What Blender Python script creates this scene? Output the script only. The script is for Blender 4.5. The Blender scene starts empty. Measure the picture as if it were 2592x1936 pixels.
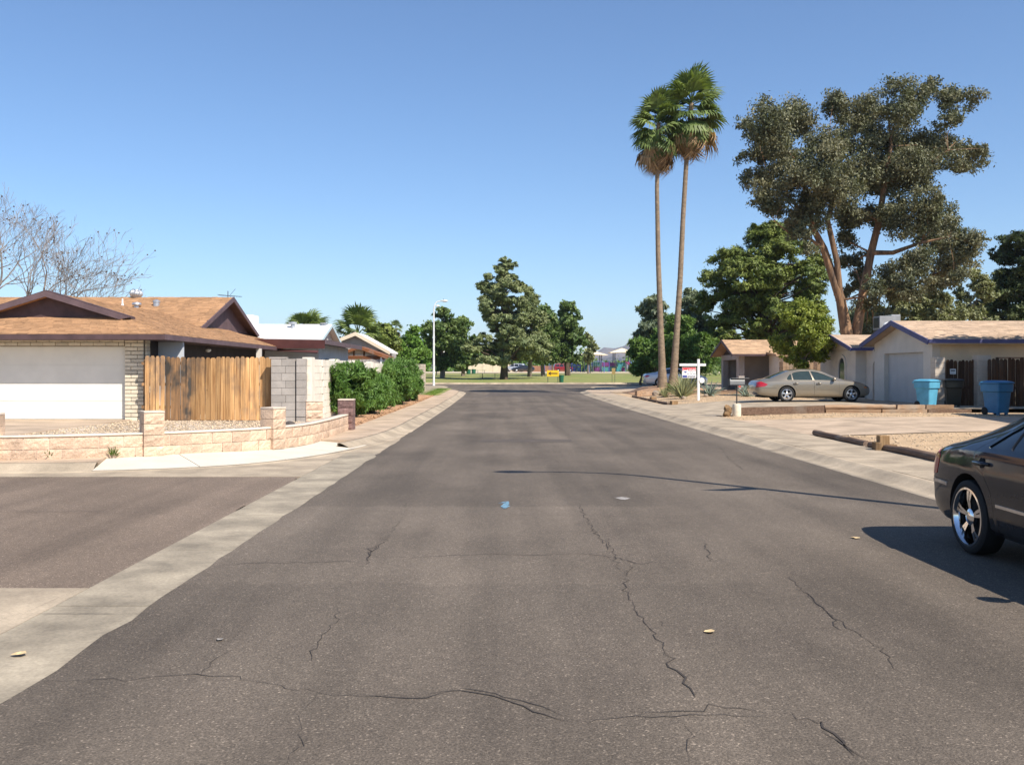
import bpy, bmesh, math, random
import numpy as np
from mathutils import Vector, Matrix
from mathutils.bvhtree import BVHTree

# ------------------------------------------------------------------ camera, sky, sun, exposure
scene = bpy.context.scene
col = scene.collection
CAMH, F = 1.65, 2400.0
cam_d = bpy.data.cameras.new('camera'); cam = bpy.data.objects.new('camera', cam_d); col.objects.link(cam)
cam.location = (0, 0, CAMH); cam.rotation_euler = (math.radians(90), 0, 0)
cam_d.sensor_width = 36; cam_d.lens = 36 * F / 2592
cam_d.shift_x = 27 / 2592; cam_d.shift_y = -27 / 2592
cam_d.clip_start = 0.1; cam_d.clip_end = 30000
scene.camera = cam
SUN_EL = math.radians(47.0); SUN_AZ = (0.657, -0.754)          # towards the sun, on the ground plane
world = bpy.data.worlds.new('World'); scene.world = world; world.use_nodes = True
wn = world.node_tree.nodes; wl = world.node_tree.links
sky = wn.new('ShaderNodeTexSky'); sky.sky_type = 'NISHITA'; sky.sun_disc = False
sky.sun_elevation = SUN_EL; sky.sun_rotation = math.atan2(SUN_AZ[0], SUN_AZ[1])
sky.air_density = 1.2; sky.dust_density = 0.25; sky.ozone_density = 7.0; sky.altitude = 1500
wl.new(sky.outputs[0], wn['Background'].inputs[0]); wn['Background'].inputs[1].default_value = 0.094
sd = bpy.data.lights.new('sun', 'SUN'); sd.energy = 4.4; sd.angle = math.radians(0.55); sd.color = (1.0, 0.93, 0.83)
sun = bpy.data.objects.new('sun', sd); col.objects.link(sun)
sv = Vector((SUN_AZ[0] * math.cos(SUN_EL), SUN_AZ[1] * math.cos(SUN_EL), math.sin(SUN_EL)))
sun.rotation_euler = sv.to_track_quat('Z', 'Y').to_euler(); sun.location = (30, -30, 50)
scene.view_settings.view_transform = 'Standard'; scene.view_settings.look = 'None'
scene.view_settings.exposure = 0.75; scene.view_settings.gamma = 1.0
scene.view_settings.use_curve_mapping = False

R = random.Random(7)
def W(u, v, d): return Vector(((u - 1269) / F * d, d, CAMH - (v - 941) / F * d))
def PX(u, d): return (u - 1269) / F * d
_zy = [-1e5, 45, 60, 75, 85, 97, 115, 190, 260, 1e5]; _zz = [0, 0, .07, .20, .30, .40, .62, 1.50, 1.58, 1.58]
def zg(y): return float(np.interp(y, _zy, _zz))

# ------------------------------------------------------------------ helpers
def tag(o, label=None, cat=None, group=None, kind=None):
    if label: o['label'] = label
    if cat: o['category'] = cat
    if group: o['group'] = group
    if kind: o['kind'] = kind
    return o
def thing(name, label, cat, loc=(0, 0, 0), rz=0, group=None):
    o = bpy.data.objects.new(name, None); col.objects.link(o); o.empty_display_size = .2
    o.location = loc; o.rotation_euler = (0, 0, rz)
    return tag(o, label, cat, group)
def link(name, me, mat=None, parent=None, loc=(0, 0, 0), rot=None, scale=None):
    o = bpy.data.objects.new(name, me); col.objects.link(o)
    if mat is not None and me is not None and len(me.materials) == 0: me.materials.append(mat)
    o.location = loc
    if rot is not None: o.rotation_euler = rot
    if scale is not None: o.scale = scale
    if parent is not None: o.parent = parent
    return o
def mesh_np(name, V, Fc, smooth=False):
    V = np.asarray(V, dtype=np.float32); Fc = np.asarray(Fc, dtype=np.int32)
    me = bpy.data.meshes.new(name); k = Fc.shape[1]
    me.vertices.add(len(V)); me.vertices.foreach_set('co', V.ravel())
    me.loops.add(Fc.size); me.loops.foreach_set('vertex_index', Fc.ravel())
    me.polygons.add(len(Fc)); me.polygons.foreach_set('loop_start', np.arange(len(Fc), dtype=np.int32) * k)
    me.polygons.foreach_set('loop_total', np.full(len(Fc), k, dtype=np.int32))
    if smooth: me.polygons.foreach_set('use_smooth', np.ones(len(Fc), dtype=bool))
    me.update(calc_edges=True); return me
def frame(d, up=(0, 0, 1)):
    d = Vector(d).normalized(); up = Vector(up)
    if abs(d.dot(up)) > .97: up = Vector((1, 0, 0))
    a = d.cross(up).normalized(); b = a.cross(d).normalized(); return a, b
class MB:
    def __init__(s): s.v = []; s.f = []
    def add(s, vs, fs):
        n = len(s.v); s.v += [tuple(p) for p in vs]; s.f += [tuple(i + n for i in f) for f in fs]; return s
    def box(s, x0, x1, y0, y1, z0, z1):
        x0, x1 = min(x0, x1), max(x0, x1); y0, y1 = min(y0, y1), max(y0, y1)
        return s.add([(x0,y0,z0),(x1,y0,z0),(x1,y1,z0),(x0,y1,z0),(x0,y0,z1),(x1,y0,z1),(x1,y1,z1),(x0,y1,z1)],
                     [(0,3,2,1),(4,5,6,7),(0,1,5,4),(1,2,6,5),(2,3,7,6),(3,0,4,7)])
    def hexa(s, b, t): return s.add(list(b) + list(t), [(0,3,2,1),(4,5,6,7),(0,1,5,4),(1,2,6,5),(2,3,7,6),(3,0,4,7)])
    def bar(s, p, q, w, h, up=(0, 0, 1)):
        p, q = Vector(p), Vector(q); a, b = frame(q - p, up); a = a * w / 2; b = b * h / 2
        return s.hexa([p-a-b, p+a-b, p+a+b, p-a+b], [q-a-b, q+a-b, q+a+b, q-a+b])
    def prism(s, pts, n):
        """pts: planar polygon, extruded by vector n"""
        n = Vector(n); k = len(pts); vs = [Vector(p) for p in pts]; vs += [p + n for p in vs]
        fs = [tuple(range(k))[::-1], tuple(range(k, 2*k))] + [(i, (i+1) % k, k + (i+1) % k, k + i) for i in range(k)]
        return s.add(vs, fs)
    def tube(s, pts, rad, n=8, cap=True):
        pts = [Vector(p) for p in pts]; m = len(pts)
        if not hasattr(rad, '__len__'): rad = [rad] * m
        vs = []; ref = None
        for i in range(m):
            d = (pts[min(i+1, m-1)] - pts[max(i-1, 0)])
            if d.length < 1e-9: d = Vector((0, 0, 1))
            d.normalize()
            if ref is None: ref, _ = frame(d)
            a = (ref - d * ref.dot(d))
            a = a.normalized() if a.length > 1e-6 else frame(d)[0]
            ref = a; b = d.cross(a)
            for k in range(n):
                t = 2 * math.pi * k / n; vs.append(pts[i] + (a * math.cos(t) + b * math.sin(t)) * rad[i])
        fs = [(i*n + k, i*n + (k+1) % n, (i+1)*n + (k+1) % n, (i+1)*n + k) for i in range(m-1) for k in range(n)]
        if cap: fs += [tuple(range(n))[::-1], tuple(range((m-1)*n, m*n))]
        return s.add(vs, fs)
    def lathe(s, prof, c=(0, 0, 0), axis='z', n=24, cap=True):
        vs = []; c = Vector(c)
        for r, h in prof:
            for k in range(n):
                t = 2 * math.pi * k / n; x, y = r * math.cos(t), r * math.sin(t)
                p = (x, y, h) if axis == 'z' else ((x, -h, y) if axis == 'y' else (h, x, y))
                vs.append(c + Vector(p))
        m = len(prof)
        fs = [(i*n + k, i*n + (k+1) % n, (i+1)*n + (k+1) % n, (i+1)*n + k) for i in range(m-1) for k in range(n)]
        if cap: fs += [tuple(range(n))[::-1], tuple(range((m-1)*n, m*n))]
        return s.add(vs, fs)
    def mesh(s, name, org=(0, 0, 0), smooth=False, fix=True):
        me = bpy.data.meshes.new(name); o = Vector(org)
        me.from_pydata([tuple(Vector(p) - o) for p in s.v], [], s.f)
        if fix:
            bm = bmesh.new(); bm.from_mesh(me); bmesh.ops.recalc_face_normals(bm, faces=bm.faces); bm.to_mesh(me); bm.free()
        if smooth:
            me.polygons.foreach_set('use_smooth', [True] * len(me.polygons))
            me.set_sharp_from_angle(angle=math.radians(smooth if smooth is not True else 40))
        me.update(); return me
    def build(s, name, mat, parent=None, org=None, smooth=False, fix=True):
        """world-coordinate geometry; org defaults to the parent's location (parents carry no rotation then)"""
        if org is None: org = tuple(root_loc(parent)) if parent is not None else (0, 0, 0)
        o = link(name, s.mesh(name, org, smooth, fix), mat, parent)
        if parent is None: o.location = org
        return o
    def loc(s, name, mat, parent, smooth=False):
        """local-coordinate geometry under a parent"""
        return link(name, s.mesh(name, (0, 0, 0), smooth), mat, parent)
def root_loc(o):
    p = Vector((0, 0, 0))
    while o is not None: p = p + Vector(o.location); o = o.parent
    return p
def copy_tree(o, parent=None):
    c = o.copy(); col.objects.link(c)
    if parent is not None: c.parent = parent
    for ch in list(o.children): copy_tree(ch, c)
    return c
def bevel_box_mesh(name, sx, sy, sz, b, jit=0, rnd=None, segs=1):
    bm = bmesh.new(); bmesh.ops.create_cube(bm, size=1)
    for v in bm.verts: v.co = Vector((v.co.x * sx, v.co.y * sy, v.co.z * sz))
    bmesh.ops.bevel(bm, geom=list(bm.edges), offset=b, segments=segs, affect='EDGES')
    if jit:
        for v in bm.verts: v.co += Vector([rnd.uniform(-jit, jit) for _ in range(3)])
    me = bpy.data.meshes.new(name); bm.to_mesh(me); bm.free(); return me

# ------------------------------------------------------------------ materials
MATS = {}
def nodes_of(name):
    m = bpy.data.materials.new(name); m.use_nodes = True
    nt = m.node_tree; b = nt.nodes['Principled BSDF']; return m, nt, b
def N(nt, typ, **kw):
    n = nt.nodes.new(typ)
    for k, v in kw.items(): setattr(n, k, v)
    return n
def noise(nt, vec, scale, detail=4, rough=.55, dist=0):
    n = N(nt, 'ShaderNodeTexNoise'); n.inputs['Scale'].default_value = scale
    n.inputs['Detail'].default_value = detail; n.inputs['Roughness'].default_value = rough; n.inputs['Distortion'].default_value = dist
    if vec is not None: nt.links.new(vec, n.inputs['Vector'])
    return n.outputs['Fac']
def ramp(nt, fac, stops):
    r = N(nt, 'ShaderNodeValToRGB'); e = r.color_ramp.elements
    while len(e) < len(stops): e.new(.5)
    for i, (p, c) in enumerate(stops):
        e[i].position = p; e[i].color = (*c, 1) if len(c) == 3 else c
    nt.links.new(fac, r.inputs[0]); return r.outputs[0]
def mix(nt, fac, a, b, typ='MIX'):
    m = N(nt, 'ShaderNodeMix', data_type='RGBA', blend_type=typ)
    for sock, val in ((m.inputs[0], fac), (m.inputs[6], a), (m.inputs[7], b)):
        if hasattr(val, 'links') or hasattr(val, 'is_linked'): nt.links.new(val, sock)
        else: sock.default_value = (val if not hasattr(val, '__len__') else (*val, 1)[:4])
    return m.outputs[2]
def math_n(nt, op, a, b=None):
    m = N(nt, 'ShaderNodeMath', operation=op)
    for i, val in enumerate((a, b)):
        if val is None: continue
        if hasattr(val, 'is_linked'): nt.links.new(val, m.inputs[i])
        else: m.inputs[i].default_value = val
    return m.outputs[0]
def vec_scale(nt, vec, s):
    m = N(nt, 'ShaderNodeVectorMath', operation='MULTIPLY'); nt.links.new(vec, m.inputs[0]); m.inputs[1].default_value = s; return m.outputs[0]
def grey(v): return (v, v, v)
def M(name, c, rough=.85, var=.18, scale=3, fine=0, fscale=60, bump=0, bscale=80, metal=0, spec=.4, orand=0, irand=0,
      stretch=(1, 1, 1), coat=0, c2=None, obj=False):
    """general procedural surface: broad and fine tone noise, per-object / per-piece tone, bump"""
    if name in MATS: return MATS[name]
    m, nt, b = nodes_of(name)
    if obj: pos = N(nt, 'ShaderNodeTexCoord').outputs['Object']
    else: pos = N(nt, 'ShaderNodeNewGeometry').outputs['Position']
    p = vec_scale(nt, pos, stretch)
    n1 = noise(nt, p, scale, 5, .6)
    cc2 = c2 if c2 else tuple(x * (1 - var * 1.6) for x in c)
    out = mix(nt, ramp(nt, n1, [(.32, grey(0)), (.68, grey(1))]), cc2, tuple(min(1, x * (1 + var * .6)) for x in c))
    if fine:
        n2 = noise(nt, p, fscale, 2, .7)
        out = mix(nt, 1.0, out, ramp(nt, n2, [(.3, grey(1 - fine)), (.7, grey(1 + fine * .6))]), 'MULTIPLY')
    if orand:
        oi = N(nt, 'ShaderNodeObjectInfo').outputs['Random']
        out = mix(nt, 1.0, out, ramp(nt, oi, [(0, grey(1 - orand)), (1, grey(1 + orand * .7))]), 'MULTIPLY')
    if irand:
        oi = N(nt, 'ShaderNodeNewGeometry').outputs['Random Per Island']
        out = mix(nt, 1.0, out, ramp(nt, oi, [(0, grey(1 - irand)), (1, grey(1 + irand * .7))]), 'MULTIPLY')
    nt.links.new(out, b.inputs['Base Color'])
    b.inputs['Roughness'].default_value = rough; b.inputs['Metallic'].default_value = metal
    b.inputs['Specular IOR Level'].default_value = spec
    if coat: b.inputs['Coat Weight'].default_value = coat; b.inputs['Coat Roughness'].default_value = .04
    if bump:
        bp = N(nt, 'ShaderNodeBump'); bp.inputs['Strength'].default_value = bump; bp.inputs['Distance'].default_value = .02
        nt.links.new(noise(nt, p, bscale, 3, .65), bp.inputs['Height']); nt.links.new(bp.outputs[0], b.inputs['Normal'])
    MATS[name] = m; return m
def leaf_mat(name, c, c2, trans=.25, rough=.55, scale=.6):
    if name in MATS: return MATS[name]
    m, nt, b = nodes_of(name)
    g = N(nt, 'ShaderNodeNewGeometry')
    base = mix(nt, ramp(nt, noise(nt, g.outputs['Position'], scale, 3), [(.35, grey(0)), (.65, grey(1))]), c, c2)
    out = mix(nt, 1.0, base, ramp(nt, g.outputs['Random Per Island'], [(0, grey(.62)), (1, grey(1.35))]), 'MULTIPLY')
    nt.links.new(out, b.inputs['Base Color']); b.inputs['Roughness'].default_value = rough; b.inputs['Specular IOR Level'].default_value = .35
    tr = N(nt, 'ShaderNodeBsdfTranslucent')
    nt.links.new(mix(nt, 1.0, out, (1.25, 1.3, .6), 'MULTIPLY'), tr.inputs[0])
    ms = N(nt, 'ShaderNodeMixShader'); ms.inputs[0].default_value = trans
    nt.links.new(b.outputs[0], ms.inputs[1]); nt.links.new(tr.outputs[0], ms.inputs[2])
    nt.links.new(ms.outputs[0], nt.nodes['Material Output'].inputs[0]); MATS[name] = m; return m

def asphalt(name, c, tint, patchy=1.0, bands=False):
    m, nt, b = nodes_of(name)
    pos = N(nt, 'ShaderNodeNewGeometry').outputs['Position']
    broad = noise(nt, vec_scale(nt, pos, (.55, .3, 1)), .8, 5, .62)
    lanes = noise(nt, vec_scale(nt, pos, (1.6, .06, 1)), 1.0, 3, .5)           # wear and tyre tracks drawn out along the street
    grain = noise(nt, pos, 85, 2, .8); mid = noise(nt, pos, 14, 3, .7)
    base = mix(nt, ramp(nt, broad, [(.3, grey(0)), (.7, grey(1))]), tuple(x * (1 - .28 * patchy) for x in c), tuple(x * (1 + .16 * patchy) for x in tint))
    base = mix(nt, 1.0, base, ramp(nt, lanes, [(.34, grey(.80)), (.62, grey(1.06))]), 'MULTIPLY')
    base = mix(nt, 1.0, base, ramp(nt, mid, [(.3, grey(.88)), (.7, grey(1.08))]), 'MULTIPLY')
    base = mix(nt, 1.0, base, ramp(nt, grain, [(.3, grey(.62)), (.5, grey(1.0)), (.72, grey(1.55))]), 'MULTIPLY')
    vo = N(nt, 'ShaderNodeTexVoronoi'); vo.inputs['Scale'].default_value = 105; nt.links.new(pos, vo.inputs['Vector'])
    base = mix(nt, 1.0, base, ramp(nt, vo.outputs['Color'], [(.12, grey(.72)), (.5, grey(.98)), (.82, grey(1.12)), (.93, grey(2.1))]), 'MULTIPLY')
    if bands:                                                                    # paving joints: a paler overlay with ragged ends, a darker worn stretch beyond it
        sp = N(nt, 'ShaderNodeSeparateXYZ'); nt.links.new(pos, sp.inputs[0]); wob = math_n(nt, 'MULTIPLY', math_n(nt, 'SUBTRACT', noise(nt, pos, 2.5, 4, .7), .5), .35)
        yy = math_n(nt, 'ADD', sp.outputs[1], wob); xx = math_n(nt, 'ADD', sp.outputs[0], math_n(nt, 'MULTIPLY', wob, 1.6))
        fy_ = ramp(nt, math_n(nt, 'DIVIDE', yy, 20.0), [(.0, grey(.97)), (.366, grey(.97)), (.371, grey(1.1)), (.578, grey(1.13)), (.584, grey(.9)), (.72, grey(.93)), (.95, grey(1.0))])
        fx_ = ramp(nt, math_n(nt, 'DIVIDE', math_n(nt, 'ADD', xx, 5.0), 10.0), [(.68, grey(1)), (.70, grey(0))])
        base = mix(nt, 1.0, base, mix(nt, fx_, (.97, .97, .97), fy_), 'MULTIPLY')
    nt.links.new(base, b.inputs['Base Color']); b.inputs['Roughness'].default_value = .82; b.inputs['Specular IOR Level'].default_value = .3
    bp = N(nt, 'ShaderNodeBump'); bp.inputs['Strength'].default_value = .55; bp.inputs['Distance'].default_value = .01
    nt.links.new(grain, bp.inputs['Height']); nt.links.new(bp.outputs[0], b.inputs['Normal'])
    MATS[name] = m; return m
def wood(name, c, dark, streak=40, orand=.3, grey_c=(.22, .2, .18), greyness=.25, axis=2):
    m, nt, b = nodes_of(name)
    pos = N(nt, 'ShaderNodeNewGeometry').outputs['Position']
    st = [9, 9, 9]; st[axis] = .35
    oi = N(nt, 'ShaderNodeObjectInfo').outputs['Random']
    add = N(nt, 'ShaderNodeVectorMath', operation='ADD'); nt.links.new(vec_scale(nt, pos, tuple(st)), add.inputs[0]); nt.links.new(oi, add.inputs[1])
    g = noise(nt, add.outputs[0], 2.2, 5, .65, .4)
    knots = noise(nt, pos, 6.5, 3, .7)
    blot = noise(nt, vec_scale(nt, pos, (1, 1, .55)), 1.3, 4, .65)
    out = mix(nt, ramp(nt, g, [(.3, grey(0)), (.62, grey(1))]), dark, c)
    out = mix(nt, ramp(nt, blot, [(.5, grey(0)), (.68, grey(greyness * 2.4))]), out, grey_c)
    out = mix(nt, ramp(nt, knots, [(.70, grey(0)), (.76, grey(.7))]), out, tuple(x * .35 for x in dark))
    out = mix(nt, 1.0, out, ramp(nt, oi, [(0, grey(1 - orand)), (1, grey(1 + orand * .7))]), 'MULTIPLY')
    nt.links.new(out, b.inputs['Base Color']); b.inputs['Roughness'].default_value = .85; b.inputs['Specular IOR Level'].default_value = .2
    bp = N(nt, 'ShaderNodeBump'); bp.inputs['Strength'].default_value = .3; bp.inputs['Distance'].default_value = .01
    nt.links.new(g, bp.inputs['Height']); nt.links.new(bp.outputs[0], b.inputs['Normal'])
    MATS[name] = m; return m
def plain(name, c, rough=.5, metal=0, spec=.5, coat=0, emit=None, alpha=1):
    if name in MATS: return MATS[name]
    m, nt, b = nodes_of(name)
    pos = N(nt, 'ShaderNodeTexCoord').outputs['Object']
    out = mix(nt, 1.0, c, ramp(nt, noise(nt, pos, 4, 4), [(.3, grey(.86)), (.7, grey(1.05))]), 'MULTIPLY')
    nt.links.new(out, b.inputs['Base Color']); b.inputs['Roughness'].default_value = rough; b.inputs['Metallic'].default_value = metal
    b.inputs['Specular IOR Level'].default_value = spec
    if coat: b.inputs['Coat Weight'].default_value = coat; b.inputs['Coat Roughness'].default_value = .03
    MATS[name] = m; return m
def paint(name, c, metal=.4, rough=.32, dust=.25, dustc=(.4, .33, .25), coat=1.0):
    """car paint with flake tone and a film of road dust low on the body"""
    m, nt, b = nodes_of(name)
    pos = N(nt, 'ShaderNodeTexCoord').outputs['Object']
    sp = N(nt, 'ShaderNodeSeparateXYZ'); nt.links.new(pos, sp.inputs[0])
    lo = N(nt, 'ShaderNodeMapRange'); nt.links.new(sp.outputs[2], lo.inputs[0])
    lo.inputs[1].default_value = .75; lo.inputs[2].default_value = .2; lo.inputs[3].default_value = 0; lo.inputs[4].default_value = dust
    f = math_n(nt, 'MULTIPLY', lo.outputs[0], ramp(nt, noise(nt, pos, 5, 5, .7), [(.35, grey(.2)), (.7, grey(1))]))
    nt.links.new(mix(nt, f, c, dustc), b.inputs['Base Color'])
    b.inputs['Metallic'].default_value = metal; b.inputs['Roughness'].default_value = rough
    b.inputs['Coat Weight'].default_value = coat; b.inputs['Specular IOR Level'].default_value = .15
    nt.links.new(ramp(nt, noise(nt, pos, 7, 4), [(.3, grey(.03)), (.8, grey(.14))]), b.inputs['Coat Roughness'])
    MATS[name] = m; return m

asphalt('road_asphalt', (.133, .106, .080), (.152, .122, .093), 1.0, True)
asphalt('side_asphalt', (.180, .135, .098), (.205, .153, .112), .8)
M('concrete', (.51, .385, .27), var=.2, scale=1.1, fine=.16, fscale=45, bump=.2, bscale=120)
M('concrete_grey', (.43, .345, .245), var=.24, scale=1.3, fine=.16, fscale=40, bump=.2, bscale=120)
M('concrete_gutter', (.37, .31, .225), var=.28, scale=1.6, fine=.18, fscale=40, bump=.2, bscale=120)
M('concrete_new', (.64, .575, .47), var=.06, scale=1.5, fine=.08, fscale=50, bump=.1)
M('gravel', (.56, .39, .23), var=.14, scale=1.5, fine=.34, fscale=38, bump=.8, bscale=42)
M('gravel_pale', (.60, .49, .37), var=.14, scale=1.2, fine=.42, fscale=28, bump=.8, bscale=30)
M('pebble', (.56, .43, .29), var=.2, scale=9, irand=.45)
M('dirt', (.46, .27, .15), var=.2, scale=1.8, fine=.25, fscale=30, bump=.8, bscale=18)
M('ground', (.36, .29, .2), var=.2, scale=.4, fine=.25, fscale=12, bump=.4, bscale=12)
M('lawn', (.15, .20, .04), var=.2, scale=.28, fine=.3, fscale=9, bump=.6, bscale=20, c2=(.30, .26, .09))
M('sand', (.62, .5, .36), var=.12, scale=.3, fine=.15, fscale=6)
M('stucco_white', (.66, .6, .52), var=.08, scale=1.2, fine=.06, fscale=60, bump=.35, bscale=90)
M('stucco_beige', (.70, .58, .42), var=.08, scale=1.2, fine=.06, fscale=60, bump=.35, bscale=90)
M('stucco_grey', (.38, .34, .31), var=.1, scale=1.2, fine=.08, fscale=60, bump=.35, bscale=90)
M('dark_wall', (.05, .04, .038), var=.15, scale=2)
M('shade_blue_wall', (.55, .57, .60), var=.08, scale=1.5, fine=.05)  # pale wall with the blue of eave shade put into its colour
M('brick_cream', (.72, .63, .48), var=.1, scale=5, fine=.1, fscale=70, bump=.4, bscale=40, orand=.14)
M('mortar_cream', (.17, .14, .11), var=.15, scale=6, fine=.15)
M('splitface', (.66, .475, .335), var=.16, scale=3, fine=.2, fscale=40, bump=.9, bscale=26, orand=.15)
M('splitface_brown', (.22, .13, .115), var=.2, scale=5, fine=.2, fscale=40, bump=.9, bscale=26, orand=.1)
M('mortar_pink', (.62, .47, .36), var=.1, scale=6, fine=.12)
M('block_grey', (.40, .36, .32), var=.14, scale=2.2, fine=.14, fscale=60, bump=.3, bscale=70, orand=.12)
M('block_white', (.80, .73, .61), var=.09, scale=1.5, fine=.08, fscale=60, bump=.3, bscale=70, orand=.06)
M('block_tan', (.56, .47, .37), var=.12, scale=1.5, fine=.1, fscale=60, bump=.3, bscale=70, orand=.06)
M('mortar_grey', (.30, .27, .24), var=.15, scale=6, fine=.15)
M('shingle_brown', (.40, .225, .115), var=.13, scale=1.2, fine=.18, fscale=55, irand=.22, bump=.3, bscale=90)
M('shingle_tan', (.46, .335, .235), var=.1, scale=1.2, fine=.15, fscale=55, irand=.22, bump=.3, bscale=90)
M('shingle_clay', (.46, .30, .18), var=.12, scale=1.2, fine=.15, fscale=55, irand=.25, bump=.3, bscale=90)
M('roof_white', (.82, .81, .78), var=.05, scale=.8, irand=.06)
M('fascia_brown', (.085, .05, .05), var=.2, scale=3, rough=.6)
M('trim_mauve', (.13, .085, .09), var=.15, scale=3, rough=.6)
M('maroon', (.115, .042, .036), var=.15, scale=2, rough=.55)
M('trim_blue', (.085, .085, .19), var=.12, scale=3, rough=.6)
M('door_cream', (.80, .76, .66), var=.05, scale=1.5, rough=.6)
M('door_grey', (.50, .48, .46), var=.05, scale=1.5, rough=.6)
M('white_paint', (.8, .79, .76), var=.07, scale=5, rough=.5)
M('galvanised', (.55, .56, .58), var=.15, scale=6, metal=.7, rough=.42)
M('dark_metal', (.06, .06, .065), var=.2, scale=8, rough=.5, metal=.4)
M('pole_white', (.74, .74, .72), var=.08, scale=3, rough=.45)
wood('fence_wood', (.64, .38, .17), (.27, .125, .045), grey_c=(.15, .11, .085), greyness=.3, orand=.42)
wood('fence_stained', (.40, .22, .10), (.10, .07, .05), grey_c=(.07, .06, .05), greyness=.55)
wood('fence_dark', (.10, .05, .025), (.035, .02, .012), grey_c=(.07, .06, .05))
wood('timber', (.40, .27, .17), (.17, .10, .06), axis=0, orand=.25, grey_c=(.3, .26, .21), greyness=.3)
wood('timber_dark', (.20, .13, .09), (.08, .05, .035), axis=1, orand=.25, grey_c=(.2, .17, .14), greyness=.3)
wood('log_end', (.30, .19, .10), (.12, .07, .03), axis=2)
wood('table_green', (.05, .12, .06), (.03, .07, .04), axis=0)
wood('pergola_wood', (.22, .085, .035), (.12, .045, .02), axis=0)
M('bark_grey', (.22, .175, .13), var=.3, scale=6, fine=.3, fscale=30, stretch=(1, 1, .25), bump=.8, bscale=18)
M('bark_euc', (.30, .17, .085), var=.3, scale=2.4, fine=.45, fscale=11, stretch=(1, 1, .16), bump=.9, bscale=9, c2=(.085, .058, .042))
M('bark_dark', (.11, .075, .05), var=.3, scale=6, fine=.3, fscale=30, stretch=(1, 1, .25), bump=.8, bscale=18)
M('bark_bare', (.27, .235, .21), var=.25, scale=6)
M('palm_trunk', (.26, .19, .125), var=.2, scale=3, fine=.25, fscale=8, stretch=(1, 1, 2.2), bump=.7, bscale=8)
leaf_mat('leaf_euc', (.105, .118, .062), (.18, .17, .095), .15, scale=.5)
leaf_mat('leaf_pine', (.11, .155, .035), (.20, .235, .05), .12)
leaf_mat('leaf_pine_dark', (0.034, 0.055, 0.018), (0.072, 0.091, 0.023), .1)
leaf_mat('leaf_parkpine', (.16, .20, .085), (.25, .275, .115), .15)
leaf_mat('leaf_broad', (.075, .13, .035), (.15, .20, .055), .2)
leaf_mat('leaf_bright', (0.110, 0.220, 0.033), (0.187, 0.297, 0.055), .3)
leaf_mat('leaf_olive', (0.188, 0.206, 0.094), (0.263, 0.269, 0.125), .2)
leaf_mat('leaf_greygreen', (0.143, 0.182, 0.117), (0.221, 0.260, 0.156), .2)
leaf_mat('leaf_verde', (0.091, 0.169, 0.039), (0.169, 0.260, 0.058), .25)
leaf_mat('leaf_ficus', (0.150, 0.200, 0.031), (0.263, 0.294, 0.050), .25)
leaf_mat('leaf_oleander', (.075, .16, .03), (.16, .27, .06), .3, scale=1.5)
leaf_mat('leaf_palm', (.105, .155, .045), (.185, .235, .07), .25)
leaf_mat('leaf_palm_dry', (0.300, 0.190, 0.100), (0.420, 0.290, 0.160), .15)
leaf_mat('leaf_agave', (0.170, 0.230, 0.190), (0.260, 0.320, 0.250), .05)
leaf_mat('leaf_yucca', (0.200, 0.220, 0.100), (0.300, 0.310, 0.150), .1)
leaf_mat('grass_blade', (0.090, 0.170, 0.020), (0.170, 0.250, 0.040), .3)
plain('glass_dark', (.016, .02, .022), .03, spec=.8)
plain('glass_green', (.03, .045, .04), .03, spec=.8)
plain('window_glass', (.05, .06, .07), .06, spec=.7)
plain('tyre', (.018, .018, .018), .75, spec=.3)
plain('chrome', (.75, .76, .78), .1, metal=1)
plain('alloy', (.68, .68, .68), .28, metal=.85)
plain('black_trim', (.015, .015, .016), .5)
plain('lamp_red', (.42, .012, .02), .12, coat=.6)
plain('lamp_red_dark', (.28, .03, .022), .12, coat=.6)
plain('lamp_orange', (.55, .16, .03), .15, coat=.5)
plain('well_black', (.008, .008, .008), .9)

# ------------------------------------------------------------------ the setting: ground, streets, kerbs, pavements
def sm(t): t = max(0, min(1, t)); return t * t * (3 - 2 * t)
XL, XR = -2.48, 5.6                                  # asphalt edges
def H(x, y):
    """finished height of the lots on either side of the street"""
    z = zg(y)
    if y < 84:
        if x > 7.3: z += .115 + (.24 if y > 33.04 else .11) * sm((x - 7.3) / 4.5) * (1 - sm((y - 70) / 14) * .6)
        elif x < -4.0 and y > 16: z += .115 + .135 * sm((-4.0 - x) / 1.6)
        elif x < -4.0 and y < 6: z += .115
    return z
def sheet(name, xs, ys, zf, mat, parent=None, kind='structure', keep=None):
    V = []; Fc = []; nx = len(xs)
    for y in ys:
        for x in xs: V.append((x, y, zf(x, y)))
    for j in range(len(ys) - 1):
        for i in range(nx - 1):
            if keep is None or keep((xs[i] + xs[i+1]) / 2, (ys[j] + ys[j+1]) / 2):
                Fc.append((j*nx + i, j*nx + i + 1, (j+1)*nx + i + 1, (j+1)*nx + i))
    o = link(name, mesh_np(name, V, Fc, True), MATS[mat], parent)
    return tag(o, kind=kind) if parent is None else o
def rng(a, b, s): n = max(1, int(round((b - a) / s))); return [a + (b - a) * i / n for i in range(n + 1)]
gx = [-9000, -3000, -900, -300, -120] + rng(-60, -10, 5) + rng(-9, 14, .5) + rng(16, 60, 4) + [120, 300, 900, 3000, 9000]
gy = [-400, -100, -30] + rng(-12, 100, 1.5) + rng(103, 190, 6) + [220, 300, 500, 1000, 2500, 5000, 9500, 14000]
def ground_z(x, y):
    h = zg(y) - .12
    if y < 84 and (x > 7.7 or (x < -4.6 and (y > 18.5 or y < 5))): h = H(x, y) - .06
    return h
sheet('ground', gx, gy, ground_z, 'ground')

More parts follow.
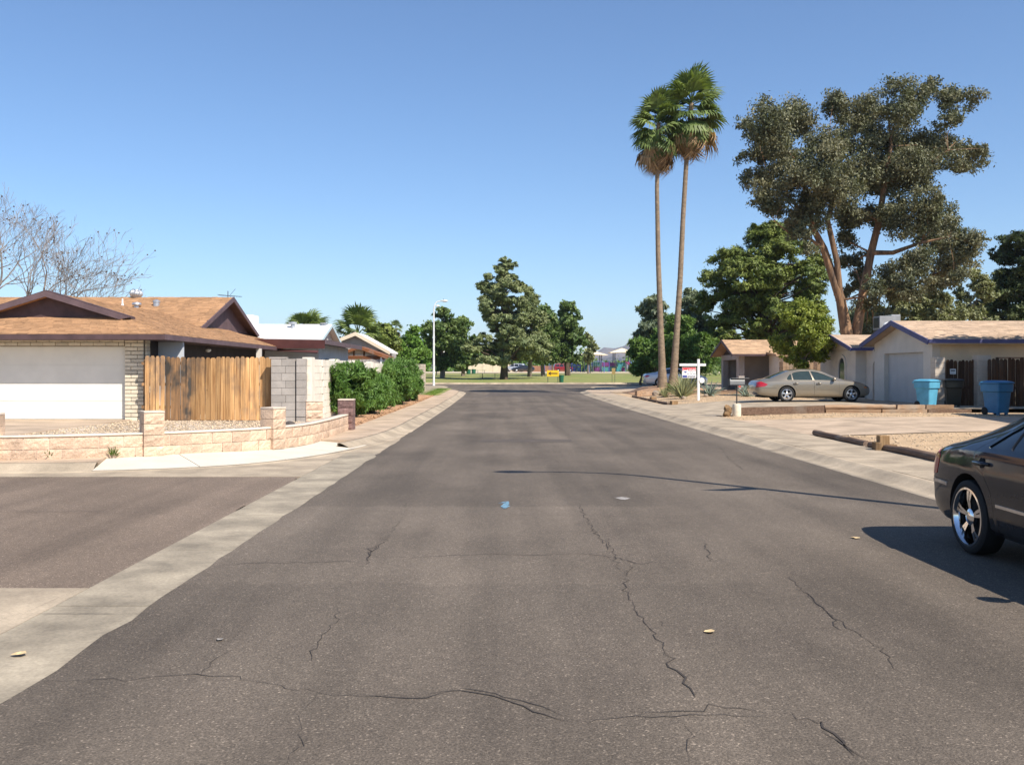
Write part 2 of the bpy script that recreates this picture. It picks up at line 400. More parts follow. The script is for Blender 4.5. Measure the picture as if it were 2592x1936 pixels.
def smooth_path(pts, step=.4):
    """Catmull-Rom through 2-D points, resampled evenly"""
    P = [Vector((p[0], p[1])) for p in pts]; out = []; Q = [P[0]]
    for a, b in zip(P, P[1:]):
        n = int((b - a).length / 3.0) if (b - a).length > 4.5 else 1
        Q += [a.lerp(b, k / n) for k in range(1, n)] + [b]
    P = Q
    for i in range(len(P) - 1):
        p0, p1, p2, p3 = P[max(i-1, 0)], P[i], P[i+1], P[min(i+2, len(P)-1)]
        n = max(2, int((p2 - p1).length / .1))
        for k in range(n):
            t = k / n
            out.append(.5 * ((2*p1) + (-p0+p2)*t + (2*p0-5*p1+4*p2-p3)*t*t + (-p0+3*p1-3*p2+p3)*t**3))
    out.append(P[-1]); res = [out[0]]; acc = 0
    for a, b in zip(out, out[1:]):
        acc += (b - a).length
        if acc >= step: res.append(b); acc = 0
    if (res[-1] - out[-1]).length > .05: res.append(out[-1])
    return res
def normals(path, side):
    ns = []
    for i in range(len(path)):
        d = (path[min(i+1, len(path)-1)] - path[max(i-1, 0)]).normalized()
        ns.append(Vector((d.y, -d.x)) * side)
    return ns
def extrude_profile(path, side, prof, zoff=0):
    ns = normals(path, side); V = []; k = len(prof); Fc = []
    for p, n in zip(path, ns):
        for o, z in prof:
            q = p + n * o; V.append((q.x, q.y, zg(q.y) + z + zoff))
    for i in range(len(path) - 1):
        for j in range(k - 1): Fc.append((i*k + j, i*k + j + 1, (i+1)*k + j + 1, (i+1)*k + j))
    return V, Fc
CURB = [(-.06, -.04), (-.05, -.002), (.10, .006), (.20, .022), (.33, .085), (.40, .11), (.47, .115), (.475, -.08)]
right_path = smooth_path([(XR, -14), (XR, 10), (XR, 40), (XR, 64), (5.75, 69), (6.4, 72.6), (8.2, 76), (11.5, 78), (16, 78.6), (60, 79)])
left_path = smooth_path([(-60, 15.5), (-9.5, 15.5), (-6.8, 15.7), (-4.95, 16.5), (-3.95, 17.75), (-3.2, 19.8), (-2.72, 22.6), (-2.5, 26), (XL, 30), (XL, 62), (-2.6, 68), (-3.3, 72.5), (-5.2, 76.3), (-8.5, 78.2), (-13, 78.8), (-60, 79)])
near_path = smooth_path([(-60, 6.9), (-9.5, 6.9), (-6.2, 6.6), (-4.4, 5.4), (-3.4, 3.6), (-2.7, 1), (XL, -3), (XL, -14)])
park_path = smooth_path([(-60, 96.2), (-20, 96.0), (10, 96.4), (60, 96.6)], 1)
def street(name, x0, x1, y0, y1, dx, dy, z, mat, jag=0):
    xs = rng(x0, x1, dx); ys = rng(y0, y1, dy); rr = random.Random(3)
    V = []; Fc = []; nx = len(xs); ej = [(rr.gauss(0, 1), rr.gauss(0, 1)) for _ in ys]
    for j, y in enumerate(ys):
        for i, x in enumerate(xs):
            xx = x + (ej[j][0] * jag if i == 0 else ej[j][1] * jag if i == nx - 1 else 0)
            V.append((xx, y, zg(y) + z))
    for j in range(len(ys) - 1):
        for i in range(nx - 1): Fc.append((j*nx + i, j*nx + i + 1, (j+1)*nx + i + 1, (j+1)*nx + i))
    return tag(link(name, mesh_np(name, V, Fc, True), MATS[mat]), kind='structure')
road = street('road', XL, XR, -14, 80.5, .7, .35, 0, 'road_asphalt', .018)
side_road = street('side_road', -60, -3.13, 7.3, 15.0, .8, .3, -.012, 'side_asphalt', .03)
cross_road = street('cross_road', -60, 60, 66.5, 96.3, 2, 1.5, -.010, 'road_asphalt')
# concrete pan between the two streets, and the corner aprons
pan = MB()
for y0, y1 in zip(rng(4.6, 19.4, 2.1)[:-1], rng(4.6, 19.4, 2.1)[1:]):
    pan.box(-3.16, XL + .08, y0 + .008, y1 - .008, -.12, -.006)
tag(pan.build('gutter_pan', MATS['concrete_gutter']), kind='structure')
ap = MB()
ap.prism([(-14, 5.0, -.15), (-3.17, .5, -.15), (-3.17, 7.28, -.15), (-14, 7.28, -.15)], (0, 0, .142))
ap.prism([(-3.16, -6, -.15), (XL + .06, -6, -.15), (XL + .06, 4.59, -.15), (-3.16, 4.59, -.15)], (0, 0, .145))
ap.prism([(-60, 15.02, -.15), (-3.17, 15.02, -.15), (-3.17, 19.5, -.15), (-5, 16.8, -.15), (-9, 15.8, -.15), (-60, 15.75, -.15)], (0, 0, .143))
ap.prism([(-3.165, 19.41, -.15), (XL + .07, 19.41, -.15), (XL + .07, 27, -.15), (-2.6, 24, -.15)], (0, 0, .145))
tag(ap.build('corner_apron', MATS['concrete_grey']), kind='structure')
def kerb(name, path, side, mat='concrete_grey'):
    V, Fc = extrude_profile(path, side, CURB)
    return tag(link(name, mesh_np(name, V, Fc, True), MATS[mat]), kind='structure')
kerb('kerb', right_path, 1); kerb('kerb', near_path, -1)
ramp_i = [i for i, p in enumerate(left_path) if p.y < 20.4 and p.x > -6.9]                # dropped kerb at the corner ramp
kerb('kerb', left_path[:ramp_i[0] + 1], -1); kerb('kerb', left_path[ramp_i[-1]:], -1)
V, Fc = extrude_profile(left_path[ramp_i[0]:ramp_i[-1] + 1], -1, [(-.06, -.04), (-.05, -.002), (.10, .006), (.105, -.08)]); tag(link('kerb', mesh_np('kerb', V, Fc, True), MATS['concrete_grey']), kind='structure')
V, Fc = extrude_profile(park_path, -1, [(-.02, -.05), (-.01, .0), (.04, .15), (.18, .155), (.181, .0)])
tag(link('kerb', mesh_np('kerb', V, Fc), MATS['concrete_grey']), kind='structure')
def pavement(name, path, side, o0, o1, pick, slab_len=1.55, step=.4):
    """concrete footway laid slab by slab, with open joints"""
    V, Fc = extrude_profile(path, side, [(o0 + .002, .0), (o1 - .02, .0)], -.03)
    base = tag(link(name, mesh_np(name, V, Fc), MATS['mortar_grey']), kind='structure')
    ns = normals(path, side); n = max(1, int(round(slab_len / step))); i = 0; rr = random.Random(5)
    while i < len(path) - 1:
        j = min(i + n, len(path) - 1); seg = path[i:j + 1]; sn = ns[i:j + 1]
        if len(seg) < 2: break
        mid = seg[len(seg) // 2]; m = MB(); dz = rr.uniform(-.003, .003); pts = []
        for k, (p, q) in enumerate(zip(seg, sn)):
            d = Vector((0, 0))
            if k == 0: d = (seg[1] - seg[0]).normalized() * .007
            if k == len(seg) - 1: d = (seg[-2] - seg[-1]).normalized() * .007
            new = pick(mid) == 'concrete_new'
            for o, z in (((.11, -.06), (.11, .012), (o1, .12), (o1, .05)) if new else ((o0 + .006, .05), (o0 + .006, .116), (o1, .12), (o1, .05))):
                r = p + d + q * o; pts.append((r.x, r.y, zg(r.y) + z + (dz if z > .1 else 0)))
        fs = [(a*4 + c, a*4 + (c+1) % 4, (a+1)*4 + (c+1) % 4, (a+1)*4 + c) for a in range(len(seg)-1) for c in range(4)]
        fs += [(0, 1, 2, 3), tuple(4*(len(seg)-1) + c for c in (3, 2, 1, 0))]
        m.add(pts, fs); m.build('slab', MATS[pick(mid)], base); i = j
    return base
pavement('pavement', [p for p in right_path if p.y > 3 and p.x < 14], 1, .475, 1.86, lambda p: 'concrete_grey' if p.y < 60 else 'concrete')
pavement('pavement', [p for p in left_path if p.x > -14 and (p.y < 40 or p.x > -9)], -1, .475, 1.62,
         lambda p: 'concrete_new' if (p.y < 20.4 and -6.9 < p.x) else 'concrete')
# lots
WALLP = [(-30, 16.35), (-8.9, 16.5), (-7.0, 17.15), (-5.75, 18.0), (-4.85, 18.95), (-4.3, 20.2), (-4.15, 22), (-4.12, 24.9)]
wall_path = smooth_path(WALLP, .1)
def wall_x(y):
    if y > 24.9: return -4.12
    best = min(wall_path, key=lambda p: abs(p.y - y) + (0 if p.x > -12 else .5)); return best.x
yard_l = sheet('gravel_yard', rng(-30, -4.2, .6), rng(16.6, 31, .6), lambda x, y: zg(y) + .25 + .012 * math.sin(x * 2.1 + y), 'gravel_pale',
      keep=lambda x, y: x < wall_x(y) - .25 and (y > 18.6 or x < wall_x(y) - .6) and not (x > -5.6 and y > 25.0))
dr_l = MB(); dr_l.prism([(-16.4, 17.0, .1), (-11.0, 18.2, .1), (-10.7, 20.5, .1), (-10.7, 27.45, .1), (-16.4, 27.45, .1)], (0, 0, .168))
tag(dr_l.build('driveway', MATS['concrete']), kind='structure')
sheet('soil_bed', rng(-5.55, -4.08, .25), rng(24.0, 58.5, .5), lambda x, y: zg(y) + .125 + .05 * sm((-4.1 - x) / .8) + .02 * math.sin(x*9 + y*3) * math.sin(y * 2.3) - (.03 if x > -4.12 else 0), 'dirt')
sheet('verge_lawn', rng(-14, -3.9, .5), rng(58.5, 80, .5), lambda x, y: zg(y) + .13, 'lawn',
      keep=lambda x, y: (-5.4 < x < -4.0 and y < 68) or y > 66.5 and ((Vector((x, y)) - Vector((-9.5, 71.6))).length < 7.3 - .6 or x < -9.5))
yard_r = sheet('gravel_yard', rng(7.35, 12, .45) + rng(13, 40, 1.5), rng(-6, 22.6, 1.0) + rng(29.9, 33.0, .5) + rng(44.0, 79, .8), lambda x, y: H(x, y) - .01 * (x < 7.8), 'gravel',
      keep=lambda x, y: not (22.6 < y < 29.9) and not (33.0 < y < 44.0) and not (65.6 < y < 74.4) and not (y > 70 and x < 8.2 + (y - 70) * 1.2))
def drive(name, y0, y1, x1, mat, jx=3.2, fl=.5):
    base = sheet(name, rng(7.4, x1, .8), rng(y0, y1, .8), lambda x, y: H(x, y) - .015, 'mortar_grey')
    rr = random.Random(int(y0)); xs = [7.43, 10.4, 13.6, 16.9, 20.3, x1]; ys = [y0, (y0 + y1) / 2, y1]
    for a, b in zip(xs, xs[1:]):
        if b - a < .5: continue
        for c, d in zip(ys, ys[1:]):
            V = []; Fc = []; gxs = rng(a + .012, b - .012, .5); gys = rng(c + .012, d - .012, .8)
            for y in gys:
                for x in gxs: V.append((x, y, H(x, y) + .006))
            n = len(gxs)
            for j in range(len(gys) - 1):
                for i in range(n - 1): Fc.append((j*n + i, j*n + i + 1, (j+1)*n + i + 1, (j+1)*n + i))
            link('slab', mesh_np('slab', V, Fc, True), MATS[mat], base)
    return base
drive('driveway', 22.7, 29.9, 30, 'concrete'); drive('driveway', 33.1, 44.0, 17.4, 'concrete_grey'); drive('driveway', 65.6, 74.4, 20, 'concrete')
# park
sheet('park_lawn', rng(-70, 90, 4), [96.45] + rng(98, 176, 3), lambda x, y: zg(y) + (.14 if y < 97 else .10), 'lawn')
sheet('playground_sand', rng(-70, 90, 5), rng(176, 225, 5), lambda x, y: zg(y) + .11, 'sand')
pth = sheet('park_path', rng(-70, 90, 5), [163, 165], lambda x, y: zg(y) + .125, 'concrete')
sheet('far_lawn', rng(-200, 240, 20), rng(225, 330, 15), lambda x, y: zg(y) + .09, 'lawn')

# cracks, seams, paint and worn patches in the asphalt
M('crack_tar', (.055, .044, .036), var=.2, scale=8)
M('patch_dark', (.115, .092, .074), var=.16, scale=1.6, fine=.35, fscale=80, bump=.4, bscale=85)
M('patch_light', (.125, .105, .094), var=.16, scale=1.6, fine=.35, fscale=80, bump=.4, bscale=85)
M('chalk_blue', (.16, .29, .38), var=.3, scale=30)
M('chalk_white', (.36, .33, .30), var=.3, scale=30)
def gp(u, v, z=0): d = (CAMH - z) * F / (v - 941); return Vector(((u - 1269) / F * d, d, z))
def crack(pix, w=.016, z=.004, name='crack', mat='crack_tar', seed=1, rough=.017, parent=road):
    rr = random.Random(seed); P = [gp(u, v) for u, v in pix]; pts = []
    for a, b in zip(P, P[1:]):
        n = max(2, int((b - a).length / .07))
        for k in range(n): pts.append(a.lerp(b, k / n) + Vector((rr.gauss(0, rough), rr.gauss(0, rough), 0)))
    pts.append(P[-1]); V = []; Fc = []; wob = 1
    for i, p in enumerate(pts):
        d = (pts[min(i+1, len(pts)-1)] - pts[max(i-1, 0)]).normalized(); n = Vector((d.y, -d.x, 0))
        wob = max(.35, min(1.5, wob + rr.gauss(0, .25))); ww = w * .42 * wob * min(1, i / 3 + .1, (len(pts) - 1 - i) / 3 + .1) / 2
        for s in (-1, 1): q = p + n * ww * s; V.append((q.x, q.y, z))
    for i in range(len(pts) - 1): Fc.append((2*i, 2*i+1, 2*i+3, 2*i+2))
    return link(name, mesh_np(name, V, Fc), MATS[mat], parent)
D = 2592 / 2212
def dpx(l): return [(x * D, y * D) for x, y in l]
def r5(l): return [(900 + x * .5425, 1100 + y * .5425) for x, y in l]
for k, (pl, w_) in enumerate([([(920, 1503), (1000, 1492), (1040, 1497), (1100, 1520), (1160, 1535), (1240, 1560)], .016), ([(690, 1500), (640, 1560), (660, 1610), (620, 1652)], .010), ([(1240, 1560), (1400, 1550), (1560, 1545), (1700, 1548), (1780, 1580)], .010), ([(1780, 1580), (1810, 1610), (1870, 1640)], .02),
        ([(1345, 1245), (1352, 1280), (1385, 1335), (1420, 1380), (1445, 1420)], .012), ([(1700, 1240), (1760, 1300), (1820, 1350), (1900, 1400), (1950, 1470)], .010), ([(1290, 1113), (1420, 1118), (1500, 1112)], .008), ([(1310, 1160), (1330, 1215), (1360, 1250)], .012), ([(840, 1155), (870, 1120), (880, 1085)], .010),
        ([(1480, 1545), (1500, 1600), (1490, 1652)], .008), ([(430, 1460), (470, 1420), (520, 1400)], .008)]): crack(dpx(pl), w_, seed=60 + k)
crack(dpx([(75, 1470), (250, 1466), (400, 1458), (520, 1462), (600, 1478), (690, 1497), (800, 1505), (920, 1503)]), .02, seed=2)
crack(r5([(480, 1190), (560, 1190), (690, 1228), (810, 1250), (940, 1280), (1020, 1330)]), .026, seed=3)
crack(r5([(0, 1212), (150, 1228), (330, 1225), (480, 1190)]), .018, seed=4)
crack(r5([(1250, 660), (1280, 620), (1260, 600)]), .03, seed=5)
crack(r5([(1430, 1010), (1470, 1045), (1480, 1090), (1540, 1130), (1560, 1190), (1585, 1225)]), .024, seed=6)
crack(r5([(1430, 870), (1440, 890), (1500, 895)]), .014, seed=7); crack(r5([(1040, 325), (1110, 450), (1170, 510), (1180, 555)]), .016, seed=8)
crack(r5([(40, 575), (300, 572), (560, 560), (820, 562), (1060, 555), (1200, 570), (1300, 600), (1500, 598), (1680, 590)]), .014, seed=9)
crack(r5([(70, 580), (65, 560), (110, 520), (160, 470)]), .022, seed=10); crack(r5([(0, 600), (60, 605), (70, 580)]), .012, seed=11)
crack(r5([(1630, 500), (1650, 590), (1760, 600)]), .012, seed=12); crack(r5([(2080, 720), (2140, 770), (2200, 840), (2280, 920)]), .018, seed=13)
crack(r5([(2020, 1300), (2120, 1330), (2190, 1350), (2230, 1400), (2330, 1500)]), .035, seed=14)
crack(r5([(1260, 1290), (1420, 1295), (1650, 1262), (1800, 1280), (2020, 1300)]), .012, seed=15)
crack(dpx([(480, 1222), (560, 1216), (700, 1214), (790, 1212)]), .014, seed=16); crack(dpx([(790, 1215), (800, 1190), (840, 1155)]), .018, seed=17)
crack(dpx([(755, 1265), (770, 1240)]), .012, seed=18); crack(dpx([(680, 1425), (690, 1380), (725, 1345), (728, 1310)]), .016, seed=19)
crack(dpx([(770, 1103), (900, 1108), (1100, 1112), (1290, 1113)]), .009, seed=20); crack(r5([(1700, 60), (1760, 130), (1820, 170)]), .014, seed=21)
crack(dpx([(0, 1103), (180, 1104), (320, 1108), (375, 1108)]), .02, seed=22, rough=.01, parent=side_road)
crack(dpx([(0, 1335), (55, 1322), (185, 1265)]), .012, .0015, 'joint', seed=23, rough=.004); crack(dpx([(50, 1325), (300, 1325)]), .01, .0015, 'joint', seed=24, rough=.004)
def patch(name, pts, z, mat, seed=1, jag=.04):
    rr = random.Random(seed); out = []
    for a, b in zip(pts, pts[1:] + pts[:1]):
        n = max(2, int((b - a).length / .25))
        for k in range(n): out.append(a.lerp(b, k / n) + Vector((rr.gauss(0, jag), rr.gauss(0, jag), 0)))
    me = bpy.data.meshes.new(name); me.from_pydata([(p.x, p.y, z + zg(p.y)) for p in out], [], [tuple(range(len(out)))]); me.update()
    return link(name, me, MATS[mat], road)
patch('asphalt_patch', [gp(*p) for p in dpx([(1030, 955), (1235, 955), (1232, 949), (1040, 949)])], .003, 'patch_dark', 1, .02)
patch('asphalt_patch', [gp(*p) for p in dpx([(1045, 858), (1225, 858), (1225, 853), (1060, 853)])], .003, 'patch_dark', 4, .02)
patch('paint_mark', [gp(*p) for p in r5([(1210, 295), (1240, 290), (1278, 298), (1262, 305), (1230, 302)])], .005, 'chalk_white', 5, .01)
crack(r5([(668, 322), (688, 318), (706, 313), (700, 330), (692, 346)]), .26, .006, 'chalk_mark', 'chalk_blue', 30, .005)
crack(r5([(680, 347), (712, 344)]), .12, .006, 'chalk_mark', 'chalk_blue', 31, .005)
crack([(2055, 1108), (2100, 1112)], .12, .128, 'chalk_mark', 'chalk_white', 32, .004)
# a dry leaf and scraps lying on the street
def scrap(u, v, s, mat, label, cat='litter', z=.012):
    p = gp(u, v); rr = random.Random(int(u)); m = MB()
    pts = [(p.x + math.cos(a) * s * rr.uniform(.5, 1.1), p.y + math.sin(a) * s * rr.uniform(.5, 1.1), p.z + .004 + rr.uniform(0, z)) for a in [i * .9 for i in range(7)]]
    c = (p.x, p.y, p.z + .002); m.add([c] + pts, [(0, i, i + 1) for i in range(1, 7)] + [(0, 7, 1)])
    tag(m.build('leaf', MATS[mat], None, (p.x, p.y, 0)), label, cat)
M('dry_leaf', (.62, .46, .25), var=.2, scale=30)
scrap(1797, 1600, .045, 'dry_leaf', 'pale dry leaf lying alone on the open asphalt', 'leaf')
scrap(50, 1657, .05, 'dry_leaf', 'small dry leaf on the concrete gutter at the lower left', 'leaf')
scrap(557, 1620, .03, 'chalk_white', 'small white scrap on the asphalt near the concrete gutter', 'litter')
scrap(2165, 1363, .05, 'dry_leaf', 'dry leaf at the edge of the dark car shadow', 'leaf')

# ------------------------------------------------------------------ buildings and walls
def shingles(parent, p0, p1, q0, q1, mat, expo=.145, tabw=.31, seed=1, name='shingles'):
    """overlapping tabs on the slope p0-p1 (eave) to q0-q1 (top); one part, too many to pick apart"""
    org = root_loc(parent); p0, p1, q0, q1 = [Vector(p) - org for p in (p0, p1, q0, q1)]
    rr = random.Random(seed); udir = (p1 - p0).normalized()
    up = ((q0 + q1) - (p0 + p1)) / 2; up = (up - udir * up.dot(udir)); L = up.length; up.normalize()
    nrm = udir.cross(up)
    if nrm.z < 0: nrm = -nrm
    V = []; Fc = []; n = int(L / expo) + 1
    for k in range(n):
        t0 = k * expo / L; t1 = min(1, (k + 1.25) * expo / L)
        if t0 >= 1: break
        a0 = p0.lerp(q0, t0); b0 = p1.lerp(q1, t0); a1 = p0.lerp(q0, t1); b1 = p1.lerp(q1, t1)
        w0 = (b0 - a0).dot(udir)
        s = -rr.uniform(0, tabw)
        while s < w0:
            e = s + tabw * rr.uniform(.85, 1.2); s0 = max(0, s); e0 = min(w0, e - .006)
            if e0 - s0 > .04:
                th = rr.uniform(.010, .022); f0 = s0 / max(w0, 1e-6); f1 = e0 / max(w0, 1e-6); o = rr.uniform(-.008, .008)
                A = a0.lerp(b0, f0) - up * o; B = a0.lerp(b0, f1) - up * o; C = a1.lerp(b1, f1); Dd = a1.lerp(b1, f0)
                if t0 > 0 or True:
                    C = A + udir * 0 + (C - A); i = len(V)
                    V += [A + nrm * .001, B + nrm * .001, A + nrm * th, B + nrm * th, C + nrm * .004, Dd + nrm * .004]
                    Fc += [(i, i+1, i+3, i+2), (i+2, i+3, i+4, i+5)]
            s = e
    return tag(link(name, mesh_np(name, V, Fc), MATS[mat], parent), kind='stuff')
def roof_plane(parent, p0, p1, q0, q1, mat, th=.1, tabs=True, expo=.14, tabw=.26, seed=1, name='roof_slope'):
    m = MB(); ps = [Vector(p) for p in (p0, p1, q1, q0)]
    if (ps[2] - ps[3]).length < .02: ps = ps[:3]
    m.prism(ps, (0, 0, -th)); o = m.build(name, MATS[mat], parent)
    if tabs: shingles(o, p0, p1, q0, q1, mat, expo, tabw, seed)
    return o
def fascia(parent, p, q, h, mat, t=.04, drop=0, name='fascia'):
    p, q = Vector(p), Vector(q); a = frame(q - p)[0] * t / 2; z = Vector((0, 0, 1))
    m = MB(); m.hexa([p-a-z*(h+drop), p+a-z*(h+drop), q+a-z*(h+drop), q-a-z*(h+drop)], [p-a-z*drop, p+a-z*drop, q+a-z*drop, q-a-z*drop])
    return m.build(name, MATS[mat], parent)
def wall(parent, x0, x1, y0, y1, z0, z1, mat, name='wall'):
    return MB().box(x0, x1, y0, y1, z0, z1).build(name, MATS[mat], parent)
def courses(parent, p, q, z0, rows, bl, bh, th, mat, mesh, seed=0, name='brick', gap=.012, skip=None, n=None):
    """alike masonry units laid in running bond along p-q, each its own object, sharing one mesh (unit cube)"""
    p, q = Vector((p[0], p[1], 0)), Vector((q[0], q[1], 0)); d = (q - p); L = d.length; d.normalize(); a = math.atan2(d.y, d.x)
    nrm = Vector((d.y, -d.x, 0)); rr = random.Random(seed); org = root_loc(parent); cnt = 0
    for r in range(rows):
        s = -(bl / 2 if r % 2 else 0)
        while s < L - .02:
            s0, s1 = max(0, s), min(L, s + bl); s += bl
            if s1 - s0 < .05: continue
            c = p + d * (s0 + s1) / 2; z = z0 + (r + .5) * bh
            if skip and skip(c.x, c.y, z): continue
            me = rr.choice(mesh) if isinstance(mesh, list) else mesh
            o = link(name, me, MATS[mat], parent, tuple(c + Vector((0, 0, z)) - org + nrm * rr.uniform(-.004, .004)), (0, 0, a + rr.gauss(0, .002)), (s1 - s0 - gap, th, bh - gap)); cnt += 1
    return cnt
unit_brick = bevel_box_mesh('brick', 1, 1, 1, .03)
unit_brick.materials.append(MATS['brick_cream'])
def splitface_mesh(seed, mat):
    """unit block with a broken rock face towards -y"""
    rr = random.Random(seed); nx, nz = 7, 4; V = []; Fc = []
    for k in range(nz + 1):
        for i in range(nx + 1):
            edge = i in (0, nx) or k in (0, nz)
            V.append((i / nx - .5, -.5 + (.03 if edge else -rr.uniform(-.03, .045)), k / nz - .5))
    for k in range(nz):
        for i in range(nx): a = k*(nx+1) + i; Fc.append((a, a+1, a+nx+2, a+nx+1))
    b = len(V); V += [(-.5, .5, -.5), (.5, .5, -.5), (.5, .5, .5), (-.5, .5, .5)]
    bot = [i for i in range(nx + 1)]; top = [nz*(nx+1) + i for i in range(nx + 1)]; lf = [k*(nx+1) for k in range(nz + 1)]; rt = [k*(nx+1) + nx for k in range(nz + 1)]
    me = bpy.data.meshes.new('block')
    me.from_pydata(V, [], Fc + [tuple(bot[::-1] + [b, b+1]), tuple(top + [b+2, b+3]), tuple(lf + [b+3, b]), tuple(rt[::-1] + [b+1, b+2]), (b, b+3, b+2, b+1)])
    bm = bmesh.new(); bm.from_mesh(me); bmesh.ops.recalc_face_normals(bm, faces=bm.faces); bm.to_mesh(me); bm.free()
    me.materials.append(mat); return me
def garage_door(parent, x0, x1, y, z0, z1, mat, rows=4, cols=4, axis='x', name='garage_door'):
    """sectional door seen from -y (axis x) or from -x (axis y): frame slab with raised panels"""
    m = MB()
    if axis == 'x': m.box(x0, x1, y, y + .05, z0, z1)
    else: m.box(y, y + .05, x0, x1, z0, z1)
    d = m.build(name, MATS[mat], parent); rh = (z1 - z0) / rows; cw = (x1 - x0) / cols; org = root_loc(parent)
    pm = bevel_box_mesh('panel', 1, 1, 1, .02); pm.materials.append(MATS[mat])
    for r in range(rows):
        for c in range(cols):
            cx, cz = x0 + (c + .5) * cw, z0 + (r + .5) * rh
            p = (cx, y - .002, cz) if axis == 'x' else (y - .002, cx, cz)
            s = (cw - .008, .016, rh - .012) if axis == 'x' else (.016, cw - .008, rh - .012)
            link('panel', pm, None, d, Vector(p) - org, None, s)
    return d
def window(parent, c, w, h, face='-y', mat='white_paint', depth=.06, bars=0):
    """framed window; face gives the way it looks"""
    c = Vector(c); X = Vector((1, 0, 0)) if face in ('-y', '+y') else Vector((0, 1, 0))
    n = {'-y': Vector((0, -1, 0)), '+y': Vector((0, 1, 0)), '+x': Vector((1, 0, 0)), '-x': Vector((-1, 0, 0))}[face]; Z = Vector((0, 0, 1)); f = .05
    m = MB()
    for s in (-1, 1):
        m.bar(c + X*s*(w/2) - Z*h/2, c + X*s*(w/2) + Z*h/2, f, depth, n); m.bar(c - X*(w/2 - f/2) + Z*s*(h/2 - f/2), c + X*(w/2 - f/2) + Z*s*(h/2 - f/2), f, depth * .98, n)
    for b in range(bars): m.bar(c + X*(w*((b+1)/(bars+1) - .5)) - Z*(h/2-f), c + X*(w*((b+1)/(bars+1) - .5)) + Z*(h/2-f), .03, depth*.8, n)
    o = m.build('window', MATS[mat], parent)
    a, b2 = c - X*(w/2-.02) - Z*(h/2-.02), c + X*(w/2-.02) + Z*(h/2-.02)
    g = MB(); g.prism([a, c + X*(w/2-.02) - Z*(h/2-.02), b2, c - X*(w/2-.02) + Z*(h/2-.02)], n * -.015); g.build('pane', MATS['window_glass'], o)
    return o

# --- corner house on the left: brick garage wing, brown shingle roof with two dutch gables
GL = .25
hl = thing('corner_house', 'low corner house with brown shingle roof, cream brick and white garage door', 'house', (-13.5, 34, GL))
EX, EXW, EYF, EZ = -9.54, -17.6, 26.8, 2.72                         # right eave, left eave, front eave, eave height
wall(hl, -10.92, -10.36, 27.52, 27.9, GL - .1, 2.62, 'mortar_cream'); wall(hl, -17.0, -10.92, 27.53, 27.9, 2.385, 2.62, 'mortar_cream')
wall(hl, -17.0, -15.85, 27.52, 27.9, GL - .1, 2.385, 'mortar_cream'); wall(hl, -10.95, -10.355, 27.9, 46, GL - .1, 2.65, 'dark_wall')  # dark brown side wall: its colour deepens the patio shade under the eave
wall(hl, -30, -10.95, 45.6, 46, GL - .1, 2.65, 'stucco_beige'); wall(hl, -30, -17.01, 35.2, 35.5, GL - .1, 2.65, 'stucco_beige'); wall(hl, -17.2, -17.0, 27.9, 35.2, GL - .1, 2.65, 'stucco_beige')
courses(hl, (-10.915, 27.5), (-10.365, 27.5), GL - .02, 23, .365, .1125, .06, 'brick_cream', unit_brick, 3, gap=.018)
courses(hl, (-15.84, 27.5), (-10.925, 27.5), 2.395, 2, .365, .11, .06, 'brick_cream', unit_brick, 4, gap=.018)
courses(hl, (-10.34, 27.56), (-10.34, 27.86), GL - .02, 23, .3, .1125, .05, 'brick_cream', unit_brick, 5)
wall(hl, -10.35, -9.6, 28.6, 28.7, GL, 2.55, 'shade_blue_wall', 'partition')
garage_door(hl, -15.85, -10.95, 27.66, GL + .02, 2.385, 'door_cream', 4, 1)
# garage wing roof: skirt hip, gablet, two slopes
wx, wzr, gy_, gz = -13.57, 4.02, 28.55, 3.28
kx = (gz - EZ) / (wzr - EZ)
gl_, gr_ = EXW + (wx - EXW) * kx, EX + (wx - EX) * kx
roof_plane(hl, (EXW, EYF, EZ), (EX, EYF, EZ), (gl_, gy_, gz), (gr_, gy_, gz), 'shingle_brown', seed=11)
roof_plane(hl, (EX, EYF, EZ), (EX, 41, EZ), (gr_, gy_, gz), (gr_, 41, gz), 'shingle_brown', seed=13)
roof_plane(hl, (gr_, gy_ - .35, gz), (gr_, 41, gz), (wx, gy_ - .35, wzr), (wx, 41, wzr), 'shingle_brown', seed=14)
roof_plane(hl, (EXW, 41, EZ), (EXW, EYF, EZ), (gl_, 41, gz), (gl_, gy_, gz), 'shingle_brown', seed=15, tabs=False)
roof_plane(hl, (gl_, 41, gz), (gl_, gy_ - .35, gz), (wx, 41, wzr), (wx, gy_ - .35, wzr), 'shingle_brown', seed=16)
g = MB(); g.prism([(gl_, gy_, gz - .04), (gr_, gy_, gz - .04), (wx, gy_, wzr - .05)], (0, .06, 0)); g.build('gable', MATS['fascia_brown'], hl)
for sgn, ex in ((-1, gl_), (1, gr_)):
    a = Vector((ex + sgn * .25, gy_ - .36, gz - .05)); b = Vector((wx, gy_ - .36, wzr + .035))
    m = MB(); m.prism([a + Vector((0, 0, .04)), b, b + Vector((0, 0, -.17)), a + Vector((-sgn * .35, 0, -.02))], (0, .045, 0)); m.build('rake_board', MATS['trim_mauve'], hl)
    m = MB(); m.prism([a + Vector((0, .05, .06)), b + Vector((0, .05, .03)), b + Vector((0, .05, -.03)), a + Vector((0, .05, 0))], (0, .33, 0)); m.build('soffit', MATS['fascia_brown'], hl)
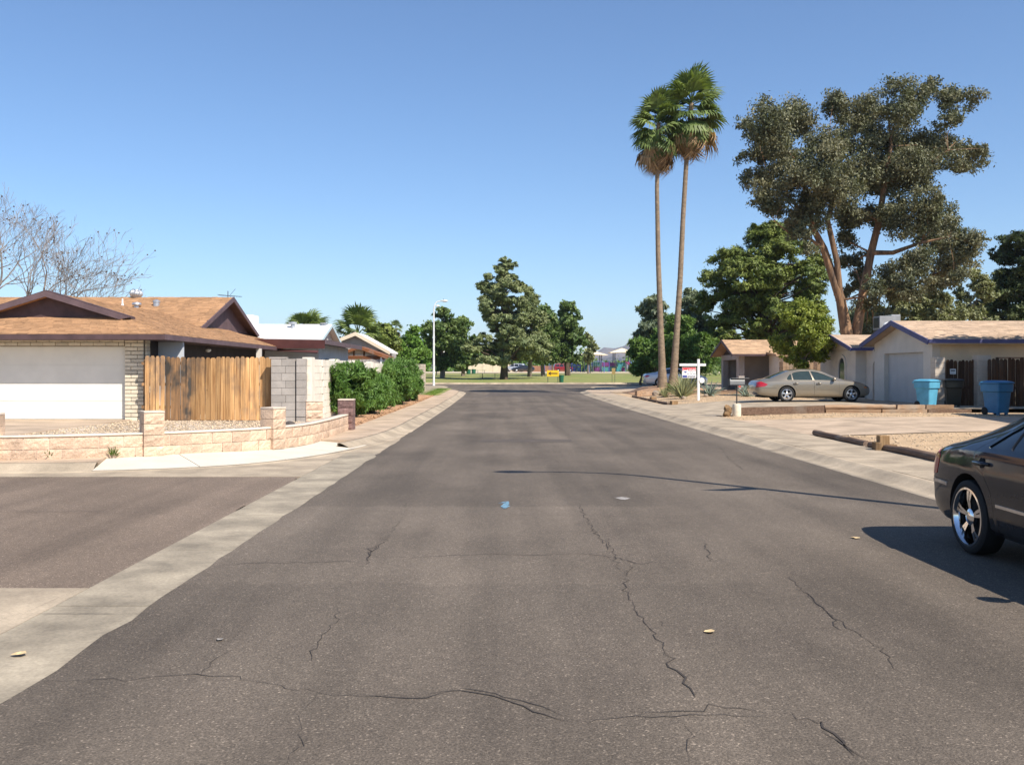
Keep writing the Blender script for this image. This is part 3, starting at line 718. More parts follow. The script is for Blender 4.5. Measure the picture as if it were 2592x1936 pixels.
# main body roof: ridge across, gablet to the right
rz_, ry_, gx_ = 4.81, 40.3, -11.8
fy, by = 34.2, 46.4; gzb = 3.36; gf = fy + (ry_ - fy) * (gzb - EZ) / (rz_ - EZ); gb = by - (by - ry_) * (gzb - EZ) / (rz_ - EZ)
roof_plane(hl, (-30, fy, EZ), (gx_, fy, EZ), (-30, ry_, rz_), (gx_, ry_, rz_), 'shingle_brown', seed=21)
roof_plane(hl, (gx_, by, EZ), (-30, by, EZ), (gx_, ry_, rz_), (-30, ry_, rz_), 'shingle_brown', tabs=False)
shingles(hl, (gx_, gf, gzb), (gx_ + .4, gf, gzb), (gx_, ry_, rz_), (gx_ + .4, ry_, rz_), 'shingle_brown', seed=22)
m = MB(); m.prism([(gx_, gf, gzb), (gx_, ry_, rz_), (gx_, gb, gzb), (gx_, gb, gzb - .08), (gx_, ry_, rz_ - .09), (gx_, gf, gzb - .08)], (.4, 0, 0)); m.build('gable_overhang', MATS['fascia_brown'], hl)
roof_plane(hl, (EX, EYF + .1, EZ - .004), (EX, by, EZ - .004), (gx_, gf, gzb), (gx_, gb, gzb), 'shingle_brown', seed=23)
m = MB(); m.prism([(gx_ - .02, gf + .1, gzb - .05), (gx_ - .02, ry_, rz_ - .06), (gx_ - .02, gb - .1, gzb - .05)], (.05, 0, 0)); m.build('gable', MATS['trim_mauve'], hl)
for y in (gf, gb):
    a = Vector((gx_ + .4, y, gzb)); b = Vector((gx_ + .4, ry_, rz_ + .02)); s = 1 if y < ry_ else -1
    m = MB(); m.prism([a + Vector((0, -.12 * s, -.03)), b, b + Vector((0, 0, -.2)), a + Vector((0, .32 * s, -.06))], (.045, 0, 0)); m.build('rake_board', MATS['trim_mauve'], hl)
fascia(hl, (EXW, EYF - .02, EZ - .01), (EX + .02, EYF - .02, EZ - .01), .15, 'fascia_brown'); fascia(hl, (EX + .02, EYF, EZ - .01), (EX + .02, 41.0, EZ - .01), .15, 'trim_mauve')
wall(hl, EXW + .1, EX - .05, EYF + .02, 27.5, EZ - .16, EZ - .13, 'fascia_brown', 'soffit'); wall(hl, -10.35, EX - .02, 27.51, 41, EZ - .16, EZ - .13, 'fascia_brown', 'soffit')
# patio cover and rear addition
m = MB(); m.prism([(-12.4, 40.95, 2.66), (-7.36, 39.5, 2.62), (-7.36, 39.5, 2.98), (-12.4, 40.95, 3.1)], (0, .06, 0)); m.build('patio_fascia', MATS['maroon'], hl)
m = MB(); m.prism([(-12.4, 41.0, 3.06), (-7.36, 39.56, 2.95), (-7.36, 49.8, 2.95), (-12.4, 49.8, 3.2)], (0, 0, -.09)); m.build('patio_roof', MATS['fascia_brown'], hl)
fascia(hl, (-7.33, 39.5, 2.99), (-7.33, 49.8, 2.99), .19, 'trim_mauve')
m = MB(); m.prism([(-9.5, 40.9, 2.60), (-7.6, 39.4, 2.50), (-7.45, 38.4, 2.40), (-9.5, 40.2, 2.52)], (0, 0, .03)); m.build('awning_sheet', MATS['maroon'], hl)
wall(hl, -12, -8.0, 41.5, 49.5, GL - .1, 2.86, 'shade_blue_wall', 'addition_wall')
window(hl, (-7.985, 43.4, 1.98), .75, .5, '+x', 'dark_metal'); window(hl, (-7.985, 47.0, 2.0), .7, .45, '+x', 'dark_metal')
MB().box(-9.62, -9.44, 37.2, 37.38, GL - .1, 2.56).build('patio_post', MATS['stucco_white'], hl)
# roof fittings
def roof_vent(c, kind):
    m = MB()
    if kind == 'turbine':
        m.lathe([(.13, -.35), (.13, 0), (.16, .02), (.16, .03)], c, n=20); o = m.build('turbine_vent', MATS['galvanised'], hl, smooth=True)
        k = MB()
        for i in range(20):
            a = 2 * math.pi * i / 20; pts = []
            for j in range(7):
                t = j / 6; r = .16 + .10 * math.sin(t * math.pi); z = .03 + .27 * t; pts.append((c[0] + r * math.cos(a + .25 * t), c[1] + r * math.sin(a + .25 * t), c[2] + z))
            k.tube(pts, .018, 4)
        k.lathe([(.14, .03), (.21, .09), (.235, .165), (.21, .24), (.15, .29), (.13, .33), (.02, .36)], c, n=20); k.build('turbine_blades', MATS['galvanised'], o, smooth=True)
    elif kind == 'pipe': m.lathe([(.10, -.2), (.055, .06), (.035, .12), (.03, .32)], c, n=14); m.build('vent_pipe', MATS['white_paint'], hl, smooth=True)
    elif kind == 'hood':
        m.lathe([(.10, -.2), (.10, .12)], c, n=14); m.lathe([(.17, .1), (.19, .13), (.17, .2), (.03, .23)], c, n=16); m.build('vent_hood', MATS['galvanised'], hl, smooth=True)
    else: m.lathe([(.13, -.2), (.13, .13), (.15, .14), (.15, .2), (.03, .26)], c, n=16); m.build('vent_hood', MATS['galvanised'], hl, smooth=True)
def on_main(u, y): return (PX(u, y), y, EZ + (rz_ - EZ) * (y - fy) / (ry_ - fy))
roof_vent((PX(345, 40.3), 40.3, rz_ - .02), 'turbine'); roof_vent(on_main(310, 38.9), 'pipe'); roof_vent(on_main(346, 38.7), 'hood'); roof_vent(on_main(396, 39.0), 'dome')
an = MB(); ax, ay = PX(577, 44), 44
an.tube([(ax, ay, 3.0), (ax, ay, 5.4)], .018, 6); an.tube([(ax - .45, ay, 5.22), (ax + .62, ay + .1, 5.14)], .012, 5)
for k in range(9): x = ax - .4 + k * .11; an.tube([(x, ay - .35 + k * .02, 5.2 - k*.008), (x, ay + .35 - k * .02, 5.2 - k*.008)], .007, 4)
an.tube([(ax + .1, ay, 5.2), (ax + .35, ay, 5.5)], .008, 4); an.tube([(ax + .1, ay, 5.15), (ax + .4, ay, 4.85)], .008, 4)
an.build('roof_antenna', MATS['dark_metal'], hl)
m = MB(); m.lathe([(.02, 0), (.09, .03), (.1, .1), (.03, .14)], (-10.2, 33, 2.33), n=14); m.build('porch_light', plain('lamp_glass', (.85, .85, .8), .3), hl, smooth=True)

# --- low split-face garden wall along the corner
sf = [splitface_mesh(i, MATS['splitface']) for i in range(5)]; sfb = [splitface_mesh(20 + i, MATS['splitface_brown']) for i in range(2)]
gw = thing('garden_wall', 'low two-course pink split-face block wall curving round the corner lot', 'wall', (-6, 18, .1))
cl = [p for p in wall_path if p.x > -17]; WZ = .115
cum = [0]
for a, b in zip(cl, cl[1:]): cum.append(cum[-1] + (b - a).length)
def at_len(s):
    i = max(0, min(len(cum) - 2, int(np.searchsorted(cum, s)) - 1)); a, b = cl[max(0, i - 2)], cl[min(len(cl) - 1, i + 3)]
    f = (s - cum[i]) / max(1e-6, cum[i+1] - cum[i]); return cl[i].lerp(cl[i+1], max(0, min(1, f))), math.atan2((b - a).y, (b - a).x)
rr = random.Random(9); org = Vector(gw.location); Lw = cum[-1]
for r in range(2):
    s = -.2 if r else 0
    while s < Lw - .1:
        c, a = at_len(max(0, s + .2)); z = zg(c.y) + WZ - .03 + (r + .5) * .205
        link('block', rr.choice(sf), None, gw, Vector((c.x, c.y, z)) - org, (0, 0, a + rr.gauss(0, .006)), (.392, .2, .195)); s += .40
V, Fc = extrude_profile(cl, 1, [(-.085, .02), (-.085, .40), (.085, .40), (.085, .02)], WZ); link('mortar', mesh_np('mortar', V, Fc), MATS['mortar_pink'], gw, -org)
V, Fc = extrude_profile(cl, 1, [(-.105, .385), (-.105, .425), (.105, .425), (.105, .385), (-.105, .385)], WZ); link('cap', mesh_np('cap', V, Fc), M('cap_sunlit', (.70, .58, .46), var=.1, scale=4, fine=.15), gw, -org)  # cap paler than the blocks: sunlight on the top put into its colour
def wall_pillar(u, rows, brown=False, off=0):
    i = min(range(len(cl)), key=lambda k: abs((1269 + F * cl[k].x / cl[k].y) - u)); c, a = at_len(cum[i])
    n = Vector((-math.sin(a), math.cos(a), 0)) * off; ms = sfb if brown else sf
    for r in range(rows):
        link('pillar_block', rr.choice(ms), None, gw, Vector((c.x, c.y, zg(c.y) + WZ - .03 + (r + .5) * .205)) + n - org, (0, 0, a), (.36, .36, .197))
    link('pillar_cap', unit_cap, None, gw, Vector((c.x, c.y, zg(c.y) + WZ - .03 + rows * .205 + .012)) + n - org, (0, 0, a), (.37, .37, .03))
unit_cap = bevel_box_mesh('cap', 1, 1, 1, .03); unit_cap.materials.append(MATS['cap_sunlit'])
wall_pillar(-22, 4); wall_pillar(381, 4); wall_pillar(694, 4)
e = cl[-1]
for r in range(4): link('pillar_block', sfb[r % 2], None, gw, Vector((e.x + .02, e.y + .22, zg(e.y) + WZ - .03 + (r + .5) * .205)) - org, (0, 0, 0), (.40, .40, .197))
link('pillar_cap', unit_cap, None, gw, Vector((e.x + .02, e.y + .22, zg(e.y) + WZ - .03 + 4 * .205 + .012)) - org, (0, 0, 0), (.41, .41, .03))
# short free pillar inside the yard
bp_ = thing('block_pillar', 'short pink block pillar standing inside the corner yard by the white wall', 'pillar', (-4.62, 23.4, .2))
for r in range(4): link('block', sf[r], None, bp_, (0, 0, -.1 + (r + .5) * .205), (0, 0, .25), (.4, .4, .197))
link('cap', unit_cap, None, bp_, (0, 0, .735), (0, 0, .25), (.41, .41, .03))
rk = MB(); rk.lathe([(.02, -.02), (.14, .03), (.17, .1), (.12, .2), (.02, .23)], (-5.05, 22.6, .25), n=9)
tag(rk.build('dark_rock', M('rock_dark', (.09, .075, .065), var=.3, scale=6, bump=.6, bscale=12), None, (-5.05, 22.6, .25)), 'small dark stone at the foot of the white block wall', 'rock')

# --- wooden fence and gate between garage and block wall
fw = thing('wood_fence', 'tall dog-eared wooden fence boards between the garage and the block wall', 'fence', (-8.3, 27.05, GL))
rr = random.Random(12); pm = []
for k in range(4):
    m = MB(); w = .5
    m.prism([(-w, 0, 0), (w, 0, 0), (w, 0, .965 + k*.004), (.24, 0, 1), (-.24, 0, 1), (-w, 0, .965 + k*.006)], (0, 1, 0)); pm.append(m.mesh('plank'))
pst = [p.copy() for p in pm]
for p in pm: p.materials.append(MATS['fence_wood'])
for p in pst: p.materials.append(MATS['fence_stained'])
x = PX(366, 27.05)
edges = [PX(366, 27.05), PX(412, 27.05), PX(475, 27.05), PX(690, 27.05)]
i = 0
while x < edges[3] - .05:
    w = rr.uniform(.125, .165); h = 1.80 + rr.uniform(-.02, .02)
    gate = edges[1] < x < edges[2]
    if x < edges[1]: h += .03
    o = link('plank', rr.choice(pst if gate else pm), None, fw, (x + w/2 + 8.3, -.012 if gate else rr.uniform(-.004, .008), .02), (0, rr.gauss(0, .004), 0), (w - rr.uniform(.004, .016) - (.014 if x < edges[1] else 0), .018, h))
    x += w
for z in (.35, 1.0, 1.6): MB().box(-10.28, -6.56, 27.09, 27.13, GL + z, GL + z + .085).build('rail', MATS['fence_stained'], fw)
for px_ in (-10.2, -8.95, -6.68): MB().box(px_ - .045, px_ + .045, 27.14, 27.23, GL, GL + 1.75).build('post', MATS['fence_stained'], fw)

# --- concrete block wall: grey return by the fence and long pale wall along the street
ub = bevel_box_mesh('block', 1, 1, 1, .018); 
def ublock(mat): m = ub.copy(); m.materials.append(MATS[mat]); return m
ubg, ubw, ubt = ublock('block_grey'), ublock('block_white'), ublock('block_tan')
bw = thing('block_wall', 'tall concrete block wall, grey at its end and pale along the pavement', 'wall', (-5.55, 27, .1))
BH, rows = .205, 9; wz0 = .17
org = Vector(bw.location)
def block(c, a, s, me, parent=bw): return link('block', me, None, parent, Vector(c) - org, (0, 0, a), s)
for r in range(rows):                                                # return wall facing the street corner
    z = wz0 + (r + .5) * BH
    x0, x1 = PX(688, 26.75), PX(750, 26.75)
    for a, b in (((x0, x0 + .41), (x0 + .41, x1)) if r % 2 else ((x0, x0 + .3), (x0 + .3, x1))): block(((a + b)/2, 26.75, z), 0, (b - a - .008, .2, BH - .008), ubg)
    for a, b in (((x1 + .03, x1 + .29),)): block(((a + b)/2, 26.72, z + (.01 if r else 0)), 0, (b - a - .006, .26, BH - .008), ubg)
block((PX(700, 26.75) + .06, 26.75, wz0 + rows * BH + .025), 0, (.5, .22, .05), ubg)
MB().box(PX(688, 26.75) + .02, PX(750, 26.75) - .01, 26.68, 26.82, .1, wz0 + rows * BH - .01).build('mortar', MATS['mortar_grey'], bw)
MB().box(PX(750, 26.75) + .004, PX(750, 26.75) + .028, 26.72, 26.8, .1, wz0 + rows * BH - .01).build('expansion_joint', MATS['black_trim'], bw)
WXX = -5.5; y = 26.87; k = 0; rest = MB()
def wall_mat(yy): return ubw if yy < 47 else ubt
while y < 67:
    top = zg(y)*.9 + wz0 + (.02 if int((y - 26) / 4.2) % 2 else 0)
    pil = (k % 10 == 4)
    for r in range(rows):
        off = .205 if r % 2 else 0; c = (WXX + (.02 if pil else 0), y + off + .205, top + (r + .5) * BH)
        if y < 37.5: block(c, math.pi / 2, (.402, .2, BH - .007), wall_mat(y))
        elif y < 47: rest.box(c[0] - .1, c[0] + .1, c[1] - .2, c[1] + .2, c[2] - BH/2 + .004, c[2] + BH/2 - .004)
        else:
            if r == 0: pass
    y += .41; k += 1
tag(rest.build('blocks', MATS['block_white'], bw), kind='stuff')
rest = MB(); y = 47.07
while y < 52.5:
    for r in range(rows):
        c = (WXX, y + (.205 if r % 2 else 0), zg(y)*.9 + wz0 + (r + .5) * BH); rest.box(c[0]-.1, c[0]+.1, c[1]-.2, c[1]+.2, c[2]-BH/2+.004, c[2]+BH/2-.004)
    y += .41
while y < 67:
    for r in range(rows):
        c = (WXX, y + (.205 if r % 2 else 0), zg(y)*.9 + wz0 + .06 + (r + .5) * BH); rest.box(c[0]-.1, c[0]+.1, c[1]-.2, c[1]+.2, c[2]-BH/2+.004, c[2]+BH/2-.004)
    y += .41
tag(rest.build('blocks', MATS['block_tan'], bw), kind='stuff')
m = MB()
for y0, y1 in zip(rng(26.9, 67, 4)[:-1], rng(26.9, 67, 4)[1:]): m.hexa([(WXX-.085, y0, zg(y0)*.9), (WXX+.085, y0, zg(y0)*.9), (WXX+.085, y1, zg(y1)*.9), (WXX-.085, y1, zg(y1)*.9)], [(WXX-.085, y0, zg(y0)*.9+wz0+rows*BH-.01), (WXX+.085, y0, zg(y0)*.9+wz0+rows*BH-.01), (WXX+.085, y1, zg(y1)*.9+wz0+rows*BH-.01), (WXX-.085, y1, zg(y1)*.9+wz0+rows*BH-.01)])
m.build('mortar', MATS['mortar_grey'], bw)
for yy in (26.9, 31.1, 35.3, 39.5, 46.8, 50.9, 52.6, 60, 66.9): MB().box(WXX - .14, WXX + .13, yy - .02, yy + .4, zg(yy)*.9 + .1, zg(yy)*.9 + wz0 + rows * BH + .05).build('pier', MATS['block_white' if yy < 47 else 'block_tan'], bw)

# --- white-roofed house behind the corner house
h2 = thing('white_roof_house', 'house with a bright white roof behind the corner house', 'house', (-17, 56, .2))
wall(h2, -26, -10.4, 53.4, 58.6, .1, 3.5, 'stucco_beige')
roof_plane(h2, (-26, 52.9, 3.5), (-10, 52.9, 3.5), (-26, 56, 4.45), (-10, 56, 4.45), 'roof_white', expo=.5, tabw=1.2, seed=31)
roof_plane(h2, (-10, 59.1, 3.5), (-26, 59.1, 3.5), (-10, 56, 4.45), (-26, 56, 4.45), 'roof_white', tabs=False)
m = MB(); m.prism([(-10.4, 53.1, 3.4), (-10.4, 56, 4.38), (-10.4, 58.9, 3.4)], (.05, 0, 0)); m.build('gable', MATS['stucco_white'], h2)
for y in (52.9, 59.1): m = MB(); m.prism([(-10, y, 3.5), (-10, 56, 4.46), (-10, 56, 4.28), (-10, y, 3.34)], (.04, 0, 0)); m.build('rake_board', M('trim_pale_blue', (.5, .62, .66), var=.08), h2)
wall(h2, PX(598, 56), PX(646, 56), 55.4, 56.8, 4.2, 4.98, 'white_paint', 'roof_cooler')
wall(h2, PX(600, 57), PX(616, 57), 57, 57.4, 4.2, 5.12, 'shingle_clay', 'chimney')
for u, y, k in ((741, 55.2, .3), (820, 55.8, .12)):
    z = 3.5 + .95 * (y - 52.9) / 3.1; m = MB(); m.lathe([(.14, -.1), (.14, .25 * k * 3), (.24, .27 * k * 3), (.24, .36 * k * 3), (.03, .4 * k * 3)], (PX(u, y), y, z), n=14); m.build('roof_vent', MATS['galvanised'], h2, smooth=True)
# --- tan gabled house and timber patio cover beyond the wall
h3 = thing('tan_gable_house', 'tan gabled house with pale roof seen above the block wall', 'house', (-9.6, 66, .2))
ax, az = PX(901, 62), 4.22
wall(h3, ax - 2.9, ax + 1.75, 62.2, 70, .1, 3.05, 'stucco_grey')
m = MB(); m.prism([(ax - 2.9, 62.2, 3.0), (ax + 1.75, 62.2, 3.0), (ax + 1.75, 62.2, 3.15), (ax, 62.2, az - .1), (ax - 2.9, 62.2, 3.1)], (0, .1, 0)); m.build('gable', MATS['stucco_grey'], h3)
roof_plane(h3, (ax + 2.2, 61.8, 2.98), (ax + 2.2, 67, 2.98), (ax, 61.8, az), (ax, 67, az), 'roof_white', expo=.4, tabw=.9, seed=41)
roof_plane(h3, (ax - 3.1, 67, 2.98), (ax - 3.1, 61.8, 2.98), (ax, 67, az), (ax, 61.8, az), 'roof_white', tabs=False)
for s, ex in ((1, 2.25), (-1, -3.15)): m = MB(); m.prism([(ax + ex, 61.78, 2.97), (ax, 61.78, az + .03), (ax, 61.78, az - .22), (ax + ex, 61.78, 2.76)], (0, -.06, 0)); m.build('rake_board', MATS['stucco_beige'], h3)
pg = thing('patio_cover', 'brown timber patio cover with low gable roof behind the block wall', 'patio cover', (-8.2, 57, .2))
ax, az = PX(911, 56), 3.17
for s, ex, ez in ((1, 1.7, 2.56), (-1, -1.9, 2.52)):
    m = MB(); m.prism([(ax, 55.6, az), (ax + ex, 55.6, ez), (ax + ex, 55.6, ez - .07), (ax, 55.6, az - .07)], (0, 3.2, 0)); m.build('roof_slope', MATS['pergola_wood'], pg)
    m = MB(); m.bar((ax, 55.55, az - .1), (ax + ex, 55.55, ez - .1), .05, .16); m.build('rafter', MATS['pergola_wood'], pg)
m = MB(); m.prism([(ax - 1.3, 56.0, 2.62), (ax + 1.2, 56.0, 2.62), (ax, 56.0, az - .1)], (0, .03, 0)); m.build('gable_infill', MATS['stucco_beige'], pg)
for x in (ax - .35, ax + .25): MB().box(x - .04, x + .04, 55.94, 55.99, 2.5, 3.0).build('strut', MATS['pergola_wood'], pg)
MB().box(ax - 1.6, ax + 1.5, 55.7, 55.8, 2.38, 2.6).build('beam', MATS['pergola_wood'], pg)
for k in range(14): x = ax - 1.5 + k * .22; MB().bar((x, 55.85, 2.12), (x + .14, 55.85, 2.36), .03, .03).build('lattice_slat', MATS['white_paint'], pg)
MB().box(ax - 1.6, ax + 1.45, 55.86, 55.9, 2.1, 2.14).build('lattice_rail', MATS['stucco_beige'], pg)
for x, y in ((ax - 1.5, 55.75), (ax + 1.3, 55.75), (ax - 1.5, 58.6), (ax + 1.3, 58.6)): MB().box(x - .06, x + .06, y - .06, y + .06, .1, 2.5).build('post', MATS['white_paint'], pg)

# --- house on the right: pale stucco, tan shingle roof, blue trim, garage facing the street
GR = .33
h4 = thing('stucco_house', 'pale stucco house with tan shingle roof, blue trim and garage facing the street', 'house', (20, 42, GR))
X0 = 17.0; ey0, ey1, ary, arz, aez = 36.65, 43.6, 40.1, 3.80, 2.90
gy0, gy1 = 38.2, 42.1
wall(h4, X0, X0 + .3, 37.4, gy0, GR - .1, 2.9, 'stucco_white'); wall(h4, X0, X0 + .3, gy1, 43.2, GR - .1, 2.9, 'stucco_white'); wall(h4, X0, X0 + .3, gy0, gy1, 2.45, 2.9, 'stucco_white')
m = MB(); m.prism([(X0, 37.4, 2.9), (X0, 43.2, 2.9), (X0, ary, arz - .12)], (.3, 0, 0)); m.build('gable', MATS['stucco_white'], h4)
wall(h4, X0 + .3, 34, 37.42, 37.7, GR - .1, 2.9, 'stucco_beige'); wall(h4, X0 + .3, 34, 42.9, 43.2, GR - .1, 2.9, 'stucco_white'); wall(h4, 33.8, 34, 37.7, 42.9, GR - .1, 2.9, 'stucco_white')
garage_door(h4, gy0, gy1, X0 + .2, GR, 2.45, 'door_grey', 4, 4, 'y')
RX = 16.5
roof_plane(h4, (RX, ey0, aez), (35, ey0, aez), (RX, ary, arz), (35, ary, arz), 'shingle_tan', seed=51, tabw=.36)
roof_plane(h4, (35, ey1, aez), (RX, ey1, aez), (35, ary, arz), (RX, ary, arz), 'shingle_tan', tabs=False)
for y in (ey0, ey1): m = MB(); m.prism([(RX, y, aez + .02), (RX, ary, arz + .02), (RX, ary, arz - .19), (RX, y, aez - .19)], (-.045, 0, 0)); m.build('rake_board', MATS['trim_blue'], h4)
fascia(h4, (RX, ey0 - .02, aez + .005), (35, ey0 - .02, aez + .005), .15, 'trim_blue')
wall(h4, RX + .05, 34.9, ey0 + .02, 37.42, aez - .17, aez - .14, 'stucco_beige', 'soffit')
MB().box(21.5, 24, 36.3, 37.5, 2.98, 3.22).build('skylight', MATS['galvanised'], h4)
# bedroom wing with arched niche
bx0, by0, by1 = 17.0, 45.5, 50.5; b_ez, b_az, b_ay = 2.78, 3.5, 47.6
wall(h4, bx0, 28, by0, by1, GR - .1, 2.72, 'stucco_white', 'wing_wall')
m = MB(); m.prism([(bx0, by0, 2.7), (bx0, by1, 2.7), (bx0, b_ay, b_az - .1)], (.2, 0, 0)); m.build('gable', MATS['stucco_white'], h4)
roof_plane(h4, (RX, 44.7, b_ez), (27, 44.7, b_ez), (RX, b_ay, b_az), (27, b_ay, b_az), 'shingle_tan', seed=52, tabw=.36)
roof_plane(h4, (27, 50.9, b_ez), (RX, 50.9, b_ez), (27, b_ay, b_az), (RX, b_ay, b_az), 'shingle_tan', tabs=False)
for y in (44.7, 50.9): m = MB(); m.prism([(RX, y, b_ez + .02), (RX, b_ay, b_az + .02), (RX, b_ay, b_az - .16), (RX, y, b_ez - .16)], (-.045, 0, 0)); m.build('rake_board', MATS['trim_blue'], h4)
fascia(h4, (RX, 44.68, b_ez + .005), (20, 44.68, b_ez + .005), .14, 'trim_blue')
def arch_pts(x, yc, w, z0, z1, n=10):
    r = w / 2; pts = [(x, yc - r, z0), (x, yc - r, z1 - r)]
    pts += [(x, yc - r * math.cos(math.pi * k / n), z1 - r + r * math.sin(math.pi * k / n)) for k in range(1, n)]
    return pts + [(x, yc + r, z1 - r), (x, yc + r, z0)]
out, inn = arch_pts(bx0 - .06, 47.25, 1.15, .95, 2.5), arch_pts(bx0 - .06, 47.25, .85, .95, 2.35)
m = MB(); k = len(out); vs = [Vector(p) for p in out + inn]; vs += [v + Vector((.062, 0, 0)) for v in vs]
m.add(vs, [(i, i+1, k+i+1, k+i) for i in range(k-1)] + [(2*k+i, 2*k+i+1, i+1, i) for i in range(k-1)] + [(k+i, k+i+1, 3*k+i+1, 3*k+i) for i in range(k-1)])
aw = m.build('arched_window', MATS['stucco_white'], h4)
m = MB(); m.prism([Vector(p) + Vector((.045, 0, 0)) for p in inn], (.012, 0, 0)); m.build('pane', MATS['window_glass'], aw)
MB().box(bx0 - .12, bx0, 46.4, 48.1, .86, .95).build('window_sill', MATS['stucco_grey'], h4)
# entry arch between the two wings
m = MB(); yc = 44.3; o = arch_pts(17.5, yc, .75, GR, 2.2)
m.prism([(17.5, 43.2, GR - .1)] + [(17.5, yc - .375, GR - .1)] + o + [(17.5, yc + .375, GR - .1), (17.5, 45.5, GR - .1), (17.5, 45.5, 2.7), (17.5, 43.2, 2.7)], (.25, 0, 0)); m.build('entry_arch', MATS['stucco_white'], h4)
wall(h4, 20.5, 20.7, 43.2, 45.5, GR - .1, 2.7, 'stucco_white', 'porch_wall')
# roof cooler and dome
ac = thing('rooftop_cooler', 'grey boxy air cooler on the tan roof behind the blue gable', 'air cooler', (PX(2243, 44.0), 44.0, 3.6))
MB().box(-.45, .5, -.4, .4, -.0, .62).loc('housing', M('cooler_grey', (.26, .27, .28), var=.12, scale=4, rough=.6), ac); MB().box(-.47, -.46, -.3, .3, .08, .55).loc('louvre', MATS['black_trim'], ac)
MB().box(.1, .5, -.38, .38, .62, .68).loc('lid', MATS['galvanised'], ac)
for x in (-.4, .45): MB().box(x - .03, x + .03, -.35, .35, -1.0, 0).loc('stand', MATS['dark_metal'], ac)
dm = MB(); dm.lathe([(.10, -.1), (.10, .03), (.19, .05), (.19, .12), (.12, .2), (.02, .23)], (PX(2247, 41.2), 41.2, arz - .22), n=18)
tag(dm.build('roof_vent', MATS['white_paint'], h4, smooth=True))
# --- gate and fence beside the garage, in deep shade
ff = thing('dark_fence', 'dark brown wooden gate and fence with block posts beside the garage', 'fence', (18, 36.2, GR))
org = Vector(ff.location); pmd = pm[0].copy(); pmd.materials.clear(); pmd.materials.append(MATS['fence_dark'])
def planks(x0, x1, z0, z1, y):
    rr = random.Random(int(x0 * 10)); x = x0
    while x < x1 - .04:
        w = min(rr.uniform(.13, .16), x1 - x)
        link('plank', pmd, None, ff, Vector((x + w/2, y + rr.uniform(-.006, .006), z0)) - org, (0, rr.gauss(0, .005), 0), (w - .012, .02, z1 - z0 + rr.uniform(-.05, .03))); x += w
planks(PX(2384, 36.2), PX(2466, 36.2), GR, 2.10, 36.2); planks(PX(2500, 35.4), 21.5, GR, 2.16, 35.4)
for u0, u1, yy, z1 in ((2361, 2386, 36.15, 2.2), (2468, 2502, 36.1, 2.28)):
    x0, x1 = PX(u0, yy), PX(u1, yy)
    for r in range(9): link('post_block', ubt, None, ff, Vector(((x0 + x1)/2, yy, GR + (r + .5) * (z1 - GR) / 9)) - org, (0, 0, 0), (x1 - x0, .4, (z1 - GR) / 9 - .006))
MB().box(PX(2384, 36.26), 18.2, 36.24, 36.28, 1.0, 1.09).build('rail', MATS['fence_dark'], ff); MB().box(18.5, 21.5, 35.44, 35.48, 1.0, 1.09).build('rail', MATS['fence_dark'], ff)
MB().box(18.5, 21.5, 35.42, 35.5, 2.14, 2.2).build('rail', MATS['timber'], ff)
ns = MB(); ns.box(-.11, .11, -.006, .006, 0, .2); sg = ns.build('gate_sign', MATS['white_paint'], None, (PX(2412, 36.17), 36.168, 1.56)); sg.location = (PX(2412, 36.17), 36.168, 1.56)
sg.data = MB().box(-.11, .11, -.006, .006, 0, .2).mesh('gate_sign'); sg.data.materials.append(MATS['white_paint']); tag(sg, 'small white notice fixed to the dark wooden gate', 'sign')
MB().box(-.08, .08, -.010, -.007, .11, .16).loc('print_bar', MATS['dark_metal'], sg); MB().box(-.08, .08, -.010, -.007, .05, .065).loc('print_bar', MATS['dark_metal'], sg)
# --- brown-roofed house further along on the right
h5 = thing('brown_roof_house', 'grey stucco house with clay brown roof and dark carport past the tan car', 'house', (20, 60, .3))
X2 = 14.5; wall(h5, X2, X2 + .35, 57.9, 58.5, .2, 2.7, 'stucco_grey', 'pillar'); wall(h5, X2, X2 + .35, 62.0, 62.5, .2, 2.7, 'stucco_grey', 'pillar')
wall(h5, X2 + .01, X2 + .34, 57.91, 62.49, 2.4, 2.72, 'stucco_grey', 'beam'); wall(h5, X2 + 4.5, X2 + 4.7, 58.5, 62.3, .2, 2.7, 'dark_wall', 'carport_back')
wall(h5, X2 + .36, 30, 59.3, 59.5, .2, 2.7, 'stucco_grey'); wall(h5, X2 + .36, 30, 62.2, 62.45, .2, 2.7, 'stucco_grey')
wall(h5, 16.35, 17.0, 55.9, 57.9, .2, 2.68, 'stucco_white', 'porch_wall'); wall(h5, 17.3, 28, 56.3, 57.9, .2, 2.62, 'shade_blue_wall', 'porch_bay')
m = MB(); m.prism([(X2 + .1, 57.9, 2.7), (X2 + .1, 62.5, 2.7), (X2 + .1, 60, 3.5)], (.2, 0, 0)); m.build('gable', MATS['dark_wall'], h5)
roof_plane(h5, (13.9, 57.1, 2.72), (30, 57.1, 2.72), (13.9, 59.8, 3.66), (30, 59.8, 3.66), 'shingle_clay', expo=.16, tabw=.4, seed=61)
roof_plane(h5, (30, 62.9, 2.72), (13.9, 62.9, 2.72), (30, 59.8, 3.66), (13.9, 59.8, 3.66), 'shingle_clay', tabs=False)
roof_plane(h5, (16.0, 55.2, 2.66), (29, 55.2, 2.66), (16.0, 57.4, 2.84), (29, 57.4, 2.84), 'shingle_clay', expo=.16, tabw=.4, seed=62)
for y in (57.1, 62.9): m = MB(); m.prism([(13.9, y, 2.74), (13.9, 59.8, 3.68), (13.9, 59.8, 3.5), (13.9, y, 2.58)], (-.04, 0, 0)); m.build('rake_board', MATS['fascia_brown'], h5)
fascia(h5, (13.9, 57.08, 2.72), (16.0, 57.08, 2.72), .12, 'fascia_brown')
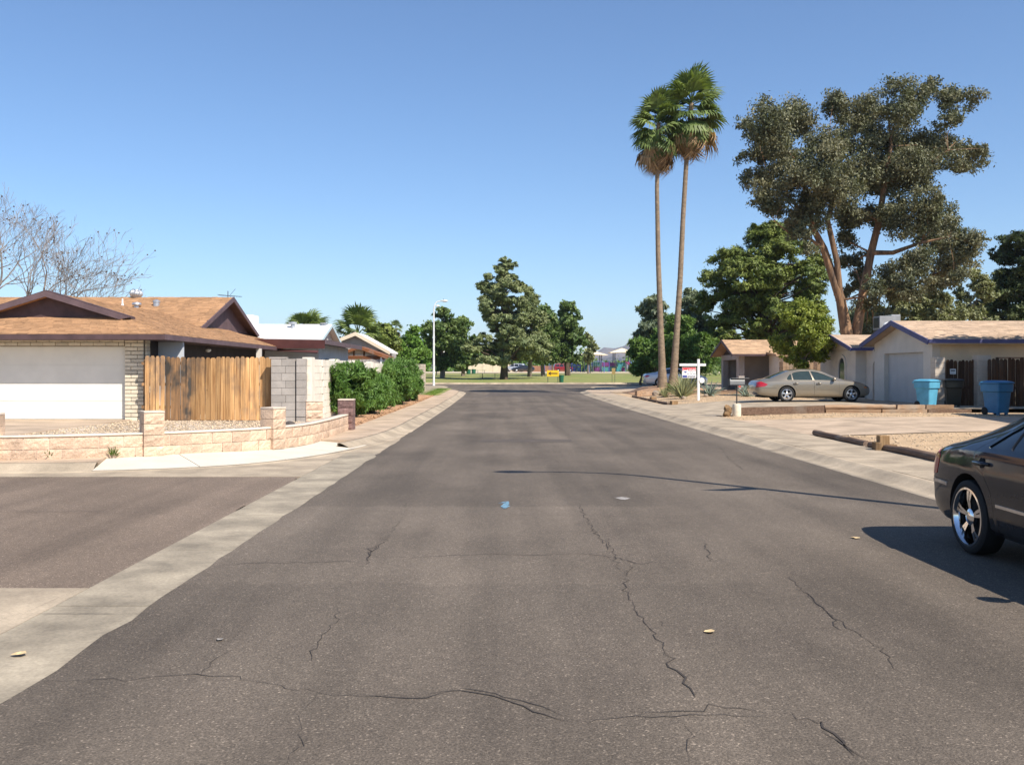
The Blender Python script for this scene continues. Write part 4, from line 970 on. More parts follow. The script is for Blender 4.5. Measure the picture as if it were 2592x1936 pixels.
# tan garden wall between the two right-hand houses
tw = thing('tan_screen', 'tan wooden screen between the pale house and the brown roofed house', 'fence', (16.6, 52.5, .3))
for k in range(13): MB().box(15.4 + k * .19, 15.575 + k * .19, 52.5, 52.53, .25, 2.2 + .03 * (k % 3)).build('plank', MATS['timber'] if k % 5 else MATS['timber_dark'], tw)
for z in (.6, 1.8): MB().box(15.4, 17.9, 52.54, 52.58, z, z + .08).build('rail', MATS['timber_dark'], tw)

# --- house nearest on the right: only its shade reaches the picture
h6 = thing('neighbour_house', 'stucco house beyond the right edge whose shade falls across the driveway', 'house', (22, 20, .3))
wall(h6, 17.5, 30, 13.4, 29.5, .2, 2.95, 'stucco_beige')
roof_plane(h6, (30.5, 30.2, 2.95), (16.9, 30.2, 2.95), (30.5, 20.5, 5.0), (16.5, 20.5, 5.0), 'shingle_tan', tabs=False)
roof_plane(h6, (16.5, 12.7, 2.95), (30.5, 12.7, 2.95), (16.5, 20.5, 5.0), (30.5, 20.5, 5.0), 'shingle_tan', tabs=False)
m = MB(); m.prism([(17.5, 13.4, 2.9), (17.5, 29.5, 2.9), (17.5, 20.5, 4.9)], (.2, 0, 0)); m.build('gable', MATS['stucco_beige'], h6)
garage_door(h6, 21.5, 26.4, 17.46, .33, 2.45, 'door_cream', 4, 4, 'y')

# ------------------------------------------------------------------ vegetation
def leaves(clumps, n, size, seed, shell=.45, aspect=1.6, droop=0, outward=.5, weight=None, sprays=12, spread=.21):
    """leaf-sized quads spread through the given clumps (cx, cy, cz, rx, ry, rz), denser towards their skins"""
    g = np.random.default_rng(seed); C = np.array(clumps, dtype=float)
    w = (C[:, 3] * C[:, 4] * C[:, 5]) ** .667 if weight is None else np.array(weight, dtype=float)
    idx = g.choice(len(C), n, p=w / w.sum()); c = C[idx]
    d = g.normal(size=(n, 3)); d /= np.linalg.norm(d, axis=1)[:, None]
    # twigs: every clump holds a dozen sprays, the leaves gather round them
    K = sprays; sd = g.normal(size=(len(C), K, 3)); sd /= np.linalg.norm(sd, axis=2)[:, :, None]
    sr = (shell + (1 - shell) * g.uniform(0, 1, (len(C), K)) ** .7) * (1 + g.exponential(.12, (len(C), K)))
    tw = sd * sr[:, :, None]; k = g.integers(0, K, n); q = tw[idx, k] + g.normal(0, spread, (n, 3))
    d = q / (np.linalg.norm(q, axis=1)[:, None] + 1e-6); P = c[:, :3] + q * c[:, 3:6]
    nrm = d * outward + g.normal(size=(n, 3)) * (1 - outward) + np.array([0, 0, .25]); nrm /= np.linalg.norm(nrm, axis=1)[:, None]
    t = g.normal(size=(n, 3)); t[:, 2] -= droop * 2; t -= nrm * (t * nrm).sum(1)[:, None]; t /= np.linalg.norm(t, axis=1)[:, None]
    b = np.cross(nrm, t); s = size * g.uniform(.55, 1.45, n)[:, None]
    L = t * s * aspect * .5; Wd = b * s * .5
    V = np.empty((n, 4, 3)); V[:, 0] = P - L; V[:, 1] = P + Wd; V[:, 2] = P + L; V[:, 3] = P - Wd
    return V.reshape(-1, 3), np.arange(4 * n).reshape(n, 4)
def crown(parent, clumps, n, size, mat, seed=1, name='crown', **kw):
    V, Fc = leaves(clumps, n, size, seed, **kw); org = np.array(root_loc(parent))
    return link(name, mesh_np(name, V - org, Fc), MATS[mat], parent)
def profile_clumps(base, prof, n, r, seed, squash=.7, ring=.75, jit=.25, inner=.2):
    """clumps over a surface of revolution; prof: (height, half-width)"""
    rr = random.Random(seed); hs = [p[0] for p in prof]; ws = [p[1] for p in prof]; out = []
    area = [(a + b) / 2 + .3 for a, b in zip(ws, ws[1:])]; tot = sum(x * (h1 - h0) for x, h0, h1 in zip(area, hs, hs[1:]))
    for i in range(n):
        q = rr.uniform(0, tot); k = 0
        while k < len(area) - 1 and q > area[k] * (hs[k+1] - hs[k]): q -= area[k] * (hs[k+1] - hs[k]); k += 1
        h = hs[k] + q / area[k]; w = float(np.interp(h, hs, ws)); a = i * 2.39996 + rr.uniform(-.5, .5)
        rad = w * (ring + rr.uniform(-jit, jit * .8)) if rr.random() > inner else w * rr.uniform(0, .5)
        cr = r * rr.uniform(.65, 1.3) * (.55 + .45 * min(1, w / max(ws) * 1.6)); rad = max(0, min(rad, w - cr * .55))
        out.append((base[0] + rad * math.cos(a), base[1] + rad * math.sin(a), base[2] + h, cr, cr, cr * squash))
    return out
def trunk_limbs(parent, path, rad, clumps, mat, every=1, seed=1, n=8, thin=.35, start=.35, name='trunk', bend=.15):
    rr = random.Random(seed); m = MB(); P = [Vector(p) for p in path]; m.tube(P, rad, n)
    cum = [0]
    for a, b in zip(P, P[1:]): cum.append(cum[-1] + (b - a).length)
    for c in clumps[::every]:
        e = Vector(c[:3]); best = None
        for i in range(len(P)):
            if cum[i] < cum[-1] * start: continue
            if P[i].z < e.z - .15 or i == len(P) - 1 or best is None:
                dd = (e - P[i]).length + abs(e.z - P[i].z) * .2
                if best is None or dd < best[0]: best = (dd, i)
        i = best[1]; r = max(.012, rad[i] * thin); s = P[i]
        md = s.lerp(e, .5) + Vector((rr.gauss(0, 1), rr.gauss(0, 1), rr.gauss(0, .6))) * (e - s).length * bend * .5 + Vector((0, 0, .08)) * (e - s).length
        m.tube([s, md, e], [r, r * .65, r * .2], max(4, n - 3), cap=False)
    return m.build(name, MATS[mat], parent, smooth=50)

# --- tall eucalyptus behind the pale house
EY = 63.0
eu = thing('eucalyptus_tree', 'towering grey-green gum tree with forked orange-brown trunk behind the pale house', 'tree', (PX(2140, EY), EY, .3))
def ew(u, v, dy=0): p = W(u, v, EY + dy); return p
base = Vector((PX(2150, EY), EY, .3))
m = MB()
limbA = [base, ew(2146, 860), ew(2128, 760), ew(2105, 690), ew(2085, 630), ew(2062, 585, -.4), ew(2040, 480, -1), ew(2010, 400, -1.4)]
limbB = [base + Vector((.5, .3, 0)), ew(2166, 850, .2), ew(2185, 740, .4), ew(2205, 640, .5), ew(2225, 560, .6), ew(2240, 460, .6), ew(2255, 370, .8), ew(2250, 300, .8)]
M_ = [(limbA, [.62, .42, .31, .27, .24, .2, .14, .05]), (limbB, [.45, .36, .28, .25, .22, .17, .12, .05]),
      ([limbA[2], ew(2118, 660, -.3), ew(2095, 560, -.6), ew(2110, 500, -.7), ew(2120, 380, -1)], [.22, .19, .17, .13, .04]),
      ([limbA[4], ew(2050, 605, -1), ew(2005, 595, -1.5), ew(1960, 560, -2)], [.13, .1, .07, .02]),
      ([limbB[3], ew(2260, 640, -.5), ew(2330, 615, -1), ew(2400, 600, -1.4)], [.18, .15, .1, .03]),
      ([limbB[2], ew(2260, 740, 1), ew(2340, 710, 1.4), ew(2430, 660, 1.5)], [.14, .11, .08, .02]),
      ([limbA[5], ew(2000, 500, .6), ew(1950, 470, 1)], [.18, .1, .03]), ([limbB[5], ew(2320, 440, -.6), ew(2400, 380, -1)], [.17, .1, .03]),
      ([limbA[5], ew(2080, 480, .8), ew(2100, 330, 1.3)], [.18, .12, .03])]
for pth_, rd in M_: m.tube(pth_, rd, 10)
eu_cl = []
rr = random.Random(4)
# clump centres read off the crown's outline: u, v, radius in px, depth offset
spec = [(1960, 330, 78), (2030, 290, 80), (2110, 275, 62), (2185, 290, 72), (2240, 262, 62), (2320, 275, 72), (2390, 250, 58), (2345, 222, 34), (2415, 290, 42),
        (1925, 390, 52), (1900, 330, 38), (1990, 400, 75), (2070, 370, 85), (2160, 370, 85), (2250, 350, 80), (2330, 360, 82), (2400, 350, 52),
        (1915, 450, 48), (1960, 490, 55), (2035, 455, 72), (2110, 460, 80), (2200, 450, 80), (2285, 450, 78), (2360, 440, 62), (2455, 395, 46), (2430, 425, 32), (2478, 378, 22),
        (1940, 525, 36), (2000, 545, 48), (2065, 530, 55), (2130, 545, 50), (2225, 545, 48), (2290, 525, 68), (2355, 530, 52), (2010, 580, 34), (2035, 600, 36),
        (2310, 590, 58), (2370, 590, 62), (2430, 600, 48), (2400, 560, 46), (2330, 650, 56), (2400, 660, 60), (2450, 655, 44), (2470, 625, 30),
        (2255, 690, 46), (2310, 705, 46), (2380, 710, 46), (2430, 705, 34), (2215, 730, 34), (2260, 745, 38), (2150, 610, 36), (2175, 660, 30), (2195, 780, 34), (2230, 805, 34), (2200, 840, 30), (2150, 565, 40), (2135, 655, 34), (2165, 700, 34), (2150, 740, 28), (2190, 690, 30)]
for u, v, r in spec:
    dy = rr.uniform(-1, 1) * min(3.5, 1 + r / 25) if not (2130 < u < 2195 and v > 560) else rr.uniform(2, 3.5); c = ew(u + rr.uniform(-6, 6), v, dy); q = r / F * EY * .95
    for k in range(4):
        o = Vector((rr.gauss(0, 1), rr.gauss(0, 1), rr.gauss(0, 1))) * q * .34; s = q * rr.uniform(.48, .7)
        eu_cl.append((c.x + o.x, c.y + o.y, c.z + o.z, s, s, s * .8))
for c in eu_cl[::2]:
    e = Vector(c[:3]); best = min(((e - q).length + (0 if q.z < e.z else 1.5), k, i) for k, (pp, rd) in enumerate(M_) for i, q in enumerate(pp) if i > 1)
    if best[0] > 4.5: continue
    pp, rd = M_[best[1]]; s = pp[best[2]]; r0 = max(.03, rd[best[2]] * .35)
    mid = s.lerp(e, .55) + Vector((rr.gauss(0, .3), rr.gauss(0, .3), rr.gauss(0, .2))); m.tube([s, mid, e], [r0 * .8, r0 * .45, .01], 5, cap=False)
m.build('trunk', MATS['bark_euc'], eu, smooth=50)
crown(eu, eu_cl, 200000, .09, 'leaf_euc', 3, shell=.3, aspect=2.1, droop=.5, outward=.3, sprays=14, spread=.24)

# --- two fan palms
def fan_mesh(name, seed, mat, R0=1.0, pet=.9, spread=150, nl=20, fold=.3, droop=.5):
    """fan-shaped leaf in the x-z plane, stalk from the origin along +x, leaflets radiating"""
    rr = random.Random(seed); V = []; Fc = []
    def quad(a, b, c, d): i = len(V); V.extend([a, b, c, d]); Fc.append((i, i+1, i+2, i+3))
    s = .025
    for a, b in (((0, -s, 0), (0, s, 0)), ((0, 0, -s), (0, 0, s))): quad(a, b, (pet, b[1] * .5, b[2] * .5), (pet, a[1] * .5, a[2] * .5))
    for i in range(nl):
        f = (i + .5) / nl - .5; a = math.radians(f * spread); L = R0 * (1 - .35 * abs(f) ** 2 * 2) * rr.uniform(.88, 1.08); w = R0 * math.radians(spread) / nl * .46
        d = Vector((math.cos(a), math.sin(a), 0)); n = Vector((-math.sin(a), math.cos(a), 0)); zf = fold * (1 if i % 2 else -1) * .12
        o = Vector((pet, 0, 0)); up = Vector((0, 0, -abs(f) * .35))
        p1 = o + d * L * .55 + up * L * .5 + Vector((0, 0, zf)); p2 = o + d * L * .8 + up * L + Vector((0, 0, -droop * .18)); p3 = o + d * L * .97 + up * L * 1.2 + Vector((0, 0, -droop * rr.uniform(.3, .75)))
        quad(o - n * .01, o + n * .01, p1 + n * w * 1.05, p1 - n * w * 1.05); quad(p1 - n * w * 1.05, p1 + n * w * 1.05, p2 + n * w * .45, p2 - n * w * .45)
        i0 = len(V); V.extend([p2 - n * w * .45, p2 + n * w * .45, p3, p3 + n * .004]); Fc.append((i0, i0+1, i0+2, i0+3))
    me = mesh_np(name, V, Fc); me.materials.append(MATS[mat]); return me
green_f = [fan_mesh('frond', i, 'leaf_palm', 1.0, .7, 165) for i in range(4)]
dry_f = [fan_mesh('dry_frond', 10 + i, 'leaf_palm_dry', .95, .85, 70, 14, .5, 1.0) for i in range(3)]
def fan_palm(label, path, rad, n_green, n_dry, scale, seed, group, skirt=1.0, rings=True):
    base = Vector(path[0]); t = thing('fan_palm', label, 'palm tree', base, 0, group); rr = random.Random(seed); m = MB()
    P = []; Rr = []
    for i in range(len(path) - 1):                                    # resample with ringed trunk
        n = max(2, int((Vector(path[i+1]) - Vector(path[i])).length / .16)) if rings else 2
        for k in range(n):
            f = k / n; P.append(Vector(path[i]).lerp(Vector(path[i+1]), f)); Rr.append((rad[i] * (1 - f) + rad[i+1] * f) * (1 + (.05 * (k % 2) if rings else 0)))
    P.append(Vector(path[-1])); Rr.append(rad[-1]); m.tube(P, Rr, 12); m.build('trunk', MATS['palm_trunk'], t, smooth=60)
    top = Vector(path[-1]) - base
    for i in range(n_green):
        a = i * 2.39996 + rr.uniform(-.3, .3); f = i / n_green; el = math.radians(80 - 152 * f ** .95 + rr.uniform(-14, 14))
        o = link('frond', rr.choice(green_f), None, t, top + Vector((0, 0, .2 - .55 * skirt * f)) * scale, (0, -el, a), (scale * rr.uniform(.85, 1.12),) * 3)
        o.rotation_euler.rotate_axis('X', rr.uniform(-.6, .6))
    for i in range(n_dry):
        a = i * 2.39996 + rr.uniform(-.4, .4); el = math.radians((-58 - 28 * rr.random()) if i % 3 else -30 - 35 * rr.random()); f = i / max(1, n_dry)
        o = link('dry_frond', rr.choice(dry_f), None, t, top + Vector((0, 0, -.3 - .45 * f * skirt)) * scale, (0, -el, a), (scale * rr.uniform(.75, 1.1),) * 3)
        o.rotation_euler.rotate_axis('X', rr.uniform(-.7, .7))
    return t
PY = 60.0
def pw(u, v): return W(u, v, PY)
fan_palm('taller fan palm with a leaning bare trunk, right of the pair', [pw(1703, 988), pw(1706, 940), pw(1713, 840), pw(1722, 700), pw(1729, 550), pw(1738, 400), pw(1745, 330), pw(1750, 262)],
         [.36, .24, .19, .165, .15, .14, .15, .14], 50, 66, 1.36, 5, 'pair of tall fan palms', 1.6)
fan_palm('shorter fan palm with a dark hanging skirt, left of the pair', [pw(1677, 990), pw(1676, 930), pw(1672, 820), pw(1666, 650), pw(1663, 480), pw(1665, 380), pw(1667, 312)],
         [.36, .23, .18, .15, .13, .13, .13], 44, 56, 1.24, 6, 'pair of tall fan palms', 1.6)
# --- fan palms behind the white roof, and one far off
fan_palm('bushy fan palm rising over the middle of the white roof', [W(780, 880, 66) * 1, W(778, 845, 66)], [.35, .3], 40, 6, 1.12, 7, 'fan palms behind the white roof', .5, False)
fan_palm('bushy fan palm standing right of the white roof', [W(905, 900, 70), W(906, 850, 70)], [.35, .3], 44, 14, 1.35, 8, 'fan palms behind the white roof', 1.2, False)
for o in [o for o in col.objects if o.type == 'EMPTY' and o.name.startswith('fan_palm') and 'white roof' in o['label']]:
    t = [c for c in o.children if c.name.startswith('trunk')][0]; zb = H(o.location.x, o.location.y) - .1 - o.location.z
    MB().tube([(0, 0, zb), (0, 0, .05)], [.42, .35], 10).loc('trunk', MATS['palm_trunk'], o)
fp = W(1002, 832, 190); fan_palm('tiny distant fan palm on the skyline above the green shrubs', [(fp.x, fp.y, 1.5), (fp.x, fp.y, fp.z)], [.3, .2], 20, 8, 1.1, 9, 'distant fan palms', .6, False)

# --- pines and broad trees
def pine(name, label, u, d, vbase, prof_px, n, clr, leaf, mat, seed, count, bark='bark_dark', squash=.55, inner=.25, tr=.3, aspect=3.2, outward=.62, every=1, shell=.5):
    """prof_px: (v, half-width px) from bottom to top"""
    b = W(u, vbase, d); t = thing(name, label, 'tree', b)
    prof = [((vbase - v) / F * d, w / F * d) for v, w in prof_px]; cl = profile_clumps(b, prof, n, clr / F * d, seed, squash, .72, .28, inner)
    top = prof[-1][0]; rr = random.Random(seed); path = [b + Vector((0, 0, -.15))] + [b + Vector((rr.gauss(0, .12), rr.gauss(0, .12), top * f)) for f in (.12, .3, .5, .7, .85, .97)]
    trunk_limbs(t, path, [tr * x for x in (1.25, 1, .85, .66, .45, .25, .05)], cl, bark, every, seed, 8, .3, .1)
    crown(t, cl, count, leaf, mat, seed, aspect=aspect, outward=outward, shell=shell, spread=.17, sprays=16)
    return t
pine('pine_tree', 'tall open pine standing alone on the park lawn by the picnic table', 1275, 115, 963, [(915, 60), (895, 105), (860, 90), (820, 78), (780, 70), (740, 66), (700, 58), (672, 36), (655, 15)], 95, 17, .13, 'leaf_parkpine', 21, 90000, tr=.42)
p2 = W(1340, 950, 122); t2 = thing('pine_tree', 'lower pale pine spreading to the right of the tall park pine', 'tree', (p2.x, p2.y, p2.z))
cl = profile_clumps(p2, [((950 - v) / F * 122, w / F * 122) for v, w in [(905, 50), (880, 60), (840, 40), (800, 34), (770, 26), (748, 18)]], 40, .95, 22, .55)
trunk_limbs(t2, [p2 - Vector((0, 0, .2)), p2 + Vector((.2, 0, 3)), p2 + Vector((.3, 0, 6)), p2 + Vector((.5, 0, 9.8))], [.3, .25, .15, .03], cl, 'bark_grey', 1, 22, 7, .3, .1)
crown(t2, cl, 40000, .14, 'leaf_parkpine', 22, aspect=3, outward=.35)
pine('pine_tree', 'big dark rounded pine behind the brown roofed house', 1935, 84, 985, [(905, 60), (880, 140), (820, 165), (750, 170), (680, 155), (620, 120), (585, 70), (568, 25)], 135, 28, .10, 'leaf_pine', 23, 170000, tr=.5, squash=.6, inner=.15)
pine('pine_tree', 'dark pine cut off by the right edge above the tan roof', 2600, 80, 990, [(880, 60), (800, 110), (720, 115), (650, 95), (610, 60), (590, 25)], 60, 30, .12, 'leaf_pine_dark', 24, 70000, tr=.45, squash=.6)
def broad(name, label, u, d, vbase, prof_px, n, clr, leaf, mat, seed, count, bark='bark_grey', tr=.22, stem=.25, **kw):
    b = W(u, vbase, d); t = thing(name, label, 'tree', b)
    prof = [((vbase - v) / F * d, w / F * d) for v, w in prof_px]; cl = profile_clumps(b, prof, n, clr / F * d, seed, .8, .7, .28, .2)
    top = prof[-1][0]; rr = random.Random(seed); path = [b - Vector((0, 0, .2)), b + Vector((rr.gauss(0, .1), 0, top * stem * .6)), b + Vector((rr.gauss(0, .2), 0, top * stem)), b + Vector((rr.gauss(0, .3), 0, top * .65))]
    trunk_limbs(t, path, [tr * 1.25, tr, tr * .85, tr * .3], cl, bark, 1, seed, 7, .4, .3)
    kw.setdefault('aspect', 1.5); kw.setdefault('outward', .4); kw.setdefault('shell', .3); crown(t, cl, count, leaf, mat, seed, **kw); return t
broad('shade_tree', 'dark round-crowned tree behind the street lamp in the park', 1120, 125, 952, [(925, 30), (905, 55), (870, 66), (835, 58), (805, 36), (786, 14)], 46, 17, .24, 'leaf_broad', 31, 22000, tr=.3)
broad('shade_tree', 'leafy tree between the street lamp and the tall pine', 1172, 140, 950, [(925, 20), (900, 35), (860, 42), (830, 26), (812, 10)], 26, 15, .26, 'leaf_broad', 32, 12000, tr=.25)
broad('shade_tree', 'tall dense tree behind the yellow arrow sign with thick dark trunk', 1437, 145, 951, [(912, 30), (895, 50), (860, 52), (825, 42), (790, 26), (766, 9)], 44, 15, .26, 'leaf_broad', 33, 22000, 'bark_dark', tr=.38, stem=.3)
broad('shade_tree', 'leafy tree with pale drooping leaves close right of the tall pine', 1375, 140, 952, [(912, 24), (890, 42), (850, 44), (810, 34), (782, 14)], 34, 15, .26, 'leaf_broad', 34, 17000, tr=.28, aspect=2.4, droop=.6)
broad('shade_tree', 'thin pale tree at the right end of the park trees', 1490, 165, 948, [(915, 14), (890, 24), (865, 18), (850, 8)], 16, 10, .36, 'leaf_olive', 35, 2600, tr=.16)
broad('shade_tree', 'bright green feathery tree behind the end of the block wall', 1040, 92, 985, [(935, 40), (905, 52), (870, 46), (845, 30), (828, 10)], 40, 15, .15, 'leaf_bright', 36, 22000, tr=.14)
broad('shade_tree', 'dull green tree behind the tan gabled house', 965, 88, 985, [(930, 40), (890, 42), (850, 38), (828, 16)], 30, 16, .26, 'leaf_pine', 37, 8000, tr=.18)
broad('shade_tree', 'grey-green weeping tree behind the two palms', 1660, 88, 985, [(930, 40), (880, 62), (830, 66), (790, 50), (760, 26)], 46, 17, .17, 'leaf_greygreen', 38, 24000, tr=.25, aspect=2.6, droop=.7)
broad('shade_tree', 'grey-green tree top right of the taller palm trunk', 1755, 92, 985, [(900, 40), (840, 52), (790, 44), (755, 24), (742, 10)], 34, 17, .18, 'leaf_greygreen', 39, 16000, tr=.22, aspect=2.4, droop=.6)
broad('palo_verde', 'feathery bright green spreading tree behind the white car', 1725, 80, 985, [(938, 70), (915, 92), (880, 90), (850, 70), (825, 44), (805, 18)], 80, 17, .13, 'leaf_verde', 40, 46000, tr=.2, aspect=3.4, outward=.2)
broad('palo_verde', 'low feathery green tree left of the two palms', 1622, 84, 985, [(940, 30), (910, 38), (880, 30), (862, 12)], 24, 13, .14, 'leaf_verde', 41, 11000, tr=.12, aspect=3.4, outward=.2)
broad('ficus_tree', 'dense yellow-green tree clipped to a lollipop behind the tan car', 2035, 48.5, 985, [(925, 22), (905, 58), (870, 80), (840, 82), (805, 68), (782, 44), (770, 18)], 70, 19, .075, 'leaf_ficus', 42, 40000, tr=.13, stem=.3)
for k, (u, w, vt, d, sd) in enumerate([(2255, 60, 722, 70, 51), (2330, 52, 735, 72, 52), (2395, 55, 712, 68, 53), (2465, 62, 690, 71, 54), (2190, 46, 760, 74, 55)]):
    lab = ['olive green bushy tree above the left end of the tan roof', 'darker bushy tree second along the tan roof ridge', 'bushy tree third along the tan roof ridge', 'taller pale olive tree fourth along the tan roof ridge', 'grey bushy tree just right of the gum tree trunk'][k]
    broad('olive_tree', lab, u, d, 985, [(880, w * .8), (830, w), (790, w * .9), (vt + 30, w * .6), (vt, w * .2)], 34, 17, .12, 'leaf_olive' if k != 4 else 'leaf_greygreen', sd, 19000, tr=.2, aspect=1.8)
# tree beyond the right edge that shades the gate
b = Vector((21.9, 32.2, .33)); nt_ = thing('shade_tree', 'leafy tree beyond the right edge shading the gate and bins', 'tree', b)
cl = profile_clumps(b, [(3.4, 1.4), (4.6, 2.7), (6, 2.9), (7.4, 2.0), (8.6, .6)], 50, .95, 61); trunk_limbs(nt_, [b - Vector((0, 0, .2)), b + Vector((0, 0, 1.5)), b + Vector((.1, 0, 3)), b + Vector((0, 0, 5.5))], [.2, .17, .15, .05], cl, 'bark_grey', 1, 61, 7, .4, .3)
crown(nt_, cl, 15000, .16, 'leaf_broad', 61)
# --- bare tree over the corner house roof
bt = thing('bare_tree', 'leafless grey tree with fine twigs behind the corner house', 'tree', (PX(-70, 52), 52, .3))
rr = random.Random(17); m = MB(); pods = []
def grow(p, d, L, r, depth):
    n = 3; pts = [p]; rs = [r]; q = p
    for k in range(n):
        d = (d + Vector((rr.gauss(0, .13), rr.gauss(0, .13), rr.gauss(.03, .10)))).normalized(); q = q + d * L / n; pts.append(q); rs.append(max(.007, r * (1 - .28 * (k + 1) / n)))
    m.tube(pts, rs, 6 if depth < 2 else 4 if depth < 4 else 3, cap=False)
    if depth >= 7 or r < .003: 
        if rr.random() < .08: pods.append(q)
        return
    nb = 3 if depth < 4 else 2
    for k in range(nb):
        ax = Vector((rr.gauss(0, 1), rr.gauss(0, 1), rr.gauss(.1, .6))); s = (d + ax.normalized() * rr.uniform(.35, .75)).normalized()
        if s.z < -.15: s.z = abs(s.z) * .3
        st = pts[-1] if k == 0 else pts[rr.choice((2, 3))]
        grow(st, s, L * rr.uniform(.62, .84), max(.008, rs[-1] * rr.uniform(.55, .82)), depth + 1)
b0 = Vector(bt.location); grow(b0, Vector((.06, 0, 1)), 3.3, .26, 0)
for dx in (-.5, .45, .95, 1.5): grow(b0 + Vector((0, 0, 1.2)), Vector((dx, rr.uniform(-.3, .3), 1)).normalized(), 3.2, .2, 0)
m.build('trunk', MATS['bark_bare'], bt)
pd = MB()
for q in pods: pd.box(q.x - .03, q.x + .03, q.y - .03, q.y + .03, q.z - .04, q.z + .03)
tag(pd.build('seed_pods', MATS['bark_dark'], bt), kind='stuff')
# --- oleander hedge along the pale wall
def bush(label, x, y, rx, ry, h, seed, n, mat='leaf_oleander'):
    z0 = zg(y) + .16; b = Vector((x, y, z0)); t = thing('oleander_bush', label, 'bush', b, 0, 'oleander bushes along the block wall'); rr = random.Random(seed); cl = []
    for i in range(34):
        a = rr.uniform(0, 6.28); f = rr.uniform(0, 1); w = math.sin(min(1, f * 1.15 + .25) * math.pi * .62) ; q = rr.uniform(.3, .82)
        cl.append((x + rx * q * w * math.cos(a), y + ry * q * w * math.sin(a), z0 + .18 + (h - .35) * f, rx * .34, ry * .30, h * .16))
    m = MB()
    for c in cl[::2]:
        s = b + Vector((rr.gauss(0, rx * .2), rr.gauss(0, ry * .2), -.06)); e = Vector(c[:3]); m.tube([s, s.lerp(e, .5) + Vector((0, 0, .1)), e], [.022, .016, .006], 5)
    m.build('stems', MATS['bark_grey'], t); crown(t, cl, int(n * 2.6), .036, mat, seed, 'foliage', shell=.25, aspect=4.6, outward=.12, droop=-.7)
    return t
bush('nearest oleander bush, tall and leaning over the brown end pillar', -5.0, 30.9, .8, 1.4, 1.75, 71, 13000)
bush('wide low oleander bush, second from the brown end pillar', -4.85, 34.0, .75, 2.0, 1.42, 72, 13000)
bush('small pale oleander bush in the middle of the hedge', -4.85, 38.0, .65, 1.7, 1.25, 73, 9000)
bush('tallest oleander bush with yellow tips near the tan wall', -4.75, 43.5, .85, 2.2, 1.95, 74, 15000)
bush('dark oleander bush at the far end of the hedge', -4.7, 48.5, .75, 2.2, 1.6, 75, 11000)
# --- grass on the corner verge and pebbles on the gravel (uncountable)
g = np.random.default_rng(5); n = 16000; x = g.uniform(-8, -4.15, n); y = g.uniform(58.6, 77, n)
ok = ((y > 67) & (((x + 9.5) ** 2 + (y - 71.6) ** 2) ** .5 < 5.6)) | ((y < 68) & (x > -5.35)); x, y = x[ok], y[ok]; n = len(x); z = np.array([zg(v) for v in y]) + .13
a = g.uniform(0, 6.28, n); hh = g.uniform(.03, .085, n); V = np.empty((n, 3, 3))
V[:, 0] = np.c_[x - .012 * np.cos(a), y - .012 * np.sin(a), z - .01]; V[:, 1] = np.c_[x + .012 * np.cos(a), y + .012 * np.sin(a), z - .01]; V[:, 2] = np.c_[x + g.normal(0, .03, n), y + g.normal(0, .03, n), z + hh]
tag(link('grass', mesh_np('grass', V.reshape(-1, 3), np.arange(3 * n).reshape(n, 3)), MATS['grass_blade']), 'short green grass on the corner verge', 'grass', kind='stuff')
def pebbles(name, label, n, xr, yr, ok, zf, mat, s0, s1, seed):
    g = np.random.default_rng(seed); x = g.uniform(*xr, n); y = g.uniform(*yr, n); k = np.array([ok(a, b) for a, b in zip(x, y)]); x, y = x[k], y[k]; n = len(x)
    z = np.array([zf(a, b) for a, b in zip(x, y)]); s = g.uniform(s0, s1, n); oc = np.array([(1,0,0),(0,1,0),(-1,0,0),(0,-1,0),(0,0,.7),(0,0,-.5)], float)
    V = np.c_[x, y, z][:, None, :] + oc[None] * (s[:, None, None] * g.uniform(.6, 1.3, (n, 6, 1))); a = g.uniform(0, 6.28, n)
    f = np.array([(0,1,4),(1,2,4),(2,3,4),(3,0,4),(1,0,5),(2,1,5),(3,2,5),(0,3,5)]); Fc = (f[None] + 6 * np.arange(n)[:, None, None]).reshape(-1, 3)
    return tag(link(name, mesh_np(name, V.reshape(-1, 3), Fc), MATS[mat]), label, 'gravel', kind='stuff')
pebbles('loose_gravel', 'loose pale gravel in the corner yard', 9000, (-14, -4.4), (17, 27), lambda x, y: x < wall_x(y) - .45 and not (-16.4 < x < -10.6) and not (x > -5.6 and y > 25), lambda x, y: .262, 'pebble', .012, .04, 1)
pebbles('loose_gravel', 'loose tan gravel on the yards right of the street', 16000, (7.6, 17), (9, 56), lambda x, y: not (22.5 < y < 30) and not (32.9 < y < 44.1), lambda x, y: H(x, y) + .004, 'pebble', .01, .032, 2)
pebbles('soil_clods', 'reddish clods of earth under the hedge', 2200, (-5.4, -4.15), (25.2, 58), lambda x, y: True, lambda x, y: zg(y) + .14, 'dirt', .015, .06, 3)

